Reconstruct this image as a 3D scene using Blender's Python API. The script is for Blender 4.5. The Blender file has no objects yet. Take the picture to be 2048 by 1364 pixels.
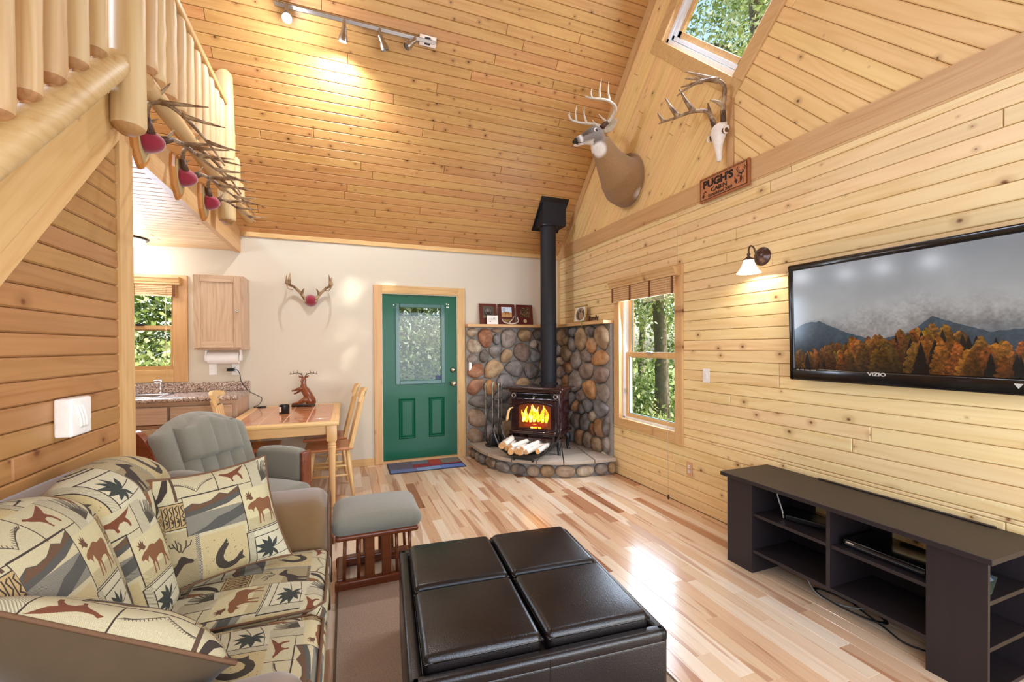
import bpy, bmesh, math, random
import numpy as np
from mathutils import Vector, Matrix, Quaternion
random.seed(7)
rng = np.random.default_rng(7)
SC = bpy.context.scene
COL = SC.collection
PI = math.pi
V = Vector

# ------------------------------------------------------------------ camera
CAMZ = 1.41
yaw, pit, rol = [math.radians(a) for a in (21.105, -0.472, -0.309)]
fw = V((math.sin(yaw)*math.cos(pit), math.cos(yaw)*math.cos(pit), math.sin(pit)))
rt0 = V((math.cos(yaw), -math.sin(yaw), 0)); up0 = rt0.cross(fw)
rt = rt0*math.cos(rol)+up0*math.sin(rol); up = -rt0*math.sin(rol)+up0*math.cos(rol)
cam = bpy.data.cameras.new('camera'); camo = bpy.data.objects.new('camera', cam); COL.objects.link(camo)
cam.sensor_width = 36.0; cam.lens = 861.23*36/2048; cam.shift_y = 18.23/2048; cam.clip_start = .05
camo.matrix_world = Matrix(((rt.x, up.x, -fw.x, 0), (rt.y, up.y, -fw.y, 0), (rt.z, up.z, -fw.z, CAMZ), (0, 0, 0, 1)))
SC.camera = camo

# ------------------------------------------------------------------ world, light, exposure
SC.view_settings.view_transform = 'Standard'; SC.view_settings.look = 'None'
SC.view_settings.gamma = 1.0; SC.view_settings.use_curve_mapping = False
SC.view_settings.exposure = 0.42
SC.cycles.max_bounces = 8; SC.cycles.diffuse_bounces = 5; SC.cycles.glossy_bounces = 4
SC.cycles.transparent_max_bounces = 8; SC.cycles.caustics_reflective = False; SC.cycles.caustics_refractive = False
SC.cycles.sample_clamp_indirect = 4.0

W = bpy.data.worlds.new('world'); SC.world = W; W.use_nodes = True
wn = W.node_tree.nodes; wl = W.node_tree.links
sky = wn.new('ShaderNodeTexSky'); sky.sky_type = 'NISHITA'; sky.sun_disc = False
sky.sun_elevation = math.radians(33); sky.sun_rotation = math.radians(135); sky.dust_density = 2.5; sky.air_density = 1.0
bgn = wn['Background']; bgn.inputs['Strength'].default_value = 0.45
wl.new(sky.outputs[0], bgn.inputs['Color'])

def lamp(kind, name, loc, energy, color=(1, 1, 1), target=None, **kw):
    l = bpy.data.lights.new(name, kind); o = bpy.data.objects.new(name, l); COL.objects.link(o)
    o.location = loc; l.energy = energy; l.color = color
    for k, v in kw.items(): setattr(l, k, v)
    if target is not None:
        o.rotation_euler = (V(target)-V(loc)).to_track_quat('-Z', 'Y').to_euler()
    return o
# sun over the clearing, from the side the camera looks away from
lamp('SUN', 'sun', (8, -8, 8), 8.0, (1.0, .95, .86), target=(8-12.4, -8+12.5, 8-11.2), angle=math.radians(.6))
# soft fill lamps added behind the camera, at presumed front openings
lamp('AREA', 'fill_front_wide', (1.35, -.40, 1.25), 63, (.66, .79, 1.0), target=(1.35, 3, 1.35), shape='RECTANGLE', size=2.3, size_y=2.1)
lamp('AREA', 'fill_front_narrow', (-.45, -.40, 1.55), 21, (.66, .79, 1.0), target=(-.45, 3, 1.5), shape='RECTANGLE', size=.95, size_y=1.2)
# daylight at the side window and the diamond window of the gable
lamp('AREA', 'daylight_side_window', (2.86, 3.52, 1.33), 34, (.66, .79, 1.0), target=(0, 3.5, .9), shape='RECTANGLE', size=.78, size_y=1.3)
lamp('AREA', 'daylight_diamond_window', (2.95, 2.478, 4.25), 50, (.66, .79, 1.0), target=(0, 2.4, 1.6), shape='RECTANGLE', size=.8, size_y=.8)
lamp('AREA', 'fill_loft_gable', (-3.12, 2.478, 4.25), 92, (.66, .79, 1.0), target=(2.8, 2.3, 3.4), shape='SQUARE', size=1.1)  # fill lamp added on the loft side to brighten the gable
lamp('AREA', 'daylight_kitchen_window', (-1.95, 5.36, 1.6), 20, (.66, .79, 1.0), target=(-1.9, 2, 1.4), shape='RECTANGLE', size=.6, size_y=.75)

# ------------------------------------------------------------------ helpers
def lin(c):
    if isinstance(c, str):
        c = c.lstrip('#'); c = [int(c[i:i+2], 16)/255 for i in (0, 2, 4)]
    return tuple(x/12.92 if x <= .04045 else ((x+.055)/1.055)**2.4 for x in c[:3])
def lin4(c): return (*lin(c), 1)

class MB:
    """collects shapes and links them as one mesh object"""
    def __init__(s): s.v = []; s.f = []; s.m = []; s.uv = {}; s.cur = 0
    def add(s, vs, fs, M=None, uvs=None):
        o = len(s.v)
        s.v += [tuple(M @ V(p)) for p in vs] if M is not None else [tuple(p) for p in vs]
        for i, f in enumerate(fs):
            if uvs is not None: s.uv[len(s.f)] = [uvs[j] for j in f]
            s.f.append(tuple(o+j for j in f)); s.m.append(s.cur)
        return s
    def box(s, x0, x1, y0, y1, z0, z1, M=None):
        vs = [(x, y, z) for z in (z0, z1) for y in (y0, y1) for x in (x0, x1)]
        return s.add(vs, [(0, 2, 3, 1), (4, 5, 7, 6), (0, 1, 5, 4), (2, 6, 7, 3), (0, 4, 6, 2), (1, 3, 7, 5)], M)
    def rbox(s, x0, x1, y0, y1, z0, z1, r=.01, k=1, M=None, fn=None, n=(0, 0, 0)):
        """rounded box; k steps per corner, n extra cuts per axis, fn deforms in box space (-1..1 coords given too)"""
        lo, hi = (x0, y0, z0), (x1, y1, z1)
        r = min([r]+[(hi[i]-lo[i])/2*.999 for i in range(3)])
        ax = []
        for i in range(3):
            a, b = lo[i], hi[i]
            c = [a+r*(1-math.tan(PI/4*(1-j/k))) for j in range(k+1)]
            d = [b-r*(1-math.tan(PI/4*(1-j/k))) for j in range(k, -1, -1)]
            m = [a+r+(b-a-2*r)*(j+1)/(n[i]+1) for j in range(n[i])]
            ax.append(c+m+d)
        key = {}; vs = []; fs = []
        def vid(i, j, l):
            q = (i, j, l)
            if q not in key:
                p = [ax[0][i], ax[1][j], ax[2][l]]
                inn = [min(max(p[t], lo[t]+r), hi[t]-r) for t in range(3)]
                d = V([p[t]-inn[t] for t in range(3)])
                if d.length > 1e-9: d = d.normalized()*r
                o = V(inn)+d
                if fn: o = fn(o, [2*(o[t]-lo[t])/(hi[t]-lo[t])-1 for t in range(3)])
                key[q] = len(vs); vs.append(o)
            return key[q]
        N = [len(a)-1 for a in ax]
        for i in range(N[0]):
            for j in range(N[1]):
                fs.append((vid(i, j, 0), vid(i, j+1, 0), vid(i+1, j+1, 0), vid(i+1, j, 0)))
                fs.append((vid(i, j, N[2]), vid(i+1, j, N[2]), vid(i+1, j+1, N[2]), vid(i, j+1, N[2])))
        for i in range(N[0]):
            for l in range(N[2]):
                fs.append((vid(i, 0, l), vid(i+1, 0, l), vid(i+1, 0, l+1), vid(i, 0, l+1)))
                fs.append((vid(i, N[1], l), vid(i, N[1], l+1), vid(i+1, N[1], l+1), vid(i+1, N[1], l)))
        for j in range(N[1]):
            for l in range(N[2]):
                fs.append((vid(0, j, l), vid(0, j, l+1), vid(0, j+1, l+1), vid(0, j+1, l)))
                fs.append((vid(N[0], j, l), vid(N[0], j+1, l), vid(N[0], j+1, l+1), vid(N[0], j, l+1)))
        return s.add(vs, fs, M)
    def loft(s, rings, cap=True, M=None):
        """rings: equal-length lists of points"""
        n = len(rings[0]); vs = [p for r in rings for p in r]; fs = []
        for i in range(len(rings)-1):
            for j in range(n):
                a = i*n+j; b = i*n+(j+1) % n
                fs.append((a, b, b+n, a+n))
        if cap:
            fs.append(tuple(reversed(range(n)))); o = (len(rings)-1)*n; fs.append(tuple(o+j for j in range(n)))
        return s.add(vs, fs, M)
    def tube(s, pts, rad, n=8, cap=True, M=None, flat=None):
        """round tube through pts; rad number or list"""
        pts = [V(p) for p in pts]
        if not hasattr(rad, '__len__'): rad = [rad]*len(pts)
        rings = []; ref = None
        for i, p in enumerate(pts):
            t = (pts[min(i+1, len(pts)-1)]-pts[max(i-1, 0)])
            t = t.normalized() if t.length > 1e-9 else V((0, 0, 1))
            if ref is None:
                ref = V((0, 0, 1)) if abs(t.z) < .9 else V((1, 0, 0))
            a = (ref-t*ref.dot(t)).normalized(); ref = a; b = t.cross(a)
            rings.append([p+(a*math.cos(2*PI*j/n)+b*math.sin(2*PI*j/n)*(flat or 1))*rad[i] for j in range(n)])
        return s.loft(rings, cap, M)
    def lathe(s, prof, n=16, M=None, cap=True):
        """prof (r, z) list turned about z"""
        rings = [[(max(r, 1e-5)*math.cos(2*PI*j/n), max(r, 1e-5)*math.sin(2*PI*j/n), z) for j in range(n)] for r, z in prof]
        return s.loft(rings, cap, M)
    def prism(s, poly, z0, z1, ch=0, M=None):
        """convex polygon (ccw) extruded z0..z1 with chamfered top"""
        n = len(poly)
        if ch <= 0:
            vs = [(x, y, z0) for x, y in poly]+[(x, y, z1) for x, y in poly]
            fs = [tuple(n+i for i in range(n)), tuple(reversed(range(n)))]+[(i, (i+1) % n, n+(i+1) % n, n+i) for i in range(n)]
            return s.add(vs, fs, M)
        ins = inset(poly, ch)
        vs = [(x, y, z0) for x, y in poly]+[(x, y, z1-ch) for x, y in poly]+[(x, y, z1) for x, y in ins]
        fs = [tuple(2*n+i for i in range(n))]
        for i in range(n):
            j = (i+1) % n
            fs += [(i, j, n+j, n+i), (n+i, n+j, 2*n+j, 2*n+i)]
        return s.add(vs, fs, M)
    def build(s, name, mat, parent=None, smooth=False, angle=None, loc=None, rot=None, Mx=None, uvs=False):
        me = bpy.data.meshes.new(name); me.from_pydata(s.v, [], s.f)
        for m in (mat if isinstance(mat, (list, tuple)) else [mat]): me.materials.append(m)
        if any(s.m): me.polygons.foreach_set('material_index', s.m)
        if s.uv:
            ul = me.uv_layers.new(name='UVMap')
            for i, p in enumerate(me.polygons):
                if i in s.uv:
                    for k, li in enumerate(p.loop_indices): ul.data[li].uv = s.uv[i][k]
        if smooth or angle is not None:
            me.polygons.foreach_set('use_smooth', [True]*len(me.polygons))
            if angle is not None: me.set_sharp_from_angle(angle=math.radians(angle))
        me.update()
        o = bpy.data.objects.new(name, me); COL.objects.link(o)
        if parent is not None: o.parent = parent
        if Mx is not None: o.matrix_local = Mx
        if loc is not None: o.location = loc
        if rot is not None: o.rotation_euler = rot
        return o

def inset(poly, d):
    n = len(poly); out = []
    for i in range(n):
        a, b, c = V(poly[i-1]), V(poly[i]), V(poly[(i+1) % n])
        e1 = (b-a).normalized(); e2 = (c-b).normalized()
        n1 = V((-e1.y, e1.x)); n2 = V((-e2.y, e2.x))
        k = n1+n2; q = max(k.dot(n1), .3)
        out.append(tuple(b+k*(d/q)))
    return out
def clip(poly, a, b, c):
    """keep a*x+b*y<=c"""
    out = []; n = len(poly)
    for i in range(n):
        p, q = poly[i], poly[(i+1) % n]
        dp = a*p[0]+b*p[1]-c; dq = a*q[0]+b*q[1]-c
        if dp <= 0: out.append(p)
        if dp*dq < 0:
            t = dp/(dp-dq); out.append((p[0]+(q[0]-p[0])*t, p[1]+(q[1]-p[1])*t))
    res = []
    for p in out:
        if not res or (abs(p[0]-res[-1][0])+abs(p[1]-res[-1][1])) > 1e-4: res.append(p)
    if len(res) > 1 and abs(res[0][0]-res[-1][0])+abs(res[0][1]-res[-1][1]) < 1e-4: res.pop()
    return res
def area(poly):
    return .5*sum(poly[i-1][0]*poly[i][1]-poly[i][0]*poly[i-1][1] for i in range(len(poly)))
def basis(o, x, y, z):
    return Matrix(((x[0], y[0], z[0], o[0]), (x[1], y[1], z[1], o[1]), (x[2], y[2], z[2], o[2]), (0, 0, 0, 1)))
def T(x, y, z): return Matrix.Translation((x, y, z))
def RX(a): return Matrix.Rotation(math.radians(a), 4, 'X')
def RY(a): return Matrix.Rotation(math.radians(a), 4, 'Y')
def RZ(a): return Matrix.Rotation(math.radians(a), 4, 'Z')
def aim(p, q, roll=(0, 0, 1)):
    """matrix at p whose z axis points to q"""
    z = (V(q)-V(p)).normalized(); r = V(roll)
    if abs(r.dot(z)) > .95: r = V((1, 0, 0))
    x = r.cross(z).normalized(); y = z.cross(x)
    return basis(p, x, y, z)

def tag(o, label=None, cat=None, group=None, kind=None):
    if label: o['label'] = label
    if cat: o['category'] = cat
    if group: o['group'] = group
    if kind: o['kind'] = kind
    return o
def thing(name, label, cat, loc=(0, 0, 0), rz=0, group=None, kind=None):
    o = bpy.data.objects.new(name, None); COL.objects.link(o); o.empty_display_size = .1
    o.location = loc; o.rotation_euler = (0, 0, math.radians(rz))
    return tag(o, label, cat, group, kind)
def dup(root, loc=None, rz=None, label=None):
    def cp(o, par):
        c = o.copy(); COL.objects.link(c)
        if par is not None: c.parent = par
        for ch in list(o.children): cp(ch, c)
        return c
    r = cp(root, None)
    if loc is not None: r.location = loc
    if rz is not None: r.rotation_euler = (0, 0, math.radians(rz))
    if label: r['label'] = label
    return r
def catmull(pts, k=6):
    pts = [V(p) for p in pts]; P = [pts[0]*2-pts[1]]+pts+[pts[-1]*2-pts[-2]]; out = []
    for i in range(1, len(P)-2):
        a, b, c, d = P[i-1:i+3]
        for j in range(k):
            t = j/k
            out.append(.5*((2*b)+(c-a)*t+(2*a-5*b+4*c-d)*t*t+(3*b-a-3*c+d)*t**3))
    out.append(pts[-1]); return out
def lerpl(l, n):
    """resample list of numbers to n values"""
    return [float(x) for x in np.interp(np.linspace(0, len(l)-1, n), range(len(l)), l)]

def pieces(name, mat, parent, boxes, r=None, k=1, smooth=False, Mx=None):
    """each box an object of its own"""
    for b in boxes:
        m = MB(); m.box(*b, M=Mx) if r is None else m.rbox(*b, r, k, Mx)
        m.build(name, mat, parent, smooth=smooth, angle=40 if smooth else None)

# ------------------------------------------------------------------ materials
class NT:
    def __init__(s, name):
        s.mat = bpy.data.materials.new(name); s.mat.use_nodes = True
        s.n = s.mat.node_tree.nodes; s.l = s.mat.node_tree.links
        s.b = s.n['Principled BSDF']
    def N(s, t, **kw):
        n = s.n.new('ShaderNode'+t)
        for k, v in kw.items(): setattr(n, k, v)
        return n
    def link(s, a, b):
        s.l.new(a, b)
    def val(s, inp, x):
        if hasattr(x, 'is_linked') or isinstance(x, bpy.types.NodeSocket): s.l.new(x, inp)
        else: inp.default_value = x
    def math(s, op, a, b=0.0, c=None, clamp=False):
        n = s.N('Math', operation=op, use_clamp=clamp); s.val(n.inputs[0], a); s.val(n.inputs[1], b)
        if c is not None: s.val(n.inputs[2], c)
        return n.outputs[0]
    def vmath(s, op, a, b=(0, 0, 0)):
        n = s.N('VectorMath', operation=op); s.val(n.inputs[0], a); s.val(n.inputs[1], b); return n.outputs[0]
    def mix(s, f, a, b, blend='MIX'):
        n = s.N('Mix', data_type='RGBA', blend_type=blend)
        s.val(n.inputs['Factor'], f); s.val(n.inputs[6], a if not isinstance(a, tuple) else a); s.val(n.inputs[7], b); return n.outputs[2]
    def noise(s, vec, scale=5, detail=2, rough=.5, dist=0):
        n = s.N('TexNoise'); s.val(n.inputs['Vector'], vec)
        n.inputs['Scale'].default_value = scale; n.inputs['Detail'].default_value = detail
        n.inputs['Roughness'].default_value = rough; n.inputs['Distortion'].default_value = dist
        return n.outputs[0]
    def ramp(s, f, stops, interp='LINEAR'):
        n = s.N('ValToRGB'); s.val(n.inputs[0], f); e = n.color_ramp; e.interpolation = interp
        while len(e.elements) > 1: e.elements.remove(e.elements[-1])
        for i, (p, c) in enumerate(stops):
            el = e.elements[0] if i == 0 else e.elements.new(p)
            el.position = p; el.color = c if len(c) == 4 else (*c, 1)
        return n.outputs[0]
    def smooth(s, x, a, b, lo=0.0, hi=1.0):
        n = s.N('MapRange', interpolation_type='SMOOTHSTEP'); s.val(n.inputs[0], x)
        for i, q in ((1, a), (2, b), (3, lo), (4, hi)): s.val(n.inputs[i], q)
        return n.outputs[0]
    def obj(s): return s.N('TexCoord').outputs['Object']
    def rand(s): return s.N('ObjectInfo').outputs['Random']
    def bump(s, h, strength=.2, dist=.01):
        n = s.N('Bump'); n.inputs['Strength'].default_value = strength; n.inputs['Distance'].default_value = dist
        s.l.new(h, n.inputs['Height']); s.l.new(n.outputs[0], s.b.inputs['Normal'])
    def set(s, color=None, rough=None, metal=None, spec=None, coat=None, coatr=None, trans=None, ior=None, emit=None, emits=None, sheen=None, alpha=None):
        for k, v in (('Base Color', color), ('Roughness', rough), ('Metallic', metal), ('Specular IOR Level', spec), ('Coat Weight', coat),
                     ('Coat Roughness', coatr), ('Transmission Weight', trans), ('IOR', ior), ('Emission Color', emit), ('Emission Strength', emits),
                     ('Sheen Weight', sheen), ('Alpha', alpha)):
            if v is not None: s.val(s.b.inputs[k], v)
        return s.mat

def plain(name, c, rough=.5, metal=0, spec=.5, coat=0, var=.06, scale=30, bump=0, emit=None, emits=0, sheen=None):
    t = NT(name); o = t.obj(); nz = t.noise(o, scale, 3)
    base = lin4(c)
    d = tuple(x*(1-var*1.6) for x in base[:3])+(1,); l = tuple(min(1, x*(1+var*1.6)) for x in base[:3])+(1,)
    t.set(color=t.mix(nz, d, l), rough=rough, metal=metal, spec=spec, coat=coat, sheen=sheen)
    if bump: t.bump(nz, bump)
    if emit: t.set(emit=lin4(emit), emits=emits)
    return t.mat

def wood(name, c1, c2, knot=None, axis='X', rough=.42, vary=.1, coat=0.0, spec=.4, gs=1.0, knotscale=4.0, knotr=(.025, .085), dens=.45, ring=.35, bump=.06, extra=None):
    t = NT(name); o = t.obj(); r = t.rand()
    if axis != 'X':
        sp = t.N('SeparateXYZ'); t.link(o, sp.inputs[0]); cb = t.N('CombineXYZ')
        a = {'Y': (1, 0, 2), 'Z': (2, 0, 1)}[axis]
        for i in range(3): t.link(sp.outputs[a[i]], cb.inputs[i])
        o = cb.outputs[0]
    off = t.N('CombineXYZ')
    t.link(t.math('MULTIPLY', r, 61.3), off.inputs[0]); t.link(t.math('MULTIPLY', r, 17.9), off.inputs[1]); t.link(t.math('MULTIPLY', r, 7.7), off.inputs[2])
    o = t.vmath('ADD', o, off.outputs[0])
    g = t.noise(t.vmath('MULTIPLY', o, (1.6*gs, 34*gs, 34*gs)), 1.0, 4, .55, .4)
    big = t.noise(t.vmath('MULTIPLY', o, (.55*gs, 6.5*gs, 6.5*gs)), 1.0, 1.5, .5, .3)
    ringf = t.math('MULTIPLY_ADD', t.math('SINE', t.math('MULTIPLY', big, 62)), .5, .5)
    ringf = t.math('POWER', ringf, 2.5)
    f = t.math('MULTIPLY_ADD', ringf, ring, t.math('MULTIPLY', t.smooth(g, .35, .75), .55))
    f = t.math('MULTIPLY', f, t.smooth(big, .2, .8, .55, 1.15), clamp=True)
    col = t.mix(f, lin4(c1), lin4(c2))
    if knot:
        kv = t.N('TexVoronoi', voronoi_dimensions='2D', feature='F1'); kv.inputs['Scale'].default_value = 1
        wob = t.noise(t.vmath('MULTIPLY', o, (30, 30, 0)), 1, 1)
        kc = t.vmath('MULTIPLY', o, (knotscale*.8, knotscale, 0))
        t.link(kc, kv.inputs['Vector'])
        d = t.math('ADD', kv.outputs['Distance'], t.math('MULTIPLY', wob, .03))
        sc = t.N('SeparateColor'); t.link(kv.outputs['Color'], sc.inputs[0])
        on = t.smooth(sc.outputs[0], 1-dens, 1-dens+.02)
        sz = t.math('MULTIPLY_ADD', sc.outputs[1], .9, .35)
        core = t.smooth(d, t.math('MULTIPLY', sz, knotr[0]), t.math('MULTIPLY', sz, knotr[1]), 1.0, 0.0)
        halo = t.smooth(d, t.math('MULTIPLY', sz, knotr[1]*.9), t.math('MULTIPLY', sz, knotr[1]*2.6), .45, 0.0)
        kc2 = t.mix(.5, lin4(knot), lin4(c2))
        col = t.mix(t.math('MULTIPLY', halo, on), col, kc2)
        col = t.mix(t.math('MULTIPLY', core, on), col, lin4(knot))
    br = t.math('MULTIPLY_ADD', r, 2*vary, 1-vary)
    hs = t.N('HueSaturation'); t.link(col, hs.inputs['Color']); t.link(br, hs.inputs['Value'])
    r2 = t.math('FRACT', t.math('MULTIPLY', r, 7.13))
    t.link(t.math('MULTIPLY_ADD', r2, .014, .493), hs.inputs['Hue'])
    t.set(color=hs.outputs[0], rough=rough, spec=spec, coat=coat, coatr=.25)
    if bump: t.bump(g, bump, .004)
    return t.mat

M = {}
KN = '#6a3a17'
M['pine_wall'] = wood('pine_wall', '#ebd09a', '#dab476', '#74431c', dens=.62, vary=.05, knotscale=5, knotr=(.025, .08))
M['pine_gable'] = wood('pine_gable', '#edca8b', '#dbb370', '#5f3312', dens=.55, vary=.05, knotscale=5.5, knotr=(.025, .075))
M['pine_ceil'] = wood('pine_ceiling', '#c99a60', '#b57f47', '#55290e', dens=.72, vary=.06, rough=.36, knotscale=6.5, knotr=(.03, .085))
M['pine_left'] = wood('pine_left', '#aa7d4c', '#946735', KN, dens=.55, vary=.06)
M['pine_trim'] = wood('pine_trim', '#d2ab76', '#bf9159', KN, dens=.35, vary=.05)
M['pine_trim_y'] = wood('pine_trim_y', '#d2ab76', '#bf9159', KN, axis='Y', dens=.35, vary=.05)
M['pine_trim_z'] = wood('pine_trim_z', '#d2ab76', '#bf9159', KN, axis='Z', dens=.35, vary=.05)
M['log'] = wood('peeled_log', '#d3b586', '#bd9560', '#8a5424', axis='Z', dens=.3, vary=.06, rough=.5, knotscale=3)
M['log_y'] = wood('peeled_log_y', '#cfae7d', '#b98f57', '#8a5424', axis='Y', dens=.3, vary=.05, rough=.5, knotscale=3)
M['log_end'] = wood('log_end', '#b98a58', '#8e6237', None, axis='Z', rough=.6)
M['loft_under'] = wood('loft_underside', '#e6c79a', '#cfa46c', '#9a6a3c', dens=.3, vary=.05)
M['oak'] = wood('oak_cabinet', '#c8aa8d', '#b29274', None, axis='Z', gs=1.6, ring=.5, vary=.04)
M['oak_x'] = wood('oak_cabinet_x', '#c8aa8d', '#b29274', None, axis='X', gs=1.6, ring=.5, vary=.04)
M['maple'] = wood('maple_furniture', '#e3bd84', '#d2a468', None, axis='X', gs=.8, vary=.04, rough=.35)
M['maple_z'] = wood('maple_furniture_z', '#e3bd84', '#d2a468', None, axis='Z', gs=.8, vary=.04, rough=.35)
M['seat_wood'] = wood('seat_wood', '#b9774a', '#a25f36', None, axis='X', vary=.05, rough=.25, coat=.3)
M['cherry'] = wood('cherry_wood', '#7c3f22', '#5e2b14', None, axis='X', vary=.05, rough=.3, coat=.25)
M['mahogany'] = wood('mahogany_plaque', '#5a1f18', '#451410', None, vary=.05, rough=.3, coat=.3)
M['signwood'] = wood('sign_wood', '#bd8150', '#a06a3f', None, axis='Y', vary=.04)
M['signedge'] = wood('sign_edge', '#a9683d', '#8c5230', None, axis='Y', vary=.04)
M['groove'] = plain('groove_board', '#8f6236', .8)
# ------------------------------------------------------------------ more materials
def floor_mat():
    t = NT('hickory_floor'); o = t.obj()
    isl = t.N('NewGeometry').outputs['Random Per Island']
    r = t.math('FRACT', t.math('ADD', t.math('MULTIPLY', t.rand(), 3.7), isl))
    off = t.N('CombineXYZ'); t.link(t.math('MULTIPLY', r, 51), off.inputs[0]); t.link(t.math('MULTIPLY', r, 23), off.inputs[1])
    o = t.vmath('ADD', o, off.outputs[0])
    base = t.ramp(r, [(0, lin4('#e1cbae')), (.16, lin4('#d6b794')), (.31, lin4('#e5d2b8')), (.46, lin4('#d4b08c')), (.60, lin4('#dcc1a2')),
                      (.73, lin4('#cba581')), (.84, lin4('#d7ba99')), (.925, lin4('#b17f5c')), (.96, lin4('#9c6846')), (.985, lin4('#7c4c32'))], 'CONSTANT')
    big = t.noise(t.vmath('MULTIPLY', o, (.9, 11, 1)), 1, 2, .5, .6)
    st = t.smooth(big, .57, .63)
    dark = t.mix(1.0, base, lin4('#b5754a'), 'MULTIPLY')
    col = t.mix(t.math('MULTIPLY', st, .5), base, dark)
    g = t.noise(t.vmath('MULTIPLY', o, (2.5, 60, 1)), 1, 4, .6, .5)
    col = t.mix(t.smooth(g, .45, .8, 0, .35), col, t.mix(1.0, col, lin4('#c08a5c'), 'MULTIPLY'))
    blk = t.smooth(t.noise(t.vmath('MULTIPLY', o, (3.2, 26, 1)), 1, 3, .55, 1.5), .73, .78, 0, .7)
    col = t.mix(blk, col, lin4('#5a3823'))
    t.set(color=col, rough=t.math('MULTIPLY_ADD', g, .08, .2), spec=.45, coat=.35, coatr=.12)
    t.bump(g, .04, .002); return t.mat
M['floor'] = floor_mat()
def plaster():
    t = NT('cream_plaster'); o = t.obj(); a = t.noise(o, 60, 3); b = t.noise(o, 1.2, 2)
    t.set(color=t.mix(b, lin4('#d2c9b6'), lin4('#ccc2ae')), rough=.85, spec=.2); t.bump(a, .12, .004); return t.mat
M['plaster'] = plaster()
M['white'] = plain('white_plastic', '#ece9e4', .35)
M['vinyl'] = plain('white_vinyl', '#e4e6e8', .4)
M['green'] = plain('green_door_paint', '#05563c', .34, spec=.35, coat=.06, var=.05, scale=8, bump=.03)
M['weather'] = plain('weatherstrip', '#d8cdb0', .6)
M['brass'] = plain('satin_nickel', '#c9bfa8', .28, metal=1)
M['chrome'] = plain('chrome', '#d5d7da', .12, metal=1)
M['nickel'] = plain('brushed_nickel', '#b8b5b0', .28, metal=1, scale=90)
M['steel'] = plain('sink_steel', '#c4c8cc', .25, metal=1)
M['blackmetal'] = plain('black_metal', '#17171a', .45, spec=.4)
M['pipe'] = plain('stove_pipe_black', '#1e1d21', .62, spec=.35, scale=50)
M['enamel'] = plain('brown_enamel', '#2b1213', .16, coat=.7, scale=12)
M['iron'] = plain('cast_iron', '#141315', .4, coat=.2)
M['plastic_black'] = plain('black_plastic', '#0f0f11', .35)
M['gloss_black'] = plain('gloss_black', '#08080a', .16, coat=.2)
M['laminate'] = wood('black_brown_laminate', '#261e1f', '#1f1819', None, axis='Y', rough=.42, ring=.2, vary=.02, spec=.4)
M['laminate_z'] = wood('black_brown_laminate_z', '#261e1f', '#1f1819', None, axis='Z', rough=.42, ring=.2, vary=.02, spec=.4)
M['velvet'] = plain('red_velvet', '#8e0f2c', .8, sheen=.6, scale=120)
M['tan_braid'] = plain('tan_braid', '#b59a6a', .8, scale=200)
M['carpet'] = plain('brown_carpet', '#a28a74', .95, var=.3, scale=160, bump=.5)
def antler_mat():
    t = NT('antler'); o = t.obj(); n1 = t.noise(o, 14, 4, .6); n2 = t.noise(o, 60, 3, .6)
    t.set(color=t.mix(t.smooth(n1, .35, .68), lin4('#6d4c2c'), lin4('#b59a74')), rough=.5); t.bump(n2, .5, .004); return t.mat
M['antler'] = antler_mat()
M['antler_pale'] = plain('antler_pale', '#c9bba4', .45, var=.15, scale=25, bump=.2)
M['antler_dark'] = plain('antler_dark', '#4e3019', .6, var=.25, scale=40, bump=.5)
def glass_mat():
    t = NT('window_glass'); tr = t.N('BsdfTransparent'); gl = t.N('BsdfGlossy'); gl.inputs['Roughness'].default_value = .02
    lw = t.N('LayerWeight'); lw.inputs['Blend'].default_value = .5; mx = t.N('MixShader')
    t.link(t.math('MULTIPLY_ADD', t.math('POWER', lw.outputs['Facing'], 5), .6, .025), mx.inputs[0]); t.link(tr.outputs[0], mx.inputs[1]); t.link(gl.outputs[0], mx.inputs[2])
    tr.inputs['Color'].default_value = (.96, .98, .97, 1)
    t.link(mx.outputs[0], t.n['Material Output'].inputs[0]); return t.mat
M['glass'] = glass_mat()

# ------------------------------------------------------------------ the room
RXW = 2.79; BY = 5.40; LXW = -1.05; FY = -.44; KX = -3.2; EAVE = 2.65; SL = 1.07
SN = math.hypot(1, SL); ca, sa = 1/SN, SL/SN
RIDGE_Y = (BY+FY)/2; RIDGE_Z = EAVE+SL*(BY-RIDGE_Y)
def visible_rank(p):
    q = V(p)-V((0, 0, CAMZ)); d = q.dot(fw)
    if d < .3: return None
    x = 1024+861*q.dot(rt)/d; y = 700-861*q.dot(up)/d
    if x < -60 or x > 2108 or y < -60 or y > 1424: return None
    return d
def subtract(poly, hole):
    """convex poly minus convex ccw hole -> convex pieces"""
    out = []; rest = poly; n = len(hole)
    for i in range(n):
        (x0, y0), (x1, y1) = hole[i], hole[(i+1) % n]
        a, b = (y1-y0), -(x1-x0); c = a*x0+b*y0            # inside of ccw hole: a*x+b*y <= c
        o = clip(rest, -a, -b, -c)
        if len(o) > 2 and area(o) > 2e-5: out.append(o)
        rest = clip(rest, a, b, c)
        if len(rest) < 3: break
    return out
def clip_convex(poly, region):
    n = len(region)
    for i in range(n):
        (x0, y0), (x1, y1) = region[i], region[(i+1) % n]
        a, b = (y1-y0), -(x1-x0)
        poly = clip(poly, a, b, a*x0+b*y0)
        if len(poly) < 3: return None
    return poly if area(poly) > 3e-4 else None
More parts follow.
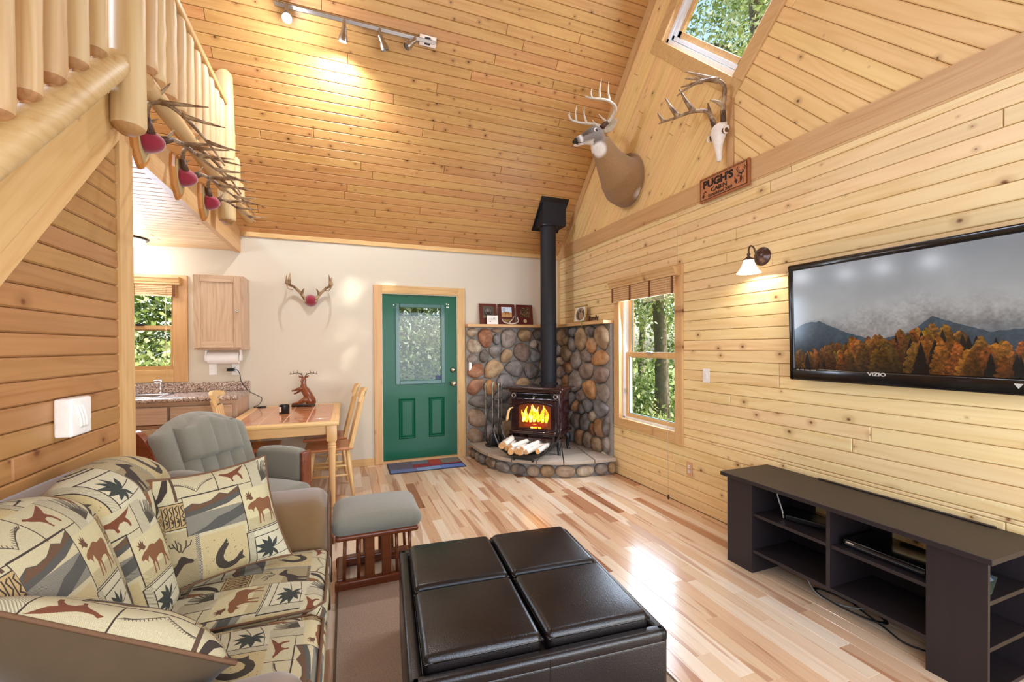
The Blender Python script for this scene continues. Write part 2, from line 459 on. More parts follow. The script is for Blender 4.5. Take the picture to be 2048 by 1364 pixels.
def planks(parent, mat, B, region, pitch, holes=(), joints=(1.6, 3.2), th=.014, ch=.0045, y0=0.0, name='plank'):
    xs = [p[0] for p in region]; ys = [p[1] for p in region]
    i0 = math.floor((min(ys)-y0)/pitch); i1 = math.ceil((max(ys)-y0)/pitch)
    res = []
    for i in range(i0, i1):
        ya = y0+i*pitch; yb = ya+pitch
        row = clip_convex([(min(xs)-.01, ya), (max(xs)+.01, ya), (max(xs)+.01, yb), (min(xs)-.01, yb)], region)
        if not row: continue
        a = min(p[0] for p in row); b = max(p[0] for p in row); cuts = [a]
        x = a+random.uniform(.5, joints[1])
        while x < b-.5:
            cuts.append(x); x += random.uniform(*joints)
        cuts.append(b)
        for k in range(len(cuts)-1):
            pc = clip(clip(row, 1, 0, cuts[k+1]), -1, 0, -cuts[k])
            if len(pc) < 3 or area(pc) < 3e-4: continue
            pcs = [pc]
            for h in holes:
                pcs = [q for p in pcs for q in subtract(p, h)]
            for q in pcs:
                if area(q) < 3e-4: continue
                ox = min(p[0] for p in q); oy = ya
                mb = MB().prism([(p[0]-ox, p[1]-oy) for p in inset(q, .0013)], -th, 0, ch)
                res.append(mb.build(name, mat, parent, Mx=B @ T(ox, oy, 0)))
    return res

# floor: strips along the room; the 300 that show largest are parts, the rest one part
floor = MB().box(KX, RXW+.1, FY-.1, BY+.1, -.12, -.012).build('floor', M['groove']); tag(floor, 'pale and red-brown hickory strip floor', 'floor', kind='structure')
FP = .0826; strips = []; fr = random.Random(11)
x = RXW
while x > KX:
    y = FY-fr.uniform(0, .8)
    while y < BY:
        L = fr.uniform(.3, 1.25); a, b = max(y, FY), min(y+L, BY); y += L
        if b-a > .03: strips.append((max(x-FP, KX), x, a, b))
    x -= FP
def floor_seen(s):
    c = ((s[0]+s[1])/2, (s[2]+s[3])/2, 0)
    if s[0] < -1.06 and s[2] < 2.9: return 99
    if s[1] < -.2 and s[3] < 2.7: return 99
    if .1 < c[0] < 1.2 and s[2] < 2.3: return 60
    if -.1 < c[0] < 1.25 and s[3] < 2.7: return 60
    d = visible_rank(c); e = visible_rank((c[0], s[3], 0))
    d = d or e
    return (d*d*d)/((s[3]-s[2])) if d else 90
strips.sort(key=floor_seen)
def strip_mesh(mb, s, ox=0, oy=0):
    # local x along the room (world y), local y = -world x
    return mb.prism([(s[2]-oy, -s[1]-ox), (s[3]-oy, -s[1]-ox), (s[3]-oy, -s[0]-ox), (s[2]-oy, -s[0]-ox)], -.012, 0, .0012)
FB = basis((0, 0, 0), (0, 1, 0), (-1, 0, 0), (0, 0, 1))
for s in strips[:300]:
    strip_mesh(MB(), s, -s[1], s[2]).build('plank', M['floor'], floor, Mx=FB @ T(s[2], -s[1], 0))
rest = MB()
for s in strips[300:]: strip_mesh(rest, s)
tag(rest.build('flooring', M['floor'], floor, Mx=FB), kind='stuff')

# right wall with side window and gable with diamond window
WIN = (3.09, 3.96, .62, 2.02)                      # y0 y1 z0 z1 of the opening
RB = basis((RXW, BY, 0), (0, -1, 0), (0, 0, 1), (-1, 0, 0))
def rl(y, z): return (BY-y, z)
win_hole = [rl(WIN[1], WIN[2]), rl(WIN[0], WIN[2]), rl(WIN[0], WIN[3]), rl(WIN[1], WIN[3])]
DC = (2.478, 4.25); DH = .80                       # diamond centre and half diagonal of the opening
dia = [rl(DC[0], DC[1]-DH), rl(DC[0]-DH, DC[1]), rl(DC[0], DC[1]+DH), rl(DC[0]+DH, DC[1])]
low = [(0, 0), (BY-FY, 0), (BY-FY, 2.62), (0, 2.62)]
tri = [(0, 2.62), (BY-FY, 2.62), (BY-FY, EAVE), (BY-RIDGE_Y, RIDGE_Z), (0, EAVE)]
wr = MB()
for reg, h in ((low, win_hole), (tri, dia)):
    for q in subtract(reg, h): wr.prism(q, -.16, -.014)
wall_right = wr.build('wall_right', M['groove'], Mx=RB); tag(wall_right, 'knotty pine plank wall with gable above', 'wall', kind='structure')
planks(wall_right, M['pine_wall'], T(0, 0, 0), [(0, 0), (BY-FY, 0), (BY-FY, 2.62), (0, 2.62)], .0855, [win_hole], joints=(2.4, 4.6))
# belt board and the gable above it
BELT = (2.62, 2.775)
def gable(side):
    # frame on the wall plane whose x runs along the rake (wall-local 2d)
    d = V((ca, sa)) if side > 0 else V((ca, -sa)); nrm = V((-d.y, d.x))
    o = V((0, EAVE)) if side > 0 else V((BY-RIDGE_Y, RIDGE_Z))
    f = lambda p: ((V(p)-o).dot(d), (V(p)-o).dot(nrm))
    B = basis((o.x, o.y, 0), (d.x, d.y, 0), (nrm.x, nrm.y, 0), (0, 0, 1))
    m = BY-RIDGE_Y
    reg = [(0.0, BELT[1]), (m, BELT[1]), (m, RIDGE_Z), (0, EAVE)] if side > 0 else [(m, BELT[1]), (BY-FY, BELT[1]), (BY-FY, EAVE), (m, RIDGE_Z)]
    if side > 0: reg = [((BELT[1]-EAVE)/SL, BELT[1]), (m, BELT[1]), (m, RIDGE_Z)]
    else: reg = [(m, BELT[1]), (BY-FY-(BELT[1]-EAVE)/SL, BELT[1]), (m, RIDGE_Z)]
    planks(wall_right, M['pine_gable'], B, [f(p) for p in reg], .0855, [[f(p) for p in dia]], joints=(1.6, 3.0))
    # rake board along the ceiling
    L = (RIDGE_Y-FY)*SN
    MB().box(0, L, -.085, 0, 0, .018).build('rake_board', M['pine_trim'], wall_right, Mx=B)
gable(1); gable(-1)
MB().box(0, BY-FY, BELT[0], BELT[1], -.012, .012).build('belt_board', M['pine_trim'], wall_right)
MB().box(0, BY-FY, BELT[0]-.012, BELT[0], -.012, .006).build('belt_bead', M['pine_trim'], wall_right)
MB().box(BY-2.535, BY-2.478, BELT[1], DC[1]-DH-.09, 0, .012).build('centre_batten', M['pine_trim_y'], wall_right)
MB().box(0, .035, 1.69, BELT[0], 0, .014).build('corner_trim', M['pine_trim_y'], wall_right)

# back wall: plaster, door opening and kitchen window opening
DOOR = (.41, 1.33, 0, 2.056); KW = (-2.62, -1.645, 1.18, 2.05)
bw = MB()
region = [(KX, 0), (RXW+.16, 0), (RXW+.16, EAVE+.2), (KX, EAVE+.2)]
pcs = [region]
for h in (DOOR, KW): pcs = [q for p in pcs for q in subtract(p, [(h[0], h[2]-.001), (h[1], h[2]-.001), (h[1], h[3]), (h[0], h[3])])]
for q in pcs: bw.prism(q, -.16, 0)
BB = basis((0, BY, 0), (1, 0, 0), (0, 0, 1), (0, -1, 0))
wall_back = bw.build('wall_back', M['plaster'], Mx=BB); tag(wall_back, 'cream plaster wall behind the dining table', 'wall', kind='structure')
trim_1 = MB().box(-1.05, RXW, BY-.018, BY, 2.62, 2.70).build('trim_1', M['pine_trim']); tag(trim_1, 'pine board along the top of the cream wall', 'trim', kind='structure')
# baseboards of the back wall
for i, (a, b) in enumerate(((-.98, .312),)):
    tag(MB().rbox(a, b, BY-.016, BY, 0, .085, .004).build('baseboard_back', M['pine_trim']), 'light wood baseboard left of the green door', 'baseboard', kind='structure')

# ceiling: back slope in planks, front slope behind the camera
CB = basis((KX, BY, EAVE), (1, 0, 0), (0, -ca, sa), (0, -sa, -ca))
Lc = (BY-RIDGE_Y)*SN
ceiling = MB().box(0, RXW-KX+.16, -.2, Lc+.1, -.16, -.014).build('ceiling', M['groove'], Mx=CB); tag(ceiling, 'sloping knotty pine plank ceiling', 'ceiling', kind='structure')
planks(ceiling, M['pine_ceil'], T(0, 0, 0), [(0, 0), (RXW-KX, 0), (RXW-KX, Lc), (0, Lc)], .0857, joints=(1.8, 4.0), ch=.0045)
CF = basis((RXW, FY, EAVE), (-1, 0, 0), (0, ca, sa), (0, sa, -ca))
cf = MB().box(-.16, RXW-KX, -.2, Lc+.1, -.16, 0).build('ceiling_front', M['pine_ceil'], Mx=CF); tag(cf, 'front slope of the pine ceiling behind the viewer', 'ceiling', kind='structure')

# front wall behind the camera with openings for the added fill lamps, and the far left wall
fwm = MB(); pcs = [[(KX, 0), (RXW+.16, 0), (RXW+.16, EAVE+.2), (KX, EAVE+.2)]]
for h in ((.2, 2.5, .05, 2.3), (-.95, .02, .9, 2.2)): pcs = [q for p in pcs for q in subtract(p, [(h[0], h[2]), (h[1], h[2]), (h[1], h[3]), (h[0], h[3])])]
for q in pcs: fwm.prism(q, 0, .15)
wall_front = fwm.build('wall_front', M['pine_wall'], Mx=basis((0, FY, 0), (1, 0, 0), (0, 0, 1), (0, -1, 0))); tag(wall_front, 'pine wall behind the viewer with wide glazing', 'wall', kind='structure')
sun_slab = MB().box(KX, RXW+1.2, -3.2, FY-.16, 2.42, 2.55).build('sun_block_slab', M['pine_ceil']); tag(sun_slab, 'porch roof outside the front glazing', 'roof', kind='structure')  # slab added out of view to block sun at the front openings
lw = MB()
for q in subtract([(0, 0), (BY-FY, 0), (BY-FY, EAVE), (BY-RIDGE_Y, RIDGE_Z), (0, EAVE)], dia): lw.prism(q, -.15, 0)  # diamond opening added for the loft fill lamp
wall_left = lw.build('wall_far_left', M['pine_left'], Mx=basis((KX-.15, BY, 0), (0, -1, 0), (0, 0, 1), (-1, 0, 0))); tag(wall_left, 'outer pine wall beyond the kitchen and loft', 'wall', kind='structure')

# stair wall: plank triangle under the stringer
st = lambda y: 1.651+1.035*(y-1.913)
LB = basis((LXW, 0, 0), (0, 1, 0), (0, 0, 1), (1, 0, 0))
yb0 = 1.913-1.651/1.035
reg = [(yb0, 0), (2.70, 0), (2.70, st(2.70))]
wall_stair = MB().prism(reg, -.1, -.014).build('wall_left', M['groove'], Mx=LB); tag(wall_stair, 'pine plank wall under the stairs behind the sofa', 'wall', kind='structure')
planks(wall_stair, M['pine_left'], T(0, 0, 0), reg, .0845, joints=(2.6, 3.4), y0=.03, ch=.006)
trim_2 = MB().box(LXW-.12, LXW+.012, 2.692, 2.835, 0, 2.46).build('trim_2', M['pine_trim_z']); tag(trim_2, 'square pine post at the end of the stair wall', 'trim', kind='structure')

# loft: beam, floor with planked underside
loft = MB().box(KX, LXW-.04, 2.84, BY, 2.47, 2.66).build('loft_floor', M['loft_under']); tag(loft, 'loft floor over the kitchen', 'floor', kind='structure')
UB = basis((LXW-.045, BY, 2.47), (-1, 0, 0), (0, -1, 0), (0, 0, -1))
planks(loft, M['loft_under'], UB @ T(0, 0, .014), [(0, 0), (-KX+LXW-.045, 0), (-KX+LXW-.045, 2.5), (0, 2.5)], .088, joints=(3, 4), ch=.005)
trim_3 = MB().box(LXW-.045, LXW, 2.70, BY, 2.44, 2.70).build('trim_3', M['pine_trim_y']); tag(trim_3, 'pine fascia beam along the edge of the loft', 'beam', kind='structure')

# --- door
door = thing('door_1', None, 'door', kind='structure'); tag(door, 'dark green half-glass entry door with pine casing')
dx0, dx1, dz1 = .41, 1.33, 2.056
DYF = BY+.012                                       # face of the slab
for (a, b, c, d) in ((.313, .404, 0, 2.157), (1.336, 1.434, 0, 2.157)):
    MB().rbox(a, b, BY-.02, BY+.004, c, d, .004).build('casing', M['pine_trim_z'], door)
MB().rbox(.404, 1.336, BY-.02, BY+.004, 2.064, 2.157, .004).build('casing', M['pine_trim'], door)
pieces('door_stop', M['weather'], door, [(.398, .412, BY-.008, BY+.06, .02, 2.054), (1.328, 1.342, BY-.008, BY+.06, .02, 2.054), (.398, 1.342, BY-.008, BY+.06, 2.054, 2.068)])
PN = (.585, 1.155, .97, 1.925)                      # glazed opening
sl = MB()
for q in subtract([(dx0+.004, .035), (dx1-.004, .035), (dx1-.004, dz1-.004), (dx0+.004, dz1-.004)], [(PN[0], PN[2]), (PN[1], PN[2]), (PN[1], PN[3]), (PN[0], PN[3])]):
    sl.prism(q, -.045, 0)
slab = sl.build('door_slab', M['green'], door, Mx=basis((0, DYF, 0), (1, 0, 0), (0, 0, 1), (0, -1, 0)))
fm = MB(); a, b, c, d = PN; w = .028
for r in ((a-.02, a+w, c-.02, d+.02), (b-w, b+.02, c-.02, d+.02), (a+w, b-w, c-.02, c+w), (a+w, b-w, d-w, d+.02)):
    fm.rbox(r[0], r[1], DYF-.012, DYF+.02, r[2], r[3], .006)
fm.build('glazing_frame', plain('green_glazing_frame', '#33635c', .3, coat=.3), door)
MB().box(a, b, DYF+.018, DYF+.024, c, d).build('pane', M['glass'], door)
for px0, px1 in ((.60, .80), (.965, 1.165)):
    m = MB(); z0, z1 = .28, .78; Q = basis((0, DYF, 0), (1, 0, 0), (0, 0, 1), (0, -1, 0))
    o = [(px0, z0), (px1, z0), (px1, z1), (px0, z1)]; i1 = inset(o, .022); i2 = inset(o, .045)
    vs = [(x, z, 0) for x, z in o]+[(x, z, .012) for x, z in inset(o, .01)]+[(x, z, .001) for x, z in i1]+[(x, z, .010) for x, z in i2]
    fs = [(12, 13, 14, 15)]
    for r in range(3):
        for k in range(4): fs.append((r*4+k, r*4+(k+1) % 4, r*4+4+(k+1) % 4, r*4+4+k))
    m.add(vs, fs, Q); m.build('door_panel', M['green'], door)
kx = 1.275
Fy = lambda p: basis(p, (1, 0, 0), (0, 0, 1), (0, -1, 0))
MB().lathe([(.033, 0), (.033, .006), (.02, .012), (.017, .04), (.03, .05), (.034, .062), (.028, .072), (0, .075)], 18, Fy((kx, DYF, .945))).build('door_knob', M['brass'], door, smooth=True)
MB().lathe([(.034, 0), (.034, .012), (.024, .02), (.022, .026), (0, .027)], 18, Fy((kx, DYF, 1.115))).build('deadbolt', M['brass'], door, smooth=True)
for hz in (.28, 1.05, 1.8): MB().tube([(dx0-.004, DYF-.008, hz-.045), (dx0-.004, DYF-.008, hz+.045)], .008, 8).build('hinge', M['brass'], door)
for z in (.945, 1.115): MB().box(dx1-.003, dx1+.006, DYF-.01, DYF, z-.04, z+.04).build('strike_plate', M['brass'], door)
MB().box(dx0-.01, dx1+.01, BY-.03, BY+.08, -.005, .03).build('threshold', M['pine_trim'], door)
for x, z in ((1.20, 1.955), (1.225, 1.95), (1.205, 1.915), (1.222, 1.913), (.55, 1.925)): MB().box(x-.008, x+.006, DYF-.001, DYF+.001, z-.008, z+.008).build('paint_chip', M['white'], door)
MB().box(1.06, 1.13, DYF+.012, DYF+.017, 1.0, 1.05).build('alarm_sticker', plain('sticker_navy', '#25305c', .4), door)

# --- windows
def window_right():
    w = thing('window_1', None, 'window', kind='structure'); tag(w, 'pine-framed double-hung window in the plank wall')
    y0, y1, z0, z1 = WIN; x = RXW; cw = .082
    def cas(a, b, c, d, m, t=.02): MB().rbox(x-t, x+.004, a, b, c, d, .004).build('casing', m, w)
    cas(y1-.012, y1+cw, z0-cw, z1+.10, M['pine_trim_z']); cas(y0-cw, y0+.012, z0-cw-.02, z1+.115, M['pine_trim_z'])
    cas(y0+.012, y1-.012, z0-cw, z0+.012, M['pine_trim_y']); cas(y0+.012, y1-.012, z1-.012, z1+cw, M['pine_trim_y'])
    # jambs through the wall
    m = MB(); d = .15
    m.box(x, x+d, y1-.012, y1, z0, z1); m.box(x, x+d, y0, y0+.012, z0, z1); m.box(x, x+d, y0, y1, z0, z0+.012); m.box(x, x+d, y0, y1, z1-.012, z1)
    m.build('jamb', M['pine_trim_z'], w)
    v = MB(); xv = x+.03
    for yy in (y0+.012, y1-.042): v.box(xv, xv+.10, yy, yy+.03, z0+.012, z1-.012)
    v.box(xv, xv+.10, y0+.02, y1-.02, z0+.012, z0+.03); v.build('vinyl_liner', M['vinyl'], w)
    zm = 1.315
    def sash(nm, xa, za, zb, st=.048):
        m = MB(); ya, yb = y0+.03, y1-.042
        for r in ((ya, ya+st, za, zb), (yb-st, yb, za, zb)): m.box(xa, xa+.035, *r)
        s = m.build(nm, M['pine_trim_z'], w)
        MB().box(xa, xa+.035, ya+st, yb-st, za, za+st).box(xa, xa+.035, ya+st, yb-st, zb-st, zb).build('rail', M['pine_trim_y'], s)
        MB().box(xa+.014, xa+.020, ya+st-.004, yb-st+.004, za+st-.004, zb-st+.004).build('pane', M['glass'], s)
        MB().box(xa+.008, xa+.014, ya+st, ya+st+.008, za+st, zb-st).box(xa+.008, xa+.014, yb-st-.012, yb-st, za+st, zb-st).box(xa+.008, xa+.014, ya+st, yb-st, za+st, za+st+.008).build('glazing_bead', plain('teal_glazing_bead', '#7fa0a5', .4), s)
    sash('upper_sash', x+.085, zm-.03, z1-.012); sash('lower_sash', x+.045, z0+.02, zm+.03)
    MB().rbox(x+.02, x+.045, 3.47, 3.55, zm+.02, zm+.035, .004).build('sash_lock', M['nickel'], w)
    MB().tube([(x+.04, 3.9, .90), (x+.03, 3.915, .93), (x+.03, 3.915, .95)], .006).build('sash_latch', M['nickel'], w)
window_right()
def blind(name, label, B, wdt, hgt, cordside, cordlen, strips=4):
    """woven wood shade under a moulded valance; B: x along the wall, y up, z into the room"""
    r = thing(name, label, 'blind')
    prof = [(0, 0), (.055, 0), (.055, .018), (.062, .025), (.068, .05), (.08, .062), (.08, .078), (0, .078)]
    vs = [(0, y, z) for z, y in prof]+[(wdt, y, z) for z, y in prof]; n = len(prof)
    MB().add(vs, [tuple(range(n)), tuple(reversed(range(n, 2*n)))]+[(i, n+i, n+(i+1) % n, (i+1) % n) for i in range(n)], B).build('valance', M['pine_trim_y'] if B[0][0] == 0 else M['pine_trim'], r)
    mat = plain('woven_bamboo', '#cca678', .7, scale=90, var=.15)
    m = MB()
    for k in range(7): m.rbox(.03, wdt-.03, -hgt+hgt*k/7, -hgt+hgt*(k+1)/7, .022, .046, .008, 1, B)
    m.build('shade', mat, r)
    for k in range(strips):
        xx = .05+(wdt-.1)*k/(strips-1)
        MB().box(xx-.014, xx+.014, -hgt, 0, .045, .0475, B).build('tape', plain('brown_tape', '#6a3e1c', .8), r)
    cx = .12 if cordside < 0 else wdt-.12
    MB().tube([B @ V((cx, -hgt*.2, .052)), B @ V((cx, -cordlen, .03))], .0025, 5).build('pull_cord', plain('cord_beige', '#c9b48e', .8), r)
    if cordlen > 1.5: MB().lathe([(.003, 0), (.009, .01), (.011, .03), (.004, .045)], 10, B @ T(cx, -cordlen-.03, .03) @ RX(-90)).build('cord_tassel', M['antler_dark'], r)
blind('window_blind', 'raised woven-wood blind with valance on the plank-wall window', basis((RXW-.02, 4.05, 2.035), (0, -1, 0), (0, 0, 1), (-1, 0, 0)), 1.02, .155, 1, 2.0)

def window_kitchen():
    w = thing('window_2', None, 'window', kind='structure'); tag(w, 'pine-framed window over the kitchen sink')
    x0, x1, z0, z1 = KW; y = BY; cw = .115
    def cas(a, b, c, d, m): MB().rbox(a, b, y-.02, y+.004, c, d, .004).build('casing', m, w)
    cas(x1-.01, x1+cw, z0-cw, z1+cw, M['pine_trim_z']); cas(x0-cw, x0+.01, z0-cw, z1+cw, M['pine_trim_z'])
    cas(x0+.01, x1-.01, z0-cw, z0+.01, M['pine_trim']); cas(x0+.01, x1-.01, z1-.01, z1+cw, M['pine_trim'])
    MB().box(x0, x0+.012, y, y+.15, z0, z1).box(x1-.012, x1, y, y+.15, z0, z1).box(x0, x1, y, y+.15, z0, z0+.012).box(x0, x1, y, y+.15, z1-.012, z1).build('jamb', M['pine_trim_z'], w)
    zm = 1.62
    for nm, ya, za, zb in (('upper_sash', y+.075, zm-.025, z1-.012), ('lower_sash', y+.04, z0+.012, zm+.025)):
        s = MB().box(x0+.012, x0+.055, ya, ya+.03, za, zb).box(x1-.05, x1-.012, ya, ya+.03, za, zb).build(nm, M['pine_trim_z'], w)
        MB().box(x0+.055, x1-.05, ya, ya+.03, za, za+.04).box(x0+.055, x1-.05, ya, ya+.03, zb-.04, zb).build('rail', M['pine_trim'], s)
        MB().box(x0+.05, x1-.045, ya+.012, ya+.018, za+.035, zb-.035).build('pane', M['glass'], s)
    MB().rbox(-1.98, -1.91, y+.02, y+.04, zm+.02, zm+.04, .004).build('sash_lock', M['blackmetal'], w)
window_kitchen()
blind('window_blind', 'raised woven-wood blind with valance over the kitchen window', basis((-2.68, BY-.02, 2.06), (1, 0, 0), (0, 0, 1), (0, -1, 0)), 1.10, .12, 1, .95)

def window_diamond():
    w = thing('window_3', None, 'window', kind='structure'); tag(w, 'diamond-shaped window in the pine gable')
    L = DH*math.sqrt(2)
    B = basis((RXW, DC[0], DC[1]-DH), (0, .70710678, .70710678), (0, -.70710678, .70710678), (1, 0, 0))   # x up-left edge, y up-right edge, z out
    cw = .105
    for r in ((-cw, L+cw, -cw, .012), (-cw, L+cw, L-.012, L+cw)): MB().rbox(r[0], r[1], r[2], r[3], -.022, .002, .004, 1, B).build('casing', M['pine_trim'], w)
    for r in ((-cw, .012, .012, L-.012), (L-.012, L+cw, .012, L-.012)): MB().rbox(r[0], r[1], r[2], r[3], -.022, .002, .004, 1, B).build('casing', M['pine_trim_y'], w)
    MB().box(0, L, 0, .014, 0, .15, B).box(0, L, L-.014, L, 0, .15, B).box(0, .014, 0, L, 0, .15, B).box(L-.014, L, 0, L, 0, .15, B).build('jamb', M['pine_trim'], w)
    v = MB()
    for k, (o, t, z) in enumerate(((.014, .03, .03), (.05, .03, .05))):
        for r in ((o, L-o, o, o+t), (o, L-o, L-o-t, L-o), (o, o+t, o, L-o), (L-o-t, L-o, o, L-o)): v.box(r[0], r[1], r[2], r[3], z, z+.07, B)
    v.build('vinyl_frame', M['vinyl'], w)
    s = MB(); o, t = .082, .045
    for r in ((o, L-o, o, o+t), (o, L-o, L-o-t, L-o), (o, o+t, o, L-o), (L-o-t, L-o, o, L-o)): s.box(r[0], r[1], r[2], r[3], .075, .105, B)
    s.build('sash', M['pine_trim'], w)
    MB().box(o+t-.005, L-o-t+.005, o+t-.005, L-o-t+.005, .088, .094, B).build('pane', M['glass'], w)
window_diamond()
# ------------------------------------------------------------------ log railings
def log(mb, p, q, r, n=10, taper=.0, bump=.06, seed=0, shoulder=True, tenon=0.0):
    """peeled log between p and q with knobbly section and rounded shoulders"""
    g = random.Random(seed); p, q = V(p), V(q); L = (q-p).length; d = (q-p)/L
    ts = [0, .004, .012, .03]; ts = [0, .03/L, .05/L]+[i/8 for i in range(1, 8)]+[1-.05/L, 1-.02/L, 1] if shoulder else [0]+[i/9 for i in range(1, 9)]+[1]
    pts = []; rad = []
    for t in ts:
        k = 1-taper*t+g.uniform(-bump, bump)*.5
        if shoulder:
            e = min(t, 1-t)*L
            if t < .5: k *= .48 if e < .001 else (.95 if e < .031 else 1)
            elif e < .001: k *= .55
            elif e < .021: k *= .84
            elif e < .051: k *= .97
        pts.append(p+d*(t*L)+V((g.uniform(-1, 1), g.uniform(-1, 1), 0))*r*.03); rad.append(r*k)
    if tenon:
        pts = [p-d*tenon]+[p-d*.0005]+pts; rad = [r*.42, r*.42]+rad
    mb.tube(pts, rad, n)
    if shoulder:
        for i, f in enumerate(mb.f):
            if max(f) < n*(4 if tenon else 2): mb.m[i] = 1
    return mb
RXL = -.955
rail = thing('loft_railing', 'peeled log railing along the loft edge above the kitchen', 'railing', (0, 0, 0))
def part_log(name, p, q, r, mat, parent, **k):
    o = log(MB(), (0, 0, 0), V(q)-V(p), r, **k).build(name, mat, parent, smooth=True, angle=50, loc=p); return o
zl = 2.775
low = log(MB(), (0, 0, 0), (0, 2.62, .01), .050, n=12, shoulder=False, seed=3).build('bottom_rail', M['log_y'], rail, smooth=True, angle=50, loc=(RXL, 2.74, zl))
for i, y in enumerate((2.785, 2.90, 3.06, 3.22, 3.38, 3.54, 3.70, 3.86, 4.01, 4.15)):
    part_log('baluster', (RXL, y, 2.835), (RXL, y, 3.455), .045+.006*random.random(), [M['log'], M['log_end']], rail, seed=20+i, n=12)
for i, (y, zt) in enumerate(((4.52, 3.40), (4.72, 3.20), (4.90, 3.02))):
    part_log('baluster', (RXL, y, 2.835), (RXL, y, zt), .043, [M['log'], M['log_end']], rail, seed=40+i, n=12)
MB().rbox(RXL-.05, RXL+.045, 2.60, 4.26, 3.45, 3.50, .012).build('top_rail', M['pine_trim_y'], rail)
part_log('rail_post', (RXL+.02, 4.32, 2.47), (RXL+.01, 4.30, 3.76), .066, [M['log'], M['log_end']], rail, seed=50, n=14)
part_log('rail_post', (RXL, 2.572, 2.43), (RXL, 2.572, 4.1), .067, [M['log'], M['log_end']], rail, seed=51, n=16)
# stair railing: log stringer rail and balusters
stairs = thing('staircase', 'pine staircase rising to the loft with a log rail', 'staircase')
SXS = -.985
dirs = V((0, 1, 1.035)).normalized()
def on_st(y, off=0): return V((LXW, y, st(y)))+V((0, -dirs.z, dirs.y))*off
SB = basis(on_st(0, 0), (0, dirs.y, dirs.z), (0, -dirs.z, dirs.y), (1, 0, 0))
L0 = .35/dirs.y; L1 = 2.69/dirs.y
MB().rbox(L0, L1, -.002, .082, 0, .022, .004).build('stringer_trim', M['pine_trim'], stairs, Mx=SB)
MB().rbox(L0, L1, .082, .275, -.1, .035, .005).build('stringer', M['pine_trim'], stairs, Mx=SB)
# knots of the stringer are in the grain; the log rail follows above it
p0 = V((SXS, 1.0, 1.22)); rs = V((0, .735, .675)).normalized()
ra, rb = V((SXS+.005, 1.776, 2.01)), V((SXS+.005, 2.52, 2.725))
rs = (rb-ra).normalized(); start = ra-rs*1.2
log(MB(), (0, 0, 0), (rb-start)+rs*.02, .058, n=14, shoulder=False, seed=60).build('bottom_rail', M['log_y'], stairs, smooth=True, angle=50, loc=start)
for i, y in enumerate((1.52, 1.66, 1.80, 1.935, 2.075, 2.225, 2.375)):
    z = ra.z+(y-ra.y)*rs.z/rs.y+.075
    o = log(MB(), (0, 0, 0), (0, 0, 1.0), .040, n=14, seed=70+i, tenon=.05).build('baluster', [M['log'], M['log_end']], stairs, smooth=True, angle=50, loc=(SXS-.005, y, z))
for k in range(11):
    z = .2*(k+1); y = .55+.19*k
    MB().rbox(-2.0, LXW-.1, y, y+.26, z, z+.035, .008).build('tread', M['pine_trim'], stairs)

# ------------------------------------------------------------------ antlers
def antler_side(mb, s, sc, A, beam, tines, r0=.017, flare=True):
    """beam and tines in mount space (x right, y out, z up); s=+1/-1 mirrors"""
    f = lambda p: A @ V((p[0]*s*sc, p[1]*sc, p[2]*sc))
    b = catmull([f(p) for p in beam], 5); n = len(b)
    mb.tube(b, [r0*sc*2.2*(1.25 if i == 0 else 1-.72*(i/(n-1))**1.3) for i in range(n)], 8)
    if flare: mb.tube([b[0]+(b[1]-b[0])*.1, b[0]+(b[1]-b[0])*.55], [r0*sc*2.9, r0*sc*2.5], 9)
    for base, tip, r in tines:
        k = min(int(base*(n-1)), n-1); p = b[k]; q = f(tip); m = (p+q)/2+(b[min(k+1, n-1)]-b[max(k-1, 0)])*.12
        t = catmull([p, m, q], 4); mb.tube(t, [r*sc*2.2*(1-.82*(i/(len(t)-1))) for i in range(len(t))], 7)
GB = [(.045, .0, .02), (.07, -.03, .10), (.15, -.03, .20), (.235, .05, .255), (.27, .17, .265), (.245, .29, .27), (.19, .37, .285)]
GT = [(.12, (.055, .07, .16), .010), (.42, (.185, .03, .43), .012), (.62, (.275, .10, .45), .012), (.8, (.265, .26, .40), .010)]

# back wall antlers on a red velvet cap
t = thing('antler_mount', 'deer antlers on a red velvet cap on the cream wall', 'antlers', (-.365, BY, 1.945))
A = Matrix(((1, 0, 0, 0), (0, -1, 0, 0), (0, 0, 1, 0), (0, 0, 0, 1)))
MB().lathe([(.0001, -.10)]+[(.068*math.cos(a), -.10*math.sin(a)) for a in [PI/2*(1-k/7) for k in range(1, 8)]], 20, basis((0, 0, 0), (1, 0, 0), (0, 0, 1), (0, 1, 0))).build('velvet_cap', M['velvet'], t, smooth=True)
BB2 = [(.055, .06, .01), (.10, .07, .075), (.165, .10, .14), (.21, .16, .155), (.225, .24, .165), (.20, .30, .10), (.16, .32, .085)]
BT2 = [(.14, (.062, .12, .125), .008), (.5, (.195, .16, .285), .010), (.72, (.225, .25, .245), .008)]
for s in (-1, 1):
    m = MB(); antler_side(m, s, 1.0, A, [(a, b*.8, c) for a, b, c in BB2], [(a, (b[0], b[1]*.8, b[2]), c) for a, b, c in BT2], r0=.0075); m.build('antler', M['antler'], t, smooth=True)
    MB().tube([(s*.052, -.06, .03), (s*.058, -.06, .0), (s*.05, -.06, -.02)], .008, 6).build('braid', M['tan_braid'], t)

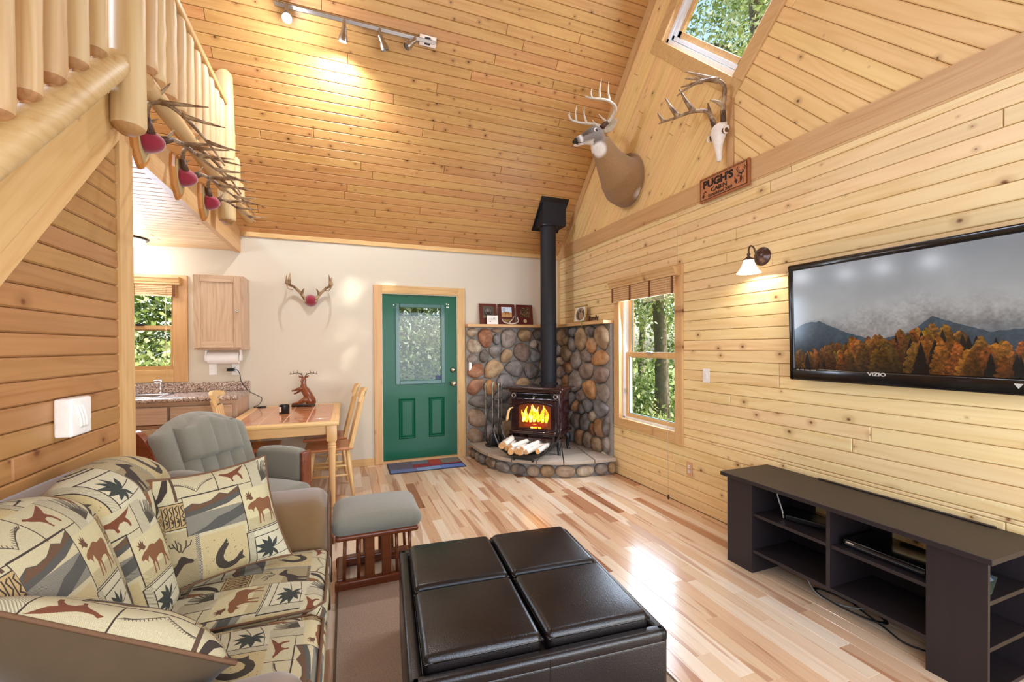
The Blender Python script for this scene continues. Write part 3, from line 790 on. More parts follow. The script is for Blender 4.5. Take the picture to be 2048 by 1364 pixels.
# three plaques on the loft beam
def beam_mount(y, z, label, sc, tilt):
    t = thing('antler_mount', label, 'antlers', (LXW, y, z), 0, 'antler plaques on the loft beam')
    g = random.Random(int(y*100))
    pl = [(-.105, .10), (-.115, .02), (-.085, -.09), (-.03, -.15), (0, -.165), (.03, -.15), (.085, -.09), (.115, .02), (.105, .10), (.05, .13), (-.05, .13)]
    B = basis((0, 0, 0), (0, 1, 0), (0, 0, 1), (1, 0, 0))
    MB().prism(pl, 0, .028, .012, B).build('plaque', plain('waxed_pine_plaque', '#b87936', .35, coat=.3), t)
    MB().prism(inset(pl, .03), .028, .034, .004, B).build('felt_pad', M['tan_braid'], t)
    MB().lathe([(.062*math.cos(a), .03+.095*math.sin(a)) for a in [PI/2*k/7 for k in range(8)]], 20, B @ T(0, -.01, 0)).build('velvet_cap', M['velvet'], t, smooth=True)
    for nm, bm, ti in (('antler', [(.07, -.03, .02), (.06, -.055, .10), (.09, -.085, .17), (.17, -.08, .175), (.26, -.04, .11), (.34, .02, .02), (.40, .06, -.07)],
                        [(.12, (.10, -.01, .12), .008), (.34, (.19, -.115, .28), .011), (.46, (.36, -.10, .19), .011), (.62, (.43, -.05, .11), .010), (.82, (.49, .01, .01), .009)]),
                       ('antler', [(.09, .035, .015), (.13, .075, .05), (.18, .13, .045), (.25, .17, .0), (.33, .17, -.06), (.40, .15, -.12)],
                        [(.12, (.16, .03, .09), .008), (.38, (.36, .10, .07), .011), (.58, (.43, .15, .01), .010), (.8, (.48, .17, -.06), .009)])):
        m = MB(); antler_side(m, 1, sc, Matrix.Identity(4), bm, [(a, b, c*.68) for a, b, c in ti], r0=.0075); m.build(nm, M['antler'], t, smooth=True)
        MB().tube([V(bm[0])*sc, V(bm[1])*sc], [.026*sc, .019*sc], 9).build('antler_burr', M['antler_dark'], t, smooth=True)
beam_mount(2.93, 2.555, 'antlers on a red cap and wooden plaque on the beam beside the corner log post', .98, -.25)
beam_mount(3.49, 2.565, 'antlers on a red cap and wooden plaque in the middle of the beam trio', .92, -.22)
beam_mount(4.05, 2.575, 'antlers on a red cap and wooden plaque on the beam under the far rail post', .88, -.18)

# ------------------------------------------------------------------ deer shoulder mount
def ell(c, ax, upv, rx, rz, n=20, sq=0.0):
    """ellipse ring at c; ax is travel direction"""
    ax = V(ax).normalized(); u = (V(upv)-ax*V(upv).dot(ax)).normalized(); r = ax.cross(u)
    return [V(c)+r*(rx*math.cos(2*PI*j/n))+u*(rz*math.sin(2*PI*j/n)) for j in range(n)]
def fur_mat():
    t = NT('deer_fur'); o = t.obj(); n = t.noise(o, 70, 3, .6); at = t.N('VertexColor', layer_name='fur')
    d = t.mix(1.0, at.outputs[0], t.mix(n, (.72, .72, .72, 1), (1.15, 1.15, 1.15, 1)), 'MULTIPLY')
    t.set(color=d, rough=.85, spec=.2, sheen=.2); t.bump(n, .35, .006); return t.mat
M['fur'] = fur_mat()
deer = thing('deer_mount', 'shoulder mount of a buck on the pine gable beside the ceiling', 'deer mount', (RXW, 3.83, 3.12))
O = V((RXW, 3.83, 3.12))
spine = [((2.788, 3.775, 3.14), .235, .272), ((2.73, 3.76, 3.13), .24, .277), ((2.67, 3.735, 3.13), .232, .264), ((2.61, 3.715, 3.155), .20, .227), ((2.55, 3.715, 3.22), .155, .182),
         ((2.485, 3.715, 3.295), .122, .15), ((2.42, 3.70, 3.37), .104, .126), ((2.36, 3.685, 3.44), .095, .109)]
rings = []
for i, (c, rx, rz) in enumerate(spine):
    a = V(spine[min(i+1, len(spine)-1)][0])-V(spine[max(i-1, 0)][0])
    if i < 2: a = V((-1, 0, 0))
    rings.append([p-O for p in ell(c, a, (0, 0, 1), rx, rz, 24)])
head = [((2.352, 3.678, 3.487), .084, .098), ((2.31, 3.684, 3.483), .08, .094), ((2.265, 3.69, 3.472), .07, .08), ((2.222, 3.698, 3.456), .055, .064), ((2.18, 3.706, 3.437), .044, .052),
        ((2.14, 3.714, 3.419), .039, .046), ((2.112, 3.72, 3.407), .034, .040), ((2.10, 3.722, 3.402), .020, .024)]
hd = (V(head[-1][0])-V(head[0][0])).normalized()
hr = [[p-O for p in ell(c, hd, (0, 0, 1), rx, rz, 24)] for c, rx, rz in head]
poll = [p-O for p in ell((2.395, 3.672, 3.50), hd, (0, 0, 1), .05, .058, 24)]
body = MB().loft(rings); body.loft([poll]+hr)
bo = body.build('hide', M['fur'], deer, smooth=True)
md = bo.modifiers.new('remesh', 'REMESH'); md.mode = 'VOXEL'; md.voxel_size = .011; md.use_smooth_shade = True
sm = bo.modifiers.new('smooth', 'SMOOTH'); sm.iterations = 6; sm.factor = .5
dg = bpy.context.evaluated_depsgraph_get(); me = bpy.data.meshes.new_from_object(bo.evaluated_get(dg)); bo.modifiers.clear(); bo.data = me
me.materials.clear(); me.materials.append(M['fur'])
ca_ = me.color_attributes.new('fur', 'FLOAT_COLOR', 'POINT')
brown, grey, white, darkb = [np.array(lin(c)) for c in ('#96734b', '#82766c', '#e6ddd0', '#4c3a2a')]
hdn = hd
for i, v in enumerate(me.vertices):
    p = v.co+O; c = brown.copy()
    s = (p-V(head[0][0])).dot(hdn); q = p-(V(head[0][0])+hdn*s)
    hf = min(1, max(0, (2.40-p.x)/.06))*min(1, max(0, (p.z-3.36)/.05))
    c = c*(1-hf)+grey*hf
    def blend(c, k, w): w = min(1, max(0, w)); return c*(1-w)+k*w
    c = blend(c, darkb, (s-.02)/.1*(q.z > .02)*.8*(s < .2))
    if s > .09: c = blend(c, white, (-.030-q.z+.05*s)/.015*(q.z > -.13)*.8)                       # chin and throat
    c = blend(c, white, 1-abs(s-.205)/.022)                               # muzzle band
    c = blend(c, darkb*.35, (s-.238)/.01)                                  # nose pad
    d = (p-V((2.33, 3.64, 3.335))).length; c = blend(c, white, (.082-d)/.03*(p.x < 2.47))   # throat patch
    c = blend(c, darkb, (p.x-2.69)/.1*.5*(p.z < 2.98))
    c = blend(c, white*.8, (.07-(p-V((2.76, 3.60, 2.95))).length)/.05)
    ca_.data[i].color = (*c, 1)
me.update()
def ear(side):
    b = V((2.375, 3.672+side*.06, 3.50)); tip = V((2.49, 3.672+side*.10, 3.635)); ax = tip-b; L = ax.length; ax.normalize()
    wv = V((.75, side*.55, -.1)); wv = (wv-ax*wv.dot(ax)).normalized(); nv = ax.cross(wv)
    if nv.x > 0: nv = -nv
    rings = []
    for t, w in ((0, .018), (.15, .036), (.4, .050), (.65, .042), (.85, .026), (1, .004)):
        c = b+ax*(L*t); r = []
        for j in range(7):
            u = -1+2*j/6; r.append(c+wv*(w*u)-nv*(.016*(1-u*u)*math.sin(PI*min(1, t+.15)))-O)
        for j in range(7):
            u = 1-2*j/6; r.append(c+wv*(w*u)-nv*(.016*(1-u*u)*math.sin(PI*min(1, t+.15))+.006)-O)
        rings.append(r)
    m = MB().loft(rings); return m.build('ear', plain('ear_fur', '#a89478', .9, var=.25, scale=60, bump=.3), deer, smooth=True)
ear(-1); ear(1)
for s in (-1, 1):
    c = V((2.288, 3.688+s*.0735, 3.508))-O
    MB().lathe([(.026, 0), (.025, .004), (.017, .007)], 16, aim(c-V((0, s*.006, 0)), c+V((-.003, s*.02, .004)))).build('eye_ring', plain('eye_ring_white', '#d9cfc0', .8), deer, smooth=True)
    MB().lathe([(.0165, 0), (.0155, .004), (.011, .009), (.005, .0115), (0, .012)], 16, aim(c-V((0, s*.003, 0)), c+V((-.003, s*.02, .004)))).build('eye', M['gloss_black'], deer, smooth=True)
nz = V((2.104, 3.722, 3.408))-O
MB().rbox(nz.x-.016, nz.x+.02, nz.y-.027, nz.y+.027, nz.z-.012, nz.z+.024, .015, 3).build('nose', M['gloss_black'], deer, smooth=True)
MB().rbox(nz.x-.006, nz.x+.04, nz.y-.018, nz.y+.018, nz.z-.04, nz.z-.022, .009, 2).build('lip', plain('lip_pale', '#d5bfa6', .7), deer, smooth=True)
MB().tube([(nz.x, nz.y-.03, nz.z-.018), (nz.x+.045, nz.y-.038, nz.z-.016), (nz.x+.085, nz.y-.048, nz.z-.004)], .003, 5).build('mouth', M['gloss_black'], deer)
# antlers of the buck: beams rise and sweep forward
def buck(s):
    base = V((2.362, 3.672+s*.038, 3.565))-O
    fwd = V((-1, .12, -.1)).normalized(); sd = V((.1, s, 0)).normalized()
    P = lambda o, f, u: base+sd*o+fwd*f+V((0, 0, u))
    b = catmull([P(0, 0, 0), P(.05, -.06, .05), P(.13, -.05, .115), P(.175, .04, .15), P(.185, .13, .165), P(.165, .215, .18), P(.13, .26, .215)], 5); n = len(b)
    m = MB(); m.tube(b, [.021*(1-.62*(i/(n-1))) for i in range(n)], 8)
    for k, (o, f, u), r in ((.12, (.02, .05, .11), .010), (.50, (.185, .06, .33), .011), (.70, (.195, .14, .345), .0105), (.86, (.175, .225, .27), .008)):
        p = b[int(k*(n-1))]; q = P(o, f, u); t = catmull([p, (p+q)/2+fwd*.012, q], 4)
        m.tube(t, [r*1.25*(1-.8*i/(len(t)-1)) for i in range(len(t))], 7)
    m.build('antler', M['antler_pale'], deer, smooth=True)
    MB().tube([b[0]-V((0, 0, .012)), b[1], b[3]], [.029, .023, .0205], 9).build('antler_burr', M['antler_dark'], deer, smooth=True)
buck(-1); buck(1)

# ------------------------------------------------------------------ European skull mount
sk = thing('skull_mount', 'bleached deer skull with antlers on the gable under the diamond window', 'skull mount', (RXW, 2.56, 3.0))
bone = plain('bleached_bone', '#efe6d6', .6, var=.06, scale=40, bump=.15)
def sq(z, y, w, xo, dpt, n=16): return [(-xo-dpt*(.5+.5*math.cos(2*PI*j/n)), y+w*math.sin(2*PI*j/n), z) for j in range(n)]
m = MB().loft([sq(-.155, 0, .014, .052, .018), sq(-.145, 0, .022, .048, .028), sq(-.09, 0, .026, .045, .04), sq(-.03, 0, .036, .04, .058), sq(.015, 0, .052, .03, .075), sq(.045, 0, .062, .025, .085), sq(.075, 0, .078, .02, .09), sq(.10, 0, .064, .015, .095), sq(.125, 0, .058, .01, .085), sq(.145, 0, .042, .005, .06)])
m.build('cranium', bone, sk, smooth=True)
for s in (-1, 1):
    c = V((-.07, s*.074, .055))
    MB().tube([c+V((math.sin(a)*.012-.002, s*abs(math.sin(a))*.006, 0))+V((0, math.cos(a)*.004*s, 0))+V((-.024*math.cos(a), 0, .03*math.sin(a))) for a in [2*PI*k/14 for k in range(15)]], .0055, 6).build('eye_socket', bone, sk, smooth=True)
    MB().lathe([(.026, 0), (.022, .003), (0, .004)], 14, aim(c+V((-.004, -s*.004, -.004)), c+V((-.02, s*.024, -.004)))).build('socket_hollow', plain('socket_hollow', '#6a4526', .9), sk)
MB().lathe([(.013, 0), (.011, .002), (0, .0022)], 12, basis((-.072, 0, -.075), (0, 0, 1), (0, 1, 0), (-1, 0, 0)) @ Matrix.Diagonal((1.5, 1, 1, 1))).build('nasal_opening', plain('nasal_hollow', '#8a6a52', .9), sk)
A = Matrix(((0, -1, 0, -.055), (-1, 0, 0, 0), (0, 0, 1, .125), (0, 0, 0, 1)))
SB_ = [(.04, 0, 0), (.055, .02, .07), (.085, .035, .14), (.14, .06, .175), (.21, .11, .185), (.275, .18, .165), (.32, .25, .145), (.345, .30, .125)]
SB1 = [(.035, 0, 0), (.05, .02, .09), (.07, .03, .18), (.085, .05, .255), (.07, .13, .29), (.02, .22, .28), (-.05, .29, .25), (-.10, .33, .215)]
for s, bm, ti in ((-1, SB_, [(.22, (.05, .07, .19), .009), (.52, (.215, .20, .36), .011), (.7, (.30, .27, .32), .011), (.9, (.345, .31, .215), .008)]),
                  (1, SB1, [(.2, (-.01, .09, .185), .010), (.52, (-.07, .28, .40), .010), (.56, (-.09, .26, .36), .010), (.7, (-.09, .30, .285), .008)])):
    m = MB(); antler_side(m, s, 1.0, A, bm, ti, r0=.0088); m.build('antler', M['antler'], sk, smooth=True)
    MB().tube([A @ V((bm[0][0]*s, bm[0][1], -.02)), A @ V((bm[1][0]*s, bm[1][1], bm[1][2]))], [.021, .0185], 9).build('antler_burr', M['antler_dark'], sk, smooth=True)
# ------------------------------------------------------------------ river stones
def stone_mat():
    t = NT('river_stone'); o = t.obj(); r = t.rand()
    off = t.N('CombineXYZ'); t.link(t.math('MULTIPLY', r, 31), off.inputs[0]); t.link(t.math('MULTIPLY', r, 13), off.inputs[2])
    o = t.vmath('ADD', o, off.outputs[0])
    pal = ['#8d8781', '#ab9170', '#7b7673', '#b5875f', '#9c9896', '#c0a37d', '#958276', '#ab7a5c', '#a89078', '#7a7570', '#c79767', '#a0948a', '#998a76', '#b09b84', '#c3b39c', '#888888']
    base = t.ramp(r, [(i/len(pal), lin4(c)) for i, c in enumerate(pal)], 'CONSTANT')
    n = t.noise(o, 9, 4, .6, .5); f = t.noise(o, 90, 3, .6); m = t.noise(o, 3.5, 2)
    col = t.mix(t.smooth(n, .3, .75), t.mix(1.0, base, lin4('#b9aca0'), 'MULTIPLY'), base)
    col = t.mix(t.smooth(m, .5, .75, 0, .4), col, lin4('#a8937a'))
    t.set(color=col, rough=.72, spec=.3); t.bump(t.math('ADD', t.math('MULTIPLY', n, .6), t.math('MULTIPLY', f, .4)), .35, .01); return t.mat
M['stone'] = stone_mat()
M['mortar'] = plain('grey_mortar', '#8b857c', .95, var=.15, scale=50, bump=.5)
M['slab'] = wood('hearth_flagstone', '#b3a594', '#94836f', None, gs=.5, rough=.7, ring=.2, vary=.08)
def voronoi_cells(region, pts, wts):
    cells = []
    for i, p in enumerate(pts):
        c = region
        for j, q in enumerate(pts):
            if i == j: continue
            dx, dy = q[0]-p[0], q[1]-p[1]
            if dx*dx+dy*dy > .36: continue
            k = (q[0]**2+q[1]**2-p[0]**2-p[1]**2-wts[j]**2+wts[i]**2)/2
            c = clip(c, dx, dy, k)
            if len(c) < 3: break
        cells.append(c)
    return cells
def pack(region, n, seed, wr=(.05, .12), it=12):
    g = random.Random(seed); xs = [p[0] for p in region]; ys = [p[1] for p in region]
    pts = [(g.uniform(min(xs), max(xs)), g.uniform(min(ys), max(ys))) for _ in range(n)]; w = [g.uniform(*wr) for _ in range(n)]
    for k in range(it):
        cells = voronoi_cells(region, pts, w); np_ = []
        for c, p in zip(cells, pts):
            if len(c) < 3 or area(c) < 1e-5: np_.append((g.uniform(min(xs), max(xs)), g.uniform(min(ys), max(ys))))
            else: np_.append((sum(q[0] for q in c)/len(c), sum(q[1] for q in c)/len(c)))
        pts = np_
    return [c for c in voronoi_cells(region, pts, w) if len(c) > 2 and area(c) > .0012]
def chaikin(poly, k=2, f=.25):
    for _ in range(k):
        o = []; n = len(poly)
        for i in range(n):
            a, b = V(poly[i]), V(poly[(i+1) % n]); o += [tuple(a.lerp(b, f)), tuple(a.lerp(b, 1-f))]
        poly = o
    return poly
def stone(parent, cell, B, dome=.06, gap=.008, seed=0):
    g = random.Random(seed)
    cx = sum(p[0] for p in cell)/len(cell); cy = sum(p[1] for p in cell)/len(cell)
    c = [((p[0]-cx), (p[1]-cy)) for p in cell]
    R = math.sqrt(area(cell)/PI); s = max(.55, 1-gap/R)
    c = [(x*s, y*s) for x, y in c]; p = chaikin(chaikin(c, 1, .3), 1, .25)
    # thin to about 14 points
    if len(p) > 15: p = [p[int(i*len(p)/14)] for i in range(14)]
    n = len(p); h = dome*g.uniform(.75, 1.2)*min(1.15, R/.085+.2); tx, ty = g.uniform(-.25, .25), g.uniform(-.25, .25)
    rings = []
    for sc, z in ((.86, -.012), (.98, .10), (1.0, .32), (.93, .62), (.74, .88), (.42, 1.0)):
        rings.append([(x*sc, y*sc, z*h*(1+tx*x/R*sc+ty*y/R*sc)*g.uniform(.97, 1.03)) for x, y in p])
    return MB().loft(rings, False).add(rings[-1], [tuple(range(n))]).build('stone', M['stone'], parent, smooth=True, Mx=B @ T(cx, cy, 0))
sur = thing('stone_surround', 'rounded river-stone facing of the stove corner', 'stone facing', kind=None)
ST = .045
MB().box(1.436, RXW, BY-ST, BY, 0, 1.66).box(RXW-ST, RXW, 4.075, BY, 0, 1.66).build('mortar_bed', M['mortar'], sur)
Bb = basis((0, BY-ST+.006, 0), (1, 0, 0), (0, 0, 1), (0, -1, 0))
for i, c in enumerate(pack([(1.44, .16), (2.73, .16), (2.73, 1.655), (1.44, 1.655)], 46, 5)): stone(sur, c, Bb, seed=i, gap=.005)
for i, c in enumerate(pack([(1.44, .0), (1.56, .0), (1.56, .16), (1.44, .16)], 2, 8)): stone(sur, c, Bb, seed=i+70)
Br = basis((RXW-ST+.006, BY, 0), (0, -1, 0), (0, 0, 1), (-1, 0, 0))
for i, c in enumerate(pack([(.05, .16), (BY-4.08, .16), (BY-4.08, 1.655), (.05, 1.655)], 50, 9)): stone(sur, c, Br, seed=i+200, gap=.005)
MB().rbox(1.463, 1.497, BY-ST-.045, BY-ST-.012, 1.10, 1.215, .004).build('switch_plate', M['white'], sur)

# hearth with flagstone top
hearth = thing('hearth', 'raised corner hearth of river stones with flagstone slabs', 'hearth')
front = catmull([(1.47, 5.36, 0), (1.478, 4.95, 0), (1.575, 4.55, 0), (1.745, 4.32, 0), (1.975, 4.15, 0), (2.26, 4.03, 0), (2.70, 3.985, 0), (2.765, 3.99, 0)], 6)
fx = [(p.x, p.y) for p in front]
ctr = (2.78, 5.38)
def shrink(p, d):
    v = V(p)-V(ctr); return tuple(V(ctr)+v*(1-d/v.length))
base = [shrink(p, .06) for p in fx]
n = len(base)
MB().add([(x, y, 0) for x, y in base]+[(x, y, .146) for x, y in base]+[(2.75, 5.36, 0), (2.75, 5.36, .146)], [(i, i+1, n+i+1, n+i) for i in range(n-1)]+[tuple([n+i for i in range(n)]+[2*n+1])]).build('hearth_core', M['mortar'], hearth)
# slabs: wedge-like flagstones cut from the outline
def slab_poly(i0, i1, inner):
    return [fx[i] for i in range(i0, i1+1)]+inner
mid = lambda i, f: tuple(V(fx[i]).lerp(V(ctr), f))
cutsl = [0, 9, 16, 22, 28, 33, n-1]
for k in range(len(cutsl)-1):
    a, b = cutsl[k], cutsl[k+1]
    gp = .006
    out = [fx[i] for i in range(a, b+1)]
    va = (V(fx[a+1])-V(fx[a])).normalized()*gp; vb = (V(fx[b-1])-V(fx[b])).normalized()*gp
    out[0] = tuple(V(out[0])+va); out[-1] = tuple(V(out[-1])+vb)
    f = .42+.06*(k % 2)
    inn = [tuple(V(out[-1]).lerp(V(ctr), f)), tuple(V(out[0]).lerp(V(ctr), f))]
    poly = out+inn
    if area(poly) < 0: poly = poly[::-1]
    z0, z1 = .148, .182+.003*(k % 2)
    m = MB(); q = len(poly); ins = [tuple(V(p).lerp(V((sum(x for x, y in poly)/q, sum(y for x, y in poly)/q)), .012)) for p in poly]
    m.add([(x, y, z0) for x, y in poly]+[(x, y, z1-.006) for x, y in poly]+[(x, y, z1) for x, y in ins],
          [tuple(2*q+i for i in range(q))]+[(i, (i+1) % q, q+(i+1) % q, q+i) for i in range(q)]+[(q+i, q+(i+1) % q, 2*q+(i+1) % q, 2*q+i) for i in range(q)])
    m.build('flagstone', M['slab'], hearth)
MB().add([(p[0], p[1], .178) for p in [mid(i, .425) for i in cutsl]]+[(2.735, 5.345, .178)], [tuple(range(len(cutsl)+1))]).add([(p[0], p[1], .15) for p in [mid(i, .425) for i in cutsl]]+[(2.735, 5.345, .15)], [tuple(range(len(cutsl)+1))]).build('flagstone', M['slab'], hearth)
# front stones
g = random.Random(4); acc = [0]
for i in range(1, n): acc.append(acc[-1]+(V(base[i])-V(base[i-1])).length)
s = .03; k = 0
while s < acc[-1]-.06:
    w = g.uniform(.13, .24); w = min(w, acc[-1]-s)
    sm = s+w/2; i = max(j for j in range(n) if acc[j] <= sm); i = min(i, n-2)
    t = (sm-acc[i])/(acc[i+1]-acc[i]); p = V(base[i]).lerp(V(base[i+1]), t); d = (V(base[i+1])-V(base[i])).normalized()
    nr = V((d.y, -d.x))
    if nr.dot(V(ctr)-p) > 0: nr = -nr
    B = basis((p.x, p.y, 0), (-nr.y, nr.x, 0), (0, 0, 1), (nr.x, nr.y, 0))
    hh = g.uniform(.125, .148)
    c = [(w/2*math.cos(a)*(1 if abs(math.cos(a)) < .9 else .97), hh/2+hh/2*math.sin(a)) for a in [2*PI*q/9+.2 for q in range(9)]]
    c = [(x*1.12, y) for x, y in c]
    stone(hearth, c, B, dome=.055, gap=.002, seed=300+k); s += w; k += 1

# mantel shelf in the corner
mant = thing('mantel_shelf', 'narrow pine corner shelf above the stone facing', 'shelf')
MB().rbox(1.436, RXW-.12, BY-.135, BY, 1.662, 1.70, .005).build('shelf_board', M['pine_trim'], mant)
MB().rbox(RXW-.135, RXW, 4.07, BY, 1.662, 1.70, .005).build('shelf_board', M['pine_trim_y'], mant)

# ------------------------------------------------------------------ wood stove
sv = thing('wood_stove', 'dark brown enamelled wood stove with a burning fire', 'stove', (2.16, 4.645, .18), -45)
E_, I_ = M['enamel'], M['iron']
Wd, Dp = .29, .20
MB().rbox(-Wd, Wd, -Dp, Dp, .26, .70, .012, 2).build('firebox', E_, sv, smooth=True, angle=35)
pieces('top_plate', E_, sv, [(-.345, .345, -.25, .24, .735, .765), (-.315, .315, -.225, .22, .70, .737)], .012, 2, True)
MB().rbox(-.315, .315, -.235, .22, .215, .262, .014, 2).build('ash_ledge', E_, sv, smooth=True, angle=35)
m = MB(); nn = 12
for k in range(nn):
    a0, a1 = -.325+.65*k/nn, -.325+.65*(k+1)/nn
    f0, f1 = -.25-.06*(1-(a0/.325)**2), -.25-.06*(1-(a1/.325)**2)
    m.add([(a0, f0, .17), (a1, f1, .17), (a1, f1, .20), (a0, f0, .20), (a0, -.18, .17), (a1, -.18, .17), (a1, -.18, .20), (a0, -.18, .20)], [(0, 1, 2, 3), (3, 2, 6, 7), (1, 0, 4, 5)])
m.build('ash_lip', E_, sv, smooth=True, angle=35)
for sx in (-1, 1):
    MB().rbox(sx*.264-.027, sx*.264+.027, -Dp-.025, -Dp, .26, .63, .006, 1).build('column', E_, sv)
    for q in (-.015, 0, .015): MB().rbox(sx*.264+q-.004, sx*.264+q+.004, -Dp-.032, -Dp-.024, .28, .61, .004, 1).build('flute', E_, sv)
    MB().tube([(sx*.255+.022*math.cos(a), -Dp-.03, .665+.022*math.sin(a)) for a in [2*PI*k/16 for k in range(17)]], .005, 6).build('corner_ring', M['nickel'], sv, smooth=True)
    MB().rbox(sx*.255-.036, sx*.255+.036, -Dp-.028, -Dp, .632, .70, .006, 1).build('corner_block', E_, sv)
    for sy in (-1, 1):
        x, y = sx*.27, sy*.17
        MB().tube([(x-sx*.02, y-sy*.02, .215), (x+sx*.01, y+sy*.01, .14), (x, y, .07), (x+sx*.008, y+sy*.008, .012), (x+sx*.01, y+sy*.01, 0)], [.04, .032, .02, .019, .026], 8).build('leg', I_, sv, smooth=True)
    for z in (.33, .45, .57): MB().rbox(sx*Dp*0+sx*Wd-.004, sx*Wd+.004, -.15, .15, z-.04, z+.04, .004).build('side_relief', E_, sv)
MB().rbox(-.215, .215, -Dp-.022, -Dp-.012, .635, .69, .004).build('vent_slot', M['gloss_black'], sv)
MB().lathe([(.012, 0), (.008, .02), (.014, .032), (0, .04)], 12, basis((0, -Dp-.022, .655), (1, 0, 0), (0, 0, 1), (0, -1, 0))).build('air_knob', M['nickel'], sv, smooth=True)
MB().rbox(-.225, .225, -Dp-.024, -Dp-.004, .618, .636, .006).build('front_moulding', E_, sv)
# door frame with arched window
ow = [(-.235, .265), (.235, .265), (.235, .615), (-.235, .615)]
arch = [(-.20, .295), (.20, .295), (.20, .535)]+[(.20*math.cos(a), .535+.04*math.sin(a)) for a in [PI*k/10 for k in range(1, 10)]]+[(-.20, .535)]
fr = MB(); Bs = basis((0, -Dp, 0), (1, 0, 0), (0, 0, 1), (0, -1, 0))
for q in subtract(ow, arch): fr.prism(q, 0, .027, 0, Bs)
fr.build('stove_door', E_, sv)
MB().tube([Bs @ V((x, z, .024)) for x, z in [(-.22, .56), (-.12, .592), (0, .604), (.12, .592), (.22, .56)]], .006, 6).build('arch_moulding', E_, sv, smooth=True)
MB().prism(arch, .016, .020, 0, Bs).build('stove_glass', M['glass'], sv)
cav = MB(); 
cav.add([(-.22, -Dp-.001, .28), (.22, -Dp-.001, .28), (.22, -Dp-.001, .60), (-.22, -Dp-.001, .60)], [(0, 1, 2, 3)])
fglow = plain('firebrick_glow', '#4a2412', .9, var=.4, scale=12, emit='#a8480f', emits=.3)
cav.build('fire_back', fglow, sv)
def flame_mat():
    t = NT('flame'); o = t.obj(); n = t.noise(o, 22, 3, .6)
    c = t.ramp(n, [(.3, lin4('#ff5a08')), (.5, lin4('#ff9a1e')), (.66, lin4('#ffe27a'))])
    t.set(color=(0, 0, 0, 1), emit=c, emits=3.2, spec=0); return t.mat
FL = flame_mat(); g = random.Random(3)
fl = MB()
for cx, h, w in ((-.145, .15, .026), (-.105, .20, .032), (-.055, .21, .03), (-.01, .225, .034), (.04, .20, .03), (.09, .215, .034), (.135, .19, .028), (-.005, .10, .03), (-.04, .08, .02), (.06, .085, .022)):
    z0 = .40-.06*(h < .12)*1.3; pts = []; rr = []
    for k in range(8):
        t = k/7; pts.append((cx+.022*math.sin(t*5+cx*40)*t, -Dp-.008+.002*math.sin(t*3), z0-.04+(h*.92)*t)); rr.append(w*math.sin(PI*min(.97, t*.85+.14))**1.1*(1-t*.55)+.001)
    fl.tube(pts, rr, 7, flat=.12)
fl.build('flame', FL, sv, smooth=True)
ch = plain('charred_log', '#2a1812', .9, var=.4, scale=25, bump=.5, emit='#ff4a10', emits=.35)
for (x0, z0, x1, z1) in ((-.13, .322, .11, .318), (-.10, .345, .13, .365), (.0, .33, .15, .335)):
    MB().tube([(x0, -Dp-.004, z0), ((x0+x1)/2, -Dp-.006, (z0+z1)/2+.004), (x1, -Dp-.004, z1)], [.014, .017, .012], 7, flat=.3).build('burning_log', ch, sv, smooth=True)
MB().tube([(-.265, -Dp-.03, .52), (-.285, -Dp-.055, .515), (-.30, -Dp-.07, .49), (-.315, -Dp-.08, .40), (-.32, -Dp-.085, .37)], [.008, .009, .014, .017, .010], 9).build('door_handle', M['maple_z'], sv, smooth=True)
# pipe and ceiling support box
pp = thing('stove_pipe', 'black stove pipe rising from the wood stove to the ceiling', 'stove pipe', (2.40, 4.93, 0))
MB().lathe([(.10, .93), (.10, 1.68), (.102, 1.682), (.102, 1.70), (.099, 1.702), (.099, 2.94)], 28).build('pipe', M['pipe'], pp, smooth=True, angle=40)
MB().lathe([(.103, .93), (.118, .932), (.118, .95), (.103, .955)], 28).build('collar', M['pipe'], pp, smooth=True, angle=40)
bx = thing('ceiling_support_box', 'square black support box where the stove pipe meets the ceiling', 'support box', (2.455, 4.985, 0))
cz = lambda y: EAVE+SL*(BY-y)
m = MB(); x0, x1, y0, y1 = -.16, .16, -.13, .13
vs = [(x0, y0, 2.93), (x1, y0, 2.93), (x1, y1, 2.93), (x0, y1, 2.93)]+[(x, y, cz(4.985+y)-.001) for x, y in ((x0, y0), (x1, y0), (x1, y1), (x0, y1))]
m.add(vs, [(3, 2, 1, 0), (0, 1, 5, 4), (1, 2, 6, 5), (2, 3, 7, 6), (3, 0, 4, 7)]); m.build('box', M['pipe'], bx)
B2 = basis((0, 0, cz(4.985)), (1, 0, 0), (0, -ca, sa), (0, -sa, -ca))
MB().rbox(-.19, .19, -.235, .235, 0, .014, .003, 1, B2).build('trim_plate', M['blackmetal'], bx)
MB().lathe([(.125, 2.915), (.125, 2.93), (.11, 2.93)], 24, T(-.055, -.055, 0)).build('collar', M['blackmetal'], bx, smooth=True, angle=40)

# fireplace tools
ft = thing('fireplace_tools', 'set of fireplace tools with brass handles on a round stand', 'fireplace tools', (1.70, 5.06, .185))
pw = plain('antique_pewter', '#8c8778', .35, metal=1, var=.2, scale=60)
MB().lathe([(.10, 0), (.105, .008), (.10, .02), (.03, .03), (.012, .05), (.012, .055)], 20).build('base', I_, ft, smooth=True)
MB().tube([(0, 0, .03), (0, 0, .62)], .009, 8).build('centre_pole', I_, ft, smooth=True)
MB().tube([(-.11, 0, .60), (-.06, 0, .585), (0, 0, .60), (.06, 0, .585), (.11, 0, .60)], .007, 6).tube([(0, -.09, .60), (0, 0, .595), (0, .09, .60)], .006, 6).build('tool_hanger', pw, ft)
hp = [(.006, 0), (.012, .01), (.007, .025), (.014, .045), (.008, .07), (.013, .09), (.007, .115), (.014, .135), (.009, .16), (.013, .18), (.006, .20), (0, .208)]
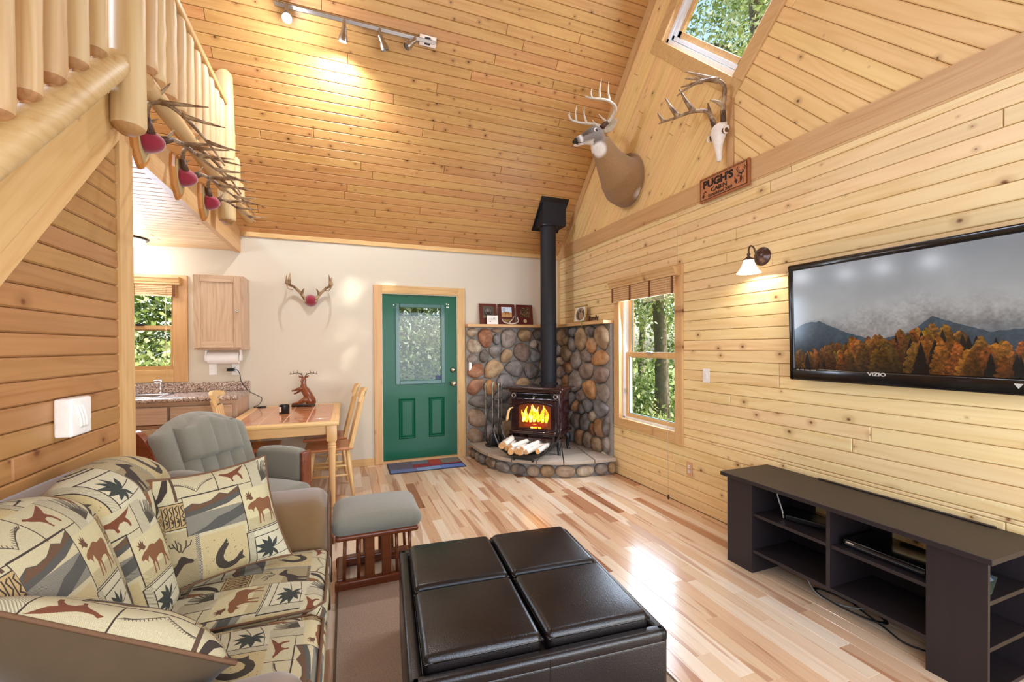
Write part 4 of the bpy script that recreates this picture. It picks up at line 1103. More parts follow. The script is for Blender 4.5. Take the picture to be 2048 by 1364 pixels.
MB().lathe(hp, 10, T(0, 0, .60)).build('handle', pw, ft, smooth=True)
for i, (x, y) in enumerate(((-.10, -.01), (-.035, -.085), (.04, -.085), (.105, -.01))):
    MB().lathe(hp, 10, T(x, y, .585)).build('handle', pw, ft, smooth=True)
    MB().tube([(x, y, .58), (x, y, .14)], .0065, 7).build('shaft', pw, ft, smooth=True)
    if i == 1: MB().rbox(x-.05, x+.05, y-.035, y+.01, .03, .17, .02, 2).build('shovel_pan', I_, ft, smooth=True)
    elif i == 2: MB().tube([(x, y, .15), (x, y, .11), (x, y, .03)], [.018, .035, .05], 12).build('brush_head', M['plastic_black'], ft, smooth=True)
    else: MB().tube([(x, y, .14), (x, y, .07), (x+.03, y, .04), (x+.05, y, .055)], .0065, 6).build('hook', I_, ft, smooth=True)

# log cradle and birch logs
lc = thing('log_holder', 'black iron log cradle on the hearth', 'log holder', (1.84, 4.345, .183), -45)
for y in (-.10, .10):
    a = catmull([(-.36, y, .33), (-.33, y, .22), (-.25, y, .10), (-.12, y, .045), (0, y, .04), (.12, y, .045), (.25, y, .10), (.33, y, .22), (.36, y, .33)], 4)
    MB().tube(a, .012, 7).build('cradle_arm', I_, lc, smooth=True)
    for x in (-.11, .11): MB().tube([(x, y, .045), (x, y, .015), (x+.0, y-.01*(1 if y > 0 else -1), 0)], [.009, .009, .016], 7).build('foot', I_, lc)
MB().rbox(-.16, .16, -.115, .115, .035, .075, .01).build('tray', I_, lc)
for x, z in ((-.30, .155), (.30, .155), (-.2, .075), (.2, .075)): MB().tube([(x, -.10, z), (x, .10, z)], .007, 6).build('cross_bar', I_, lc)
def birch_mat():
    t = NT('birch_bark'); o = t.obj()
    n = t.noise(t.vmath('MULTIPLY', o, (60, 60, 9)), 1, 3, .6); b = t.noise(o, 10, 2)
    c = t.mix(t.smooth(n, .62, .7), t.mix(b, lin4('#e9e3da'), lin4('#c9bda9')), lin4('#4a4038')); t.set(color=c, rough=.8); t.bump(n, .4, .006); return t.mat
BIR = birch_mat(); CUT = wood('split_birch', '#dcae76', '#c08a52', None, axis='Z', rough=.7)
lr = random.Random(8); Rm = Matrix.Translation(lc.location) @ RZ(-45)
logs_ = [(-.27, .17, .038, 'outer'), (-.19, .125, .034, ''), (-.215, .20, .036, ''), (-.125, .115, .044, ''), (-.05, .115, .040, ''), (.025, .115, .042, ''), (.10, .118, .038, ''), (.18, .13, .036, ''), (-.075, .188, .034, ''), (.07, .19, .034, '')]
desc = ['split birch log lying highest at the door end of the cradle', 'thin birch log low at the door end of the cradle', 'birch log resting on two others at the door end', 'thick birch log with a pale split face near the cradle middle',
        'birch log in the bottom row at the cradle middle', 'birch log with peeling bark in the bottom row', 'round birch log in the bottom row toward the stove leg', 'white birch log at the stove-leg end of the cradle', 'birch log on top of the pile nearer the tools', 'birch log on top of the pile nearer the stove leg']
for i, (x, z, r, _) in enumerate(logs_):
    r *= .84; z -= .012*(z > .1)+.03*(z > .15); L = lr.uniform(.34, .42); yj = lr.uniform(-.03, .03); tilt = lr.uniform(-.10, .10)
    a = Rm @ V((x-tilt*.5, -L/2+yj, z+.008+lr.uniform(0, .01))); b = Rm @ V((x+tilt*.5, L/2+yj, z+.012))
    o = thing('birch_log', desc[i], 'firewood', a, 0, 'birch logs in the cradle')
    A = aim((0, 0, 0), b-a)
    nn = 9; ph = lr.uniform(0, 6); prof = [r*(1+.10*math.sin(2*2*PI*j/nn+ph)-(.35*max(0, math.cos(2*PI*j/nn+ph)) if i % 2 else 0)) for j in range(nn)]
    rg = [[(prof[j]*k*math.cos(2*PI*j/nn), prof[j]*k*math.sin(2*PI*j/nn), q) for j in range(nn)] for q, k in ((0, 1), (L*.3, 1.03), (L*.7, .98), (L, 1.0))]
    MB().loft(rg, False).build('bark', BIR, o, smooth=True, angle=60, Mx=A)
    MB().add(rg[0], [tuple(reversed(range(nn)))]).build('cut_end', CUT, o, Mx=A); MB().add(rg[-1], [tuple(range(nn))]).build('cut_end', CUT, o, Mx=A)
# ------------------------------------------------------------------ flat prints drawn in code (tapestry cloth, TV picture, plaque photographs)
class Raster:
    def __init__(s, w, h, bg):
        s.w, s.h = w, h; s.a = np.zeros((h, w, 3)); s.a[:] = [int(bg[i:i+2], 16)/255 for i in (1, 3, 5)]
    def c(s, c): return np.array([int(c[i:i+2], 16)/255 for i in (1, 3, 5)]) if isinstance(c, str) else np.array(c)
    def win(s, x0, y0, x1, y1):
        X0, X1 = max(0, int(x0*s.w)-1), min(s.w, int(x1*s.w)+2); Y0, Y1 = max(0, int(y0*s.h)-1), min(s.h, int(y1*s.h)+2)
        if X1 <= X0 or Y1 <= Y0: return None
        gx, gy = np.meshgrid((np.arange(X0, X1)+.5)/s.w, (np.arange(Y0, Y1)+.5)/s.h)
        return X0, X1, Y0, Y1, gx, gy
    def put(s, W, m, col, alpha=1.0):
        X0, X1, Y0, Y1 = W[:4]; s.a[Y0:Y1, X0:X1][m] = s.a[Y0:Y1, X0:X1][m]*(1-alpha)+s.c(col)*alpha
    def rect(s, x0, y0, x1, y1, col, alpha=1.0):
        W = s.win(x0, y0, x1, y1)
        if W: s.put(W, (W[4] >= x0) & (W[4] <= x1) & (W[5] >= y0) & (W[5] <= y1), col, alpha)
    def poly(s, pts, col, alpha=1.0):
        p = np.array(pts); W = s.win(p[:, 0].min(), p[:, 1].min(), p[:, 0].max(), p[:, 1].max())
        if not W: return
        gx, gy = W[4], W[5]; m = np.zeros(gx.shape, bool); n = len(p)
        for i in range(n):
            (x0, y0), (x1, y1) = p[i-1], p[i]
            if y0 == y1: continue
            k = ((y0 > gy) != (y1 > gy)) & (gx < (x1-x0)*(gy-y0)/(y1-y0)+x0); m ^= k
        s.put(W, m, col, alpha)
    def line(s, pts, wd, col, alpha=1.0, w1=None):
        n = len(pts)-1
        for i in range(n):
            (x0, y0), (x1, y1) = pts[i], pts[i+1]; r = wd/2 if w1 is None else (wd+(w1-wd)*i/max(1, n-1))/2
            W = s.win(min(x0, x1)-r, min(y0, y1)-r, max(x0, x1)+r, max(y0, y1)+r)
            if not W: continue
            dx, dy = x1-x0, y1-y0; L = dx*dx+dy*dy+1e-12
            t = np.clip(((W[4]-x0)*dx+(W[5]-y0)*dy)/L, 0, 1)
            s.put(W, (W[4]-x0-t*dx)**2+(W[5]-y0-t*dy)**2 <= r*r, col, alpha)
    def ell(s, cx, cy, rx, ry, col, alpha=1.0):
        W = s.win(cx-rx, cy-ry, cx+rx, cy+ry)
        if W: s.put(W, ((W[4]-cx)/rx)**2+((W[5]-cy)/ry)**2 <= 1, col, alpha)
    def hatch(s, x0, y0, x1, y1, col, per=.012, duty=.5, ang=1.0, alpha=1.0):
        W = s.win(x0, y0, x1, y1)
        if W: s.put(W, (W[4] >= x0) & (W[4] <= x1) & (W[5] >= y0) & (W[5] <= y1) & (((W[4]+ang*W[5])/per) % 1 < duty), col, alpha)
    def image(s, name, noise=0.0):
        a = s.a
        if noise: a = np.clip(a*(1+rng.normal(0, noise, (s.h, s.w, 1))), 0, 1)
        im = bpy.data.images.new(name, s.w, s.h); px = np.ones((s.h, s.w, 4), np.float32); px[..., :3] = a
        im.pixels.foreach_set(px.ravel()); im.update(); im.pack(); return im
def tf(pts, x, y, sx, sy, flip=False): return [(x+((1-p[0]) if flip else p[0])*sx, y+p[1]*sy) for p in pts]
MOOSE = [(.05, .60), (.02, .54), (.05, .49), (.11, .50), (.16, .44), (.18, .38), (.20, .46), (.27, .52), (.30, .42), (.32, .36), (.31, .22), (.28, .04), (.33, .03), (.36, .22), (.40, .33), (.43, .18), (.42, .05), (.46, .05), (.48, .20), (.47, .34),
         (.62, .38), (.74, .36), (.77, .28), (.76, .15), (.72, .02), (.77, .02), (.81, .16), (.83, .28), (.87, .18), (.90, .04), (.94, .05), (.92, .20), (.89, .36), (.94, .5), (.93, .62), (.86, .70), (.72, .69), (.60, .68), (.48, .74), (.38, .74), (.30, .70), (.22, .68), (.15, .67)]
MANT = [(.18, .66), (.10, .72), (.03, .70), (.07, .77), (.02, .84), (.09, .82), (.08, .93), (.13, .84), (.16, .95), (.18, .83), (.23, .90), (.22, .78), (.27, .70)]
ELK = [(.0, .0), (.10, .0), (.16, .22), (.20, .30), (.24, .02), (.34, .0), (.36, .26), (.46, .36), (.56, .48), (.66, .58), (.78, .60), (.92, .58), (.97, .62), (.92, .68), (.80, .72), (.70, .78), (.60, .80), (.52, .74), (.44, .62), (.28, .54), (.10, .52), (.0, .50)]
FISH = [(.50, .98), (.36, .84), (.22, .72), (.12, .55), (.10, .36), (.18, .18), (.34, .06), (.52, .04), (.70, .10), (.82, .22), (.98, .24), (.90, .36), (.94, .52), (.80, .44), (.74, .36), (.60, .26), (.46, .26), (.36, .36), (.34, .50), (.42, .66), (.54, .80)]
BIRD = [(.02, .72), (.10, .78), (.20, .72), (.34, .70), (.55, .78), (.80, .90), (1.0, .98), (.86, .80), (.70, .62), (.78, .40), (.80, .15), (.74, .12), (.70, .36), (.62, .48), (.50, .46), (.44, .30), (.46, .12), (.40, .12), (.37, .34), (.30, .46), (.16, .58), (.10, .66)]
LEAF = [(0, 0), (.25, .13), (.55, .16), (.85, .06), (1, 0), (.85, -.06), (.55, -.16), (.25, -.13)]
def leaf(R, x, y, L, ang, col):
    c, s = math.cos(ang), math.sin(ang); R.poly([(x+L*(p[0]*c-p[1]*s), y+L*(p[0]*s+p[1]*c)) for p in LEAF], col)
BR, RU, SL_, GN, CR, TA, LT = '#3a2c23', '#8a5630', '#55534e', '#333934', '#d4c7a4', '#c0ae88', '#ddd3b8'
def tapestry():
    R = Raster(1100, 1100, CR)
    R.rect(0, 0, 1, 1, CR)
    # elk
    R.rect(0, 0, .27, .52, TA); R.hatch(0, 0, .27, .26, '#7d6a4c', .010, .4, 1)
    R.poly(tf(ELK, .01, .02, .235, .36), BR)
    for k in ((.60, .78, .62, .92, .54, .98), (.64, .76, .78, .88, .80, .98), (.56, .78, .42, .90, .36, .98), (.42, .90, .30, .90, .26, .96), (.70, .82, .90, .88, .96, .96), (.50, .84, .5, .94, .46, 1.02)):
        R.line([(.01+k[i]*.235, .02+k[i+1]*.42) for i in (0, 2, 4)], .008, BR)
    R.rect(.262, 0, .295, .56, LT); R.hatch(.262, 0, .295, .56, BR, .014, .5, -1); R.hatch(0, 0, .30, .03, BR, .016, .5, 1)
    # fish
    R.rect(.30, 0, .635, .43, '#d2bd8e'); R.poly(tf(FISH, .36, .04, .25, .32), '#42382d')
    for i in range(46): R.ell(.32+random.random()*.3, .02+random.random()*.36, .003, .003, BR)
    R.ell(.485, .315, .005, .005, LT)
    # leaf sprig
    R.rect(.64, 0, 1, .35, LT); R.hatch(.64, 0, .70, .35, '#8f8468', .012, .35, 1)
    R.line([(.70, -.01), (.70, .28), (1.01, .28)], .008, BR); R.line([(.64, 0), (.64, .34), (1, .34)], .007, BR)
    for L, a in ((.16, 2.7), (.15, 3.2), (.14, 2.2), (.13, 3.8), (.13, 1.7), (.11, 4.4), (.12, .9), (.10, 5.2)): leaf(R, .84, .13, L, a, GN)
    R.line([(.84, .13), (.92, .15), (.985, .17)], .006, BR); R.line([(.70, .03), (.85, .04), (.99, .07)], .006, BR)
    # moose
    R.rect(.66, .36, 1, .73, '#dfd0a6'); R.hatch(.66, .36, 1, .46, '#9a875f', .011, .4, 1)
    R.poly(tf(MOOSE, .685, .38, .30, .33), RU); R.poly(tf(MANT, .685, .40, .30, .33), '#6d4527')
    R.line([(.655, .355), (1, .355)], .007, BR)
    # mountains and lake
    R.rect(.215, .46, .66, .79, '#d8c9a4'); R.rect(.215, .46, .66, .63, '#9a9486'); R.hatch(.215, .46, .66, .63, '#6e6b62', .010, .4, 1)
    R.poly([(.215, .62), (.215, .70), (.28, .73), (.34, .71), (.42, .72), (.50, .77), (.56, .74), (.66, .79), (.66, .70), (.54, .655), (.4, .635)], SL_)
    R.poly([(.215, .66), (.28, .725), (.34, .705), (.42, .715), (.50, .765), (.56, .735), (.66, .78), (.66, .74), (.50, .70), (.36, .67)], '#6b4a30')
    R.poly([(.215, .46), (.35, .50), (.45, .56), (.55, .58), (.66, .62), (.66, .53), (.45, .46)], SL_)
    R.line([(.215, .46), (.215, .80), (.66, .80), (.66, .36)], .007, BR)
    # totem band
    R.rect(0, .54, .215, .755, '#c7a874')
    for k in range(5):
        x = .008+k*.042; R.rect(x, .555, x+.008, .74, BR); R.line([(x+.014, .56), (x+.034, .57), (x+.034, .62), (x+.016, .64), (x+.034, .67), (x+.018, .72), (x+.034, .735)], .008, BR); R.ell(x+.025, .605, .007, .012, BR)
    R.line([(0, .54), (.215, .54)], .007, BR); R.line([(0, .757), (.215, .757)], .007, BR)
    # stripes, fern, bird, grass
    R.poly([(0, .78), (.05, .84), (.12, .99), (.155, .99), (.13, .88), (.07, .80), (0, .76)], BR); R.poly([(0, .86), (.03, .90), (.06, 1), (.0, 1)], RU)
    R.rect(.165, .77, .185, 1, '#5e4430')
    for s in (-1, 1):
        st = [(.33+s*.01*k*1.3, .83+.016*k-.0007*k*k) for k in range(12)]; R.line(st, .006, '#53483a')
        for k in range(1, 12):
            for q in (-1, 1): R.line([st[k], (st[k][0]+q*.014+s*.006, st[k][1]+.016)], .004, '#53483a')
    R.line([(.5, .79), (.5, 1)], .008, BR); R.line([(.19, .795), (.78, .795)], .007, BR)
    R.poly(tf(BIRD, .53, .82, .24, .17), '#7b3f22')
    R.rect(.785, .74, 1, 1, LT); R.hatch(.785, .74, .90, 1, '#a3977a', .012, .4, 1); R.line([(.785, .74), (.785, 1)], .007, BR)
    for k in range(20):
        a = .25+k*.075; L = .16+.06*random.random(); R.line([(.90, .77), (.90+L*.5*math.cos(a), .77+L*.6*math.sin(a)), (.90+L*.8*math.cos(a)+.02, .77+L*math.sin(a))], .006, '#4b4336')
    for x in (0, .998): R.rect(x, 0, x+.003, 1, BR)
    yy, xx = np.mgrid[0:1100, 0:1100]
    wv = .93+.09*(((xx+yy) % 7) < 3)+.05*rng.normal(0, 1, (1100, 1100)).repeat(1, 0)
    R.a[:] = np.clip(R.a*.82*wv[..., None]*np.array([.99, 1.0, .97])+.012, 0, 1)
    return R.image('tapestry_print', .05)
def img_mat(name, img, rough=.5, uvscale=(1, 1), bumpscale=0, emit=0, tint=None, coat=0, sheen=0):
    t = NT(name); uv = t.N('TexCoord').outputs['UV']; tx = t.N('TexImage'); tx.image = img
    t.link(t.vmath('MULTIPLY', uv, (uvscale[0], uvscale[1], 1)), tx.inputs['Vector'])
    if emit: t.set(color=(0.004, .004, .004, 1), rough=rough, emit=tx.outputs[0], emits=emit, coat=coat, coatr=.06)
    else:
        t.set(color=tx.outputs[0], rough=rough, sheen=sheen)
        if bumpscale:
            n = t.noise(t.vmath('MULTIPLY', uv, (1, 1, 1)), bumpscale, 2); t.bump(n, .35, .004)
    return t.mat
TAP = tapestry()
M['tapestry'] = img_mat('tapestry_cloth', TAP, .9, bumpscale=260)
M['suede'] = plain('olive_tan_suede', '#684d2a', .9, var=.07, scale=14, sheen=.4)
M['suede_dark'] = plain('dark_brown_backing', '#46351d', .9, var=.1, scale=20, sheen=.3)
M['cord'] = plain('brown_welt', '#5f4128', .8)
def tvpic():
    w, h = 900, 500; R = Raster(w, h, '#9aa0a6'); gx, gy = np.meshgrid((np.arange(w)+.5)/w, (np.arange(h)+.5)/h)
    def noise(nx, ny, seed):
        g = np.random.default_rng(seed); o = np.zeros((h, w)); amp = 1
        for k in range(4):
            a, b = nx*2**k+2, ny*2**k+2; q = g.random((b, a)); x = gx*(a-1.001); y = gy*(b-1.001); xi, yi = x.astype(int), y.astype(int); fx, fy = x-xi, y-yi
            fx = fx*fx*(3-2*fx); fy = fy*fy*(3-2*fy)
            v = q[yi, xi]*(1-fx)*(1-fy)+q[yi, np.minimum(xi+1, a-1)]*fx*(1-fy)+q[np.minimum(yi+1, b-1), xi]*(1-fx)*fy+q[np.minimum(yi+1, b-1), np.minimum(xi+1, a-1)]*fx*fy
            o += v*amp; amp *= .5
        return o/1.9
    n1, n2, n3 = noise(6, 3, 1), noise(30, 16, 2), noise(90, 60, 6)
    a = R.a; top = np.array([.60, .615, .64]); midc = np.array([.72, .715, .71])
    k = np.clip((gy-.55)/.4, 0, 1)[..., None]; a[:] = midc*(1-k)+top*k; a *= (.90+.18*n1)[..., None]
    def ridge(pts, c0, c1, rough, seed, fade=0):
        xs, ys = zip(*pts); g = np.random.default_rng(seed); line = np.interp(gx[0], xs, ys)
        j = np.interp(np.linspace(0, 1, w), np.linspace(0, 1, 90), g.normal(0, rough, 90)); line = line+j
        m = gy < line[None, :]; d = np.clip((line[None, :]-gy)/.28, 0, 1)[..., None]
        c = np.array(R.c(c0))*(1-d)+np.array(R.c(c1))*d; c = c*(.72+.28*n2+.28*n3)[..., None]
        al = (np.clip((line[None, :]-gy)/max(fade, 1e-3), 0, 1) if fade else np.ones_like(gy))[..., None]
        a[m] = (a*(1-al)+c*al)[m]
    ridge([(0, .46), (.12, .53), (.2, .52), (.3, .60), (.42, .66), (.52, .66), (.62, .72), (.74, .63), (.85, .67), (1, .58)], '#b2b2b3', '#a09a97', .003, 3, .22)
    ridge([(0, .42), (.08, .50), (.18, .52), (.28, .44), (.4, .36), (.5, .36), (.58, .46), (.66, .54), (.78, .48), (.9, .5), (1, .47)], '#96918d', '#68717a', .003, 4, .10)
    ridge([(0, .40), (.07, .46), (.15, .47), (.28, .36), (.42, .28), (.56, .33), (.66, .46), (.74, .40), (.85, .33), (1, .36)], '#43525d', '#2a353e', .003, 5)
    g = np.random.default_rng(9)
    trees = []
    for i in range(110):
        x = (i+.5)/110+g.uniform(-.01, .01); hh = g.uniform(.13, .29)+.12*math.exp(-((x-.66)/.12)**2)+.06*math.exp(-((x-.42)/.2)**2)-.08*(x < .18)
        trees.append((x, hh))
    trees.sort(key=lambda t: -t[1])
    for x, hh in trees:
        dark = g.random() < .2; c = np.array([.055, .07, .075]) if dark else np.array([g.uniform(.44, .56), g.uniform(.28, .34), g.uniform(.10, .15)])*g.uniform(.5, 1.0)
        wd = hh*(.15 if dark else .21); W = R.win(x-wd, 0, x+wd, hh)
        if not W: continue
        t = np.clip(W[5]/hh, 0, 1); prof = wd*(1-t)**(.9 if dark else .6)*(.45+.9*n3[W[2]:W[3], W[0]:W[1]])
        m = (np.abs(W[4]-x) < prof) & (W[5] < hh)
        sh = (.35+1.25*n3[W[2]:W[3], W[0]:W[1]])*(1.1-.45*np.clip((W[4]-x)/wd, -1, 1)*.6)*(.55+.5*t)
        sub = R.a[W[2]:W[3], W[0]:W[1]]; sub[m] = (c[None, None, :]*sh[..., None]*1.15*rng.uniform(.75, 1.2, sh.shape)[..., None])[m]
    np.clip(a, 0, 1, out=a); return R.image('tv_picture')
TVI = tvpic()
def photo(kind):
    R = Raster(120, 150, '#30302c')
    if kind == 'turkey':
        R.rect(0, 0, 1, 1, '#4c4a40'); R.ell(.5, .52, .40, .38, '#23201e'); R.ell(.5, .55, .30, .28, '#5d564c'); R.ell(.5, .50, .2, .2, '#1d1a18'); R.ell(.47, .62, .06, .09, '#b9c2c6'); R.rect(0, 0, 1, .2, '#6d6b50')
        for k in range(13): R.line([(.5, .5), (.5+.42*math.cos(.2+k*.23), .52+.4*math.sin(.2+k*.23))], .02, '#7b7266')
    elif kind == 'buck':
        R.rect(0, .45, 1, 1, '#c9d6e6'); R.rect(0, 0, 1, .45, '#b58b57'); R.poly(tf(MOOSE, .1, .18, .75, .5), '#8a5c33'); R.line([(.22, .55), (.14, .75), (.2, .85)], .03, '#5a3b22'); R.line([(.26, .55), (.34, .75), (.28, .86)], .03, '#5a3b22')
    elif kind == 'brush':
        R.rect(0, 0, 1, 1, '#3a2a20')
        for k in range(90): R.ell(random.random(), random.random(), .05, .035, random.choice(['#7a5a36', '#a07d50', '#54401f', '#2c201a', '#8b6a44']))
    elif kind == 'deer':
        R.rect(0, 0, 1, 1, '#e9e2d2'); R.ell(.5, .5, .40, .42, '#8d7a66'); R.ell(.52, .48, .32, .34, '#5b4434'); R.ell(.58, .40, .2, .22, '#a98a68'); R.line([(.4, .6), (.3, .8)], .04, '#d8cbb4'); R.line([(.55, .62), (.66, .82)], .04, '#d8cbb4')
    else:
        R.rect(0, 0, 1, 1, '#f1ece0')
        for y in (.65, .5, .35): R.line([(.15, y), (.3, y+.05), (.5, y-.03), (.7, y+.04), (.85, y)], .03, '#8a7d74')
        R.ell(.3, .3, .06, .05, '#b33a3a'); R.ell(.65, .7, .05, .05, '#3c4a5a')
    return R.image('photo_'+kind, .06)
# ------------------------------------------------------------------ sofa
def uvbox(mb_obj, scale, off=(0, 0), axes=None):
    """planar box-projected uv in local space; scale metres per print repeat"""
    me = mb_obj.data; ul = me.uv_layers.new(name='UVMap')
    for p in me.polygons:
        n = p.normal; ax = max(range(3), key=lambda i: abs(n[i]))
        for li in p.loop_indices:
            c = me.vertices[me.loops[li].vertex_index].co
            if axes: u, v = c.dot(V(axes[0])), c.dot(V(axes[1]))
            else: u, v = ((c.y, c.z), (c.x, c.z), (c.x, c.y))[ax]
            ul.data[li].uv = (u/scale+off[0], v/scale+off[1])
    return mb_obj
sofa = thing('sofa', 'loveseat in wildlife patchwork tapestry with tan suede arms', 'sofa', (0, 0, 0))
SY0, SY1 = 1.215, 2.335; ARM = .34
MB().rbox(-1.0, -.115, SY0-ARM+.02, SY1+ARM-.02, .05, .30, .03, 2).build('base', M['suede'], sofa, smooth=True, angle=40)
def arm(y0, y1, inner):
    def fn(o, q):
        o = V(o)
        if q[2] > 0: o.z += .035*(1-q[1]**2)*q[2]
        o.y += .02*q[1]*max(0, q[2])
        return o
    return MB().rbox(-.985, -.09, y0, y1, .06, .615, .085, 4, fn=fn, n=(6, 3, 3)).build('arm', M['suede'], sofa, smooth=True)
arm(SY1, SY1+ARM, -1); arm(SY0-ARM, SY0, 1)
for y0, y1 in ((SY1+.03, SY1+ARM-.03), (SY0-ARM+.03, SY0-.03)):
    MB().tube(catmull([(-.088, y0, .08), (-.088, y0, .5), (-.09, y0+.04, .60), (-.09, (y0+y1)/2, .635), (-.09, y1-.04, .60), (-.088, y1, .5), (-.088, y1, .08)], 4), .006, 6).build('arm_welt', M['cord'], sofa, smooth=True)
mid = (SY0+SY1)/2
def cushion_fn(bul):
    def fn(o, q):
        o = V(o); k = (1-min(1, abs(q[0]))**2.5)*(1-min(1, abs(q[1]))**2.5)
        if q[2] > 0: o.z += bul*k*q[2]
        return o
    return fn
for i, (a, b) in enumerate(((SY0+.004, mid-.004), (mid+.004, SY1-.004))):
    c = MB().rbox(-.80, -.075, a, b, .285, .425, .055, 4, fn=cushion_fn(.04), n=(7, 6, 2)).build('seat_cushion', M['tapestry'], sofa, smooth=True)
    uvbox(c, .44, (.13+.4*i, .42+.23*i), ((0, 1, 0), (-1, 0, 1)))
    for z in (.30, .415): MB().tube([(-.76, a+.012, z), (-.13, a+.012, z), (-.085, a+.055, z), (-.085, b-.055, z), (-.13, b-.012, z), (-.76, b-.012, z)], .0055, 6).build('cushion_welt', M['cord'], sofa, smooth=True)
def back_cushion(a, b, top, off):
    tilt = math.radians(17)
    def fn(o, q):
        o = V(o); e = max(0, 1-min(1, abs(q[1]))**2.2)
        ez = 1-min(1, abs(q[2]))**3
        o.x += (.045*e*ez)*(q[0] > 0)*q[0]
        o.z += .055*(e-.6)*max(0, q[2])
        o = V((o.x, o.y, o.z)); z = o.z-.40
        o.x -= math.sin(tilt)*max(0, z)*.95
        return o
    c = MB().rbox(-.80, -.60, a, b, .40, top, .09, 5, fn=fn, n=(3, 8, 8)).build('back_cushion', M['tapestry'], sofa, smooth=True)
    return uvbox(c, .44, off, ((0, 1, 0), (-.3, 0, .96)))
back_cushion(SY0-.01, mid+.01, .975, (.18, .30)); back_cushion(mid-.01, SY1+.005, .965, (.52, .62))
def fnb(o, q):
    o = V(o); z = max(0, o.z-.35); o.x -= .24*z*(q[0] > -.5); o.z -= .02*q[1]**2*max(0, q[2]); return o
MB().rbox(-1.02, -.76, SY0-.20, SY1+.20, .20, .92, .07, 4, fn=fnb, n=(1, 6, 5)).build('back_frame', M['suede'], sofa, smooth=True)
for x in (-.16, -.93):
    for y in (SY0-.26, SY1+.26): MB().lathe([(.02, 0), (.035, .05), (.03, .055)], 10, T(x, y, 0)).build('foot', M['cherry'], sofa)

# ------------------------------------------------------------------ pillows
def pillow(name, label, cor, thick, front, back, nu=18, sag=0.0, back_thick=None):
    """cor: four corners BL BR TR TL of the seam seen from the front"""
    c = [V(p) for p in cor]; ctr = sum(c, V())/4; t = thing(name, label, 'pillow', ctr)
    nrm = ((c[1]-c[0]).cross(c[3]-c[0])).normalized()
    def P(u, v, s):
        # pinch: edges curve in between corners
        uu = u; vv = v
        p = c[0]*(1-u)*(1-v)+c[1]*u*(1-v)+c[2]*u*v+c[3]*(1-u)*v
        du, dv = 2*u-1, 2*v-1
        pin = .05*(1-du*du)*abs(dv)**3*(-1 if dv > 0 else 1); pin2 = .05*(1-dv*dv)*abs(du)**3*(-1 if du > 0 else 1)
        p = p+(c[3]-c[0])*pin+(c[1]-c[0])*pin2
        prof = max(0, (1-abs(du)**2.4))**.62*max(0, (1-abs(dv)**2.4))**.62
        wr = .006*math.sin(9*u+3*v)*math.sin(7*v-2*u)
        return p+nrm*s*((thick if s > 0 or back_thick is None else back_thick)*prof+wr*prof)-ctr-V((0, 0, sag*(1-du*du)*(v > .5)*(2*v-1)))
    n = nu; g = [[P(i/n, j/n, 1) for i in range(n+1)] for j in range(n+1)]; h = [[P(i/n, j/n, -1) for i in range(n+1)] for j in range(n+1)]
    idx = lambda i, j: j*(n+1)+i; fs = [(idx(i, j), idx(i+1, j), idx(i+1, j+1), idx(i, j+1)) for j in range(n) for i in range(n)]
    uv = [(i/n, j/n) for j in range(n+1) for i in range(n+1)]
    MB().add([p for r in g for p in r], fs, None, uv).build('front_panel', front, t, smooth=True)
    MB().add([p for r in h for p in r], [f[::-1] for f in fs], None, uv).build('back_panel', back, t, smooth=True)
    edge = [g[0][i] for i in range(n)]+[g[j][n] for j in range(n)]+[g[n][i] for i in range(n, 0, -1)]+[g[j][0] for j in range(n, 0, -1)]
    MB().tube(edge+[edge[0]], .0055, 6).build('piping', M['cord'], t, smooth=True)
    return t
pillow('throw_pillow', 'tapestry throw pillow with moose and elk leaning on the far sofa arm', [(-.66, 1.955, .475), (-.235, 2.17, .475), (-.355, 2.285, .91), (-.722, 2.03, .905)], .078, M['tapestry'], M['suede'], back_thick=.055)
pillow('throw_pillow', 'throw pillow with plain brown back turned to the viewer on the near arm', [(-.31, 1.47, .49), (-.82, 1.56, .60), (-.76, 1.20, .915), (-.26, 1.235, .63)], .085, M['tapestry'], M['suede_dark'], back_thick=.15)

# ------------------------------------------------------------------ leather ottoman
M['leather'] = None
def leather():
    t = NT('dark_brown_leather'); o = t.obj(); v = t.N('TexVoronoi', feature='F1'); v.inputs['Scale'].default_value = 230; t.link(o, v.inputs['Vector'])
    n = t.noise(o, 9, 3, .6); n2 = t.noise(o, 2.2, 2)
    t.set(color=t.mix(n, lin4('#0e0909'), lin4('#150f0e')), rough=t.smooth(n2, .3, .7, .27, .38), spec=.42, coat=.08, coatr=.3)
    t.bump(t.math('ADD', v.outputs['Distance'], t.math('MULTIPLY', n, 1.2)), .12, .004); return t.mat
M['leather'] = leather()
ott = thing('storage_ottoman', 'large square dark leather storage ottoman with four lids', 'ottoman', (.65, 1.705, 0), -4.6)
H = .45
MB().rbox(-H, H, -H, H, .015, .375, .02, 3).build('body', M['leather'], ott, smooth=True)
rim = MB()
for r in ((-H, H, -H, -H+.045), (-H, H, H-.045, H), (-H, -H+.045, -H, H), (H-.045, H, -H, H)): rim.rbox(r[0], r[1], r[2], r[3], .355, .402, .016, 3)
rim.build('rim', M['leather'], ott, smooth=True)
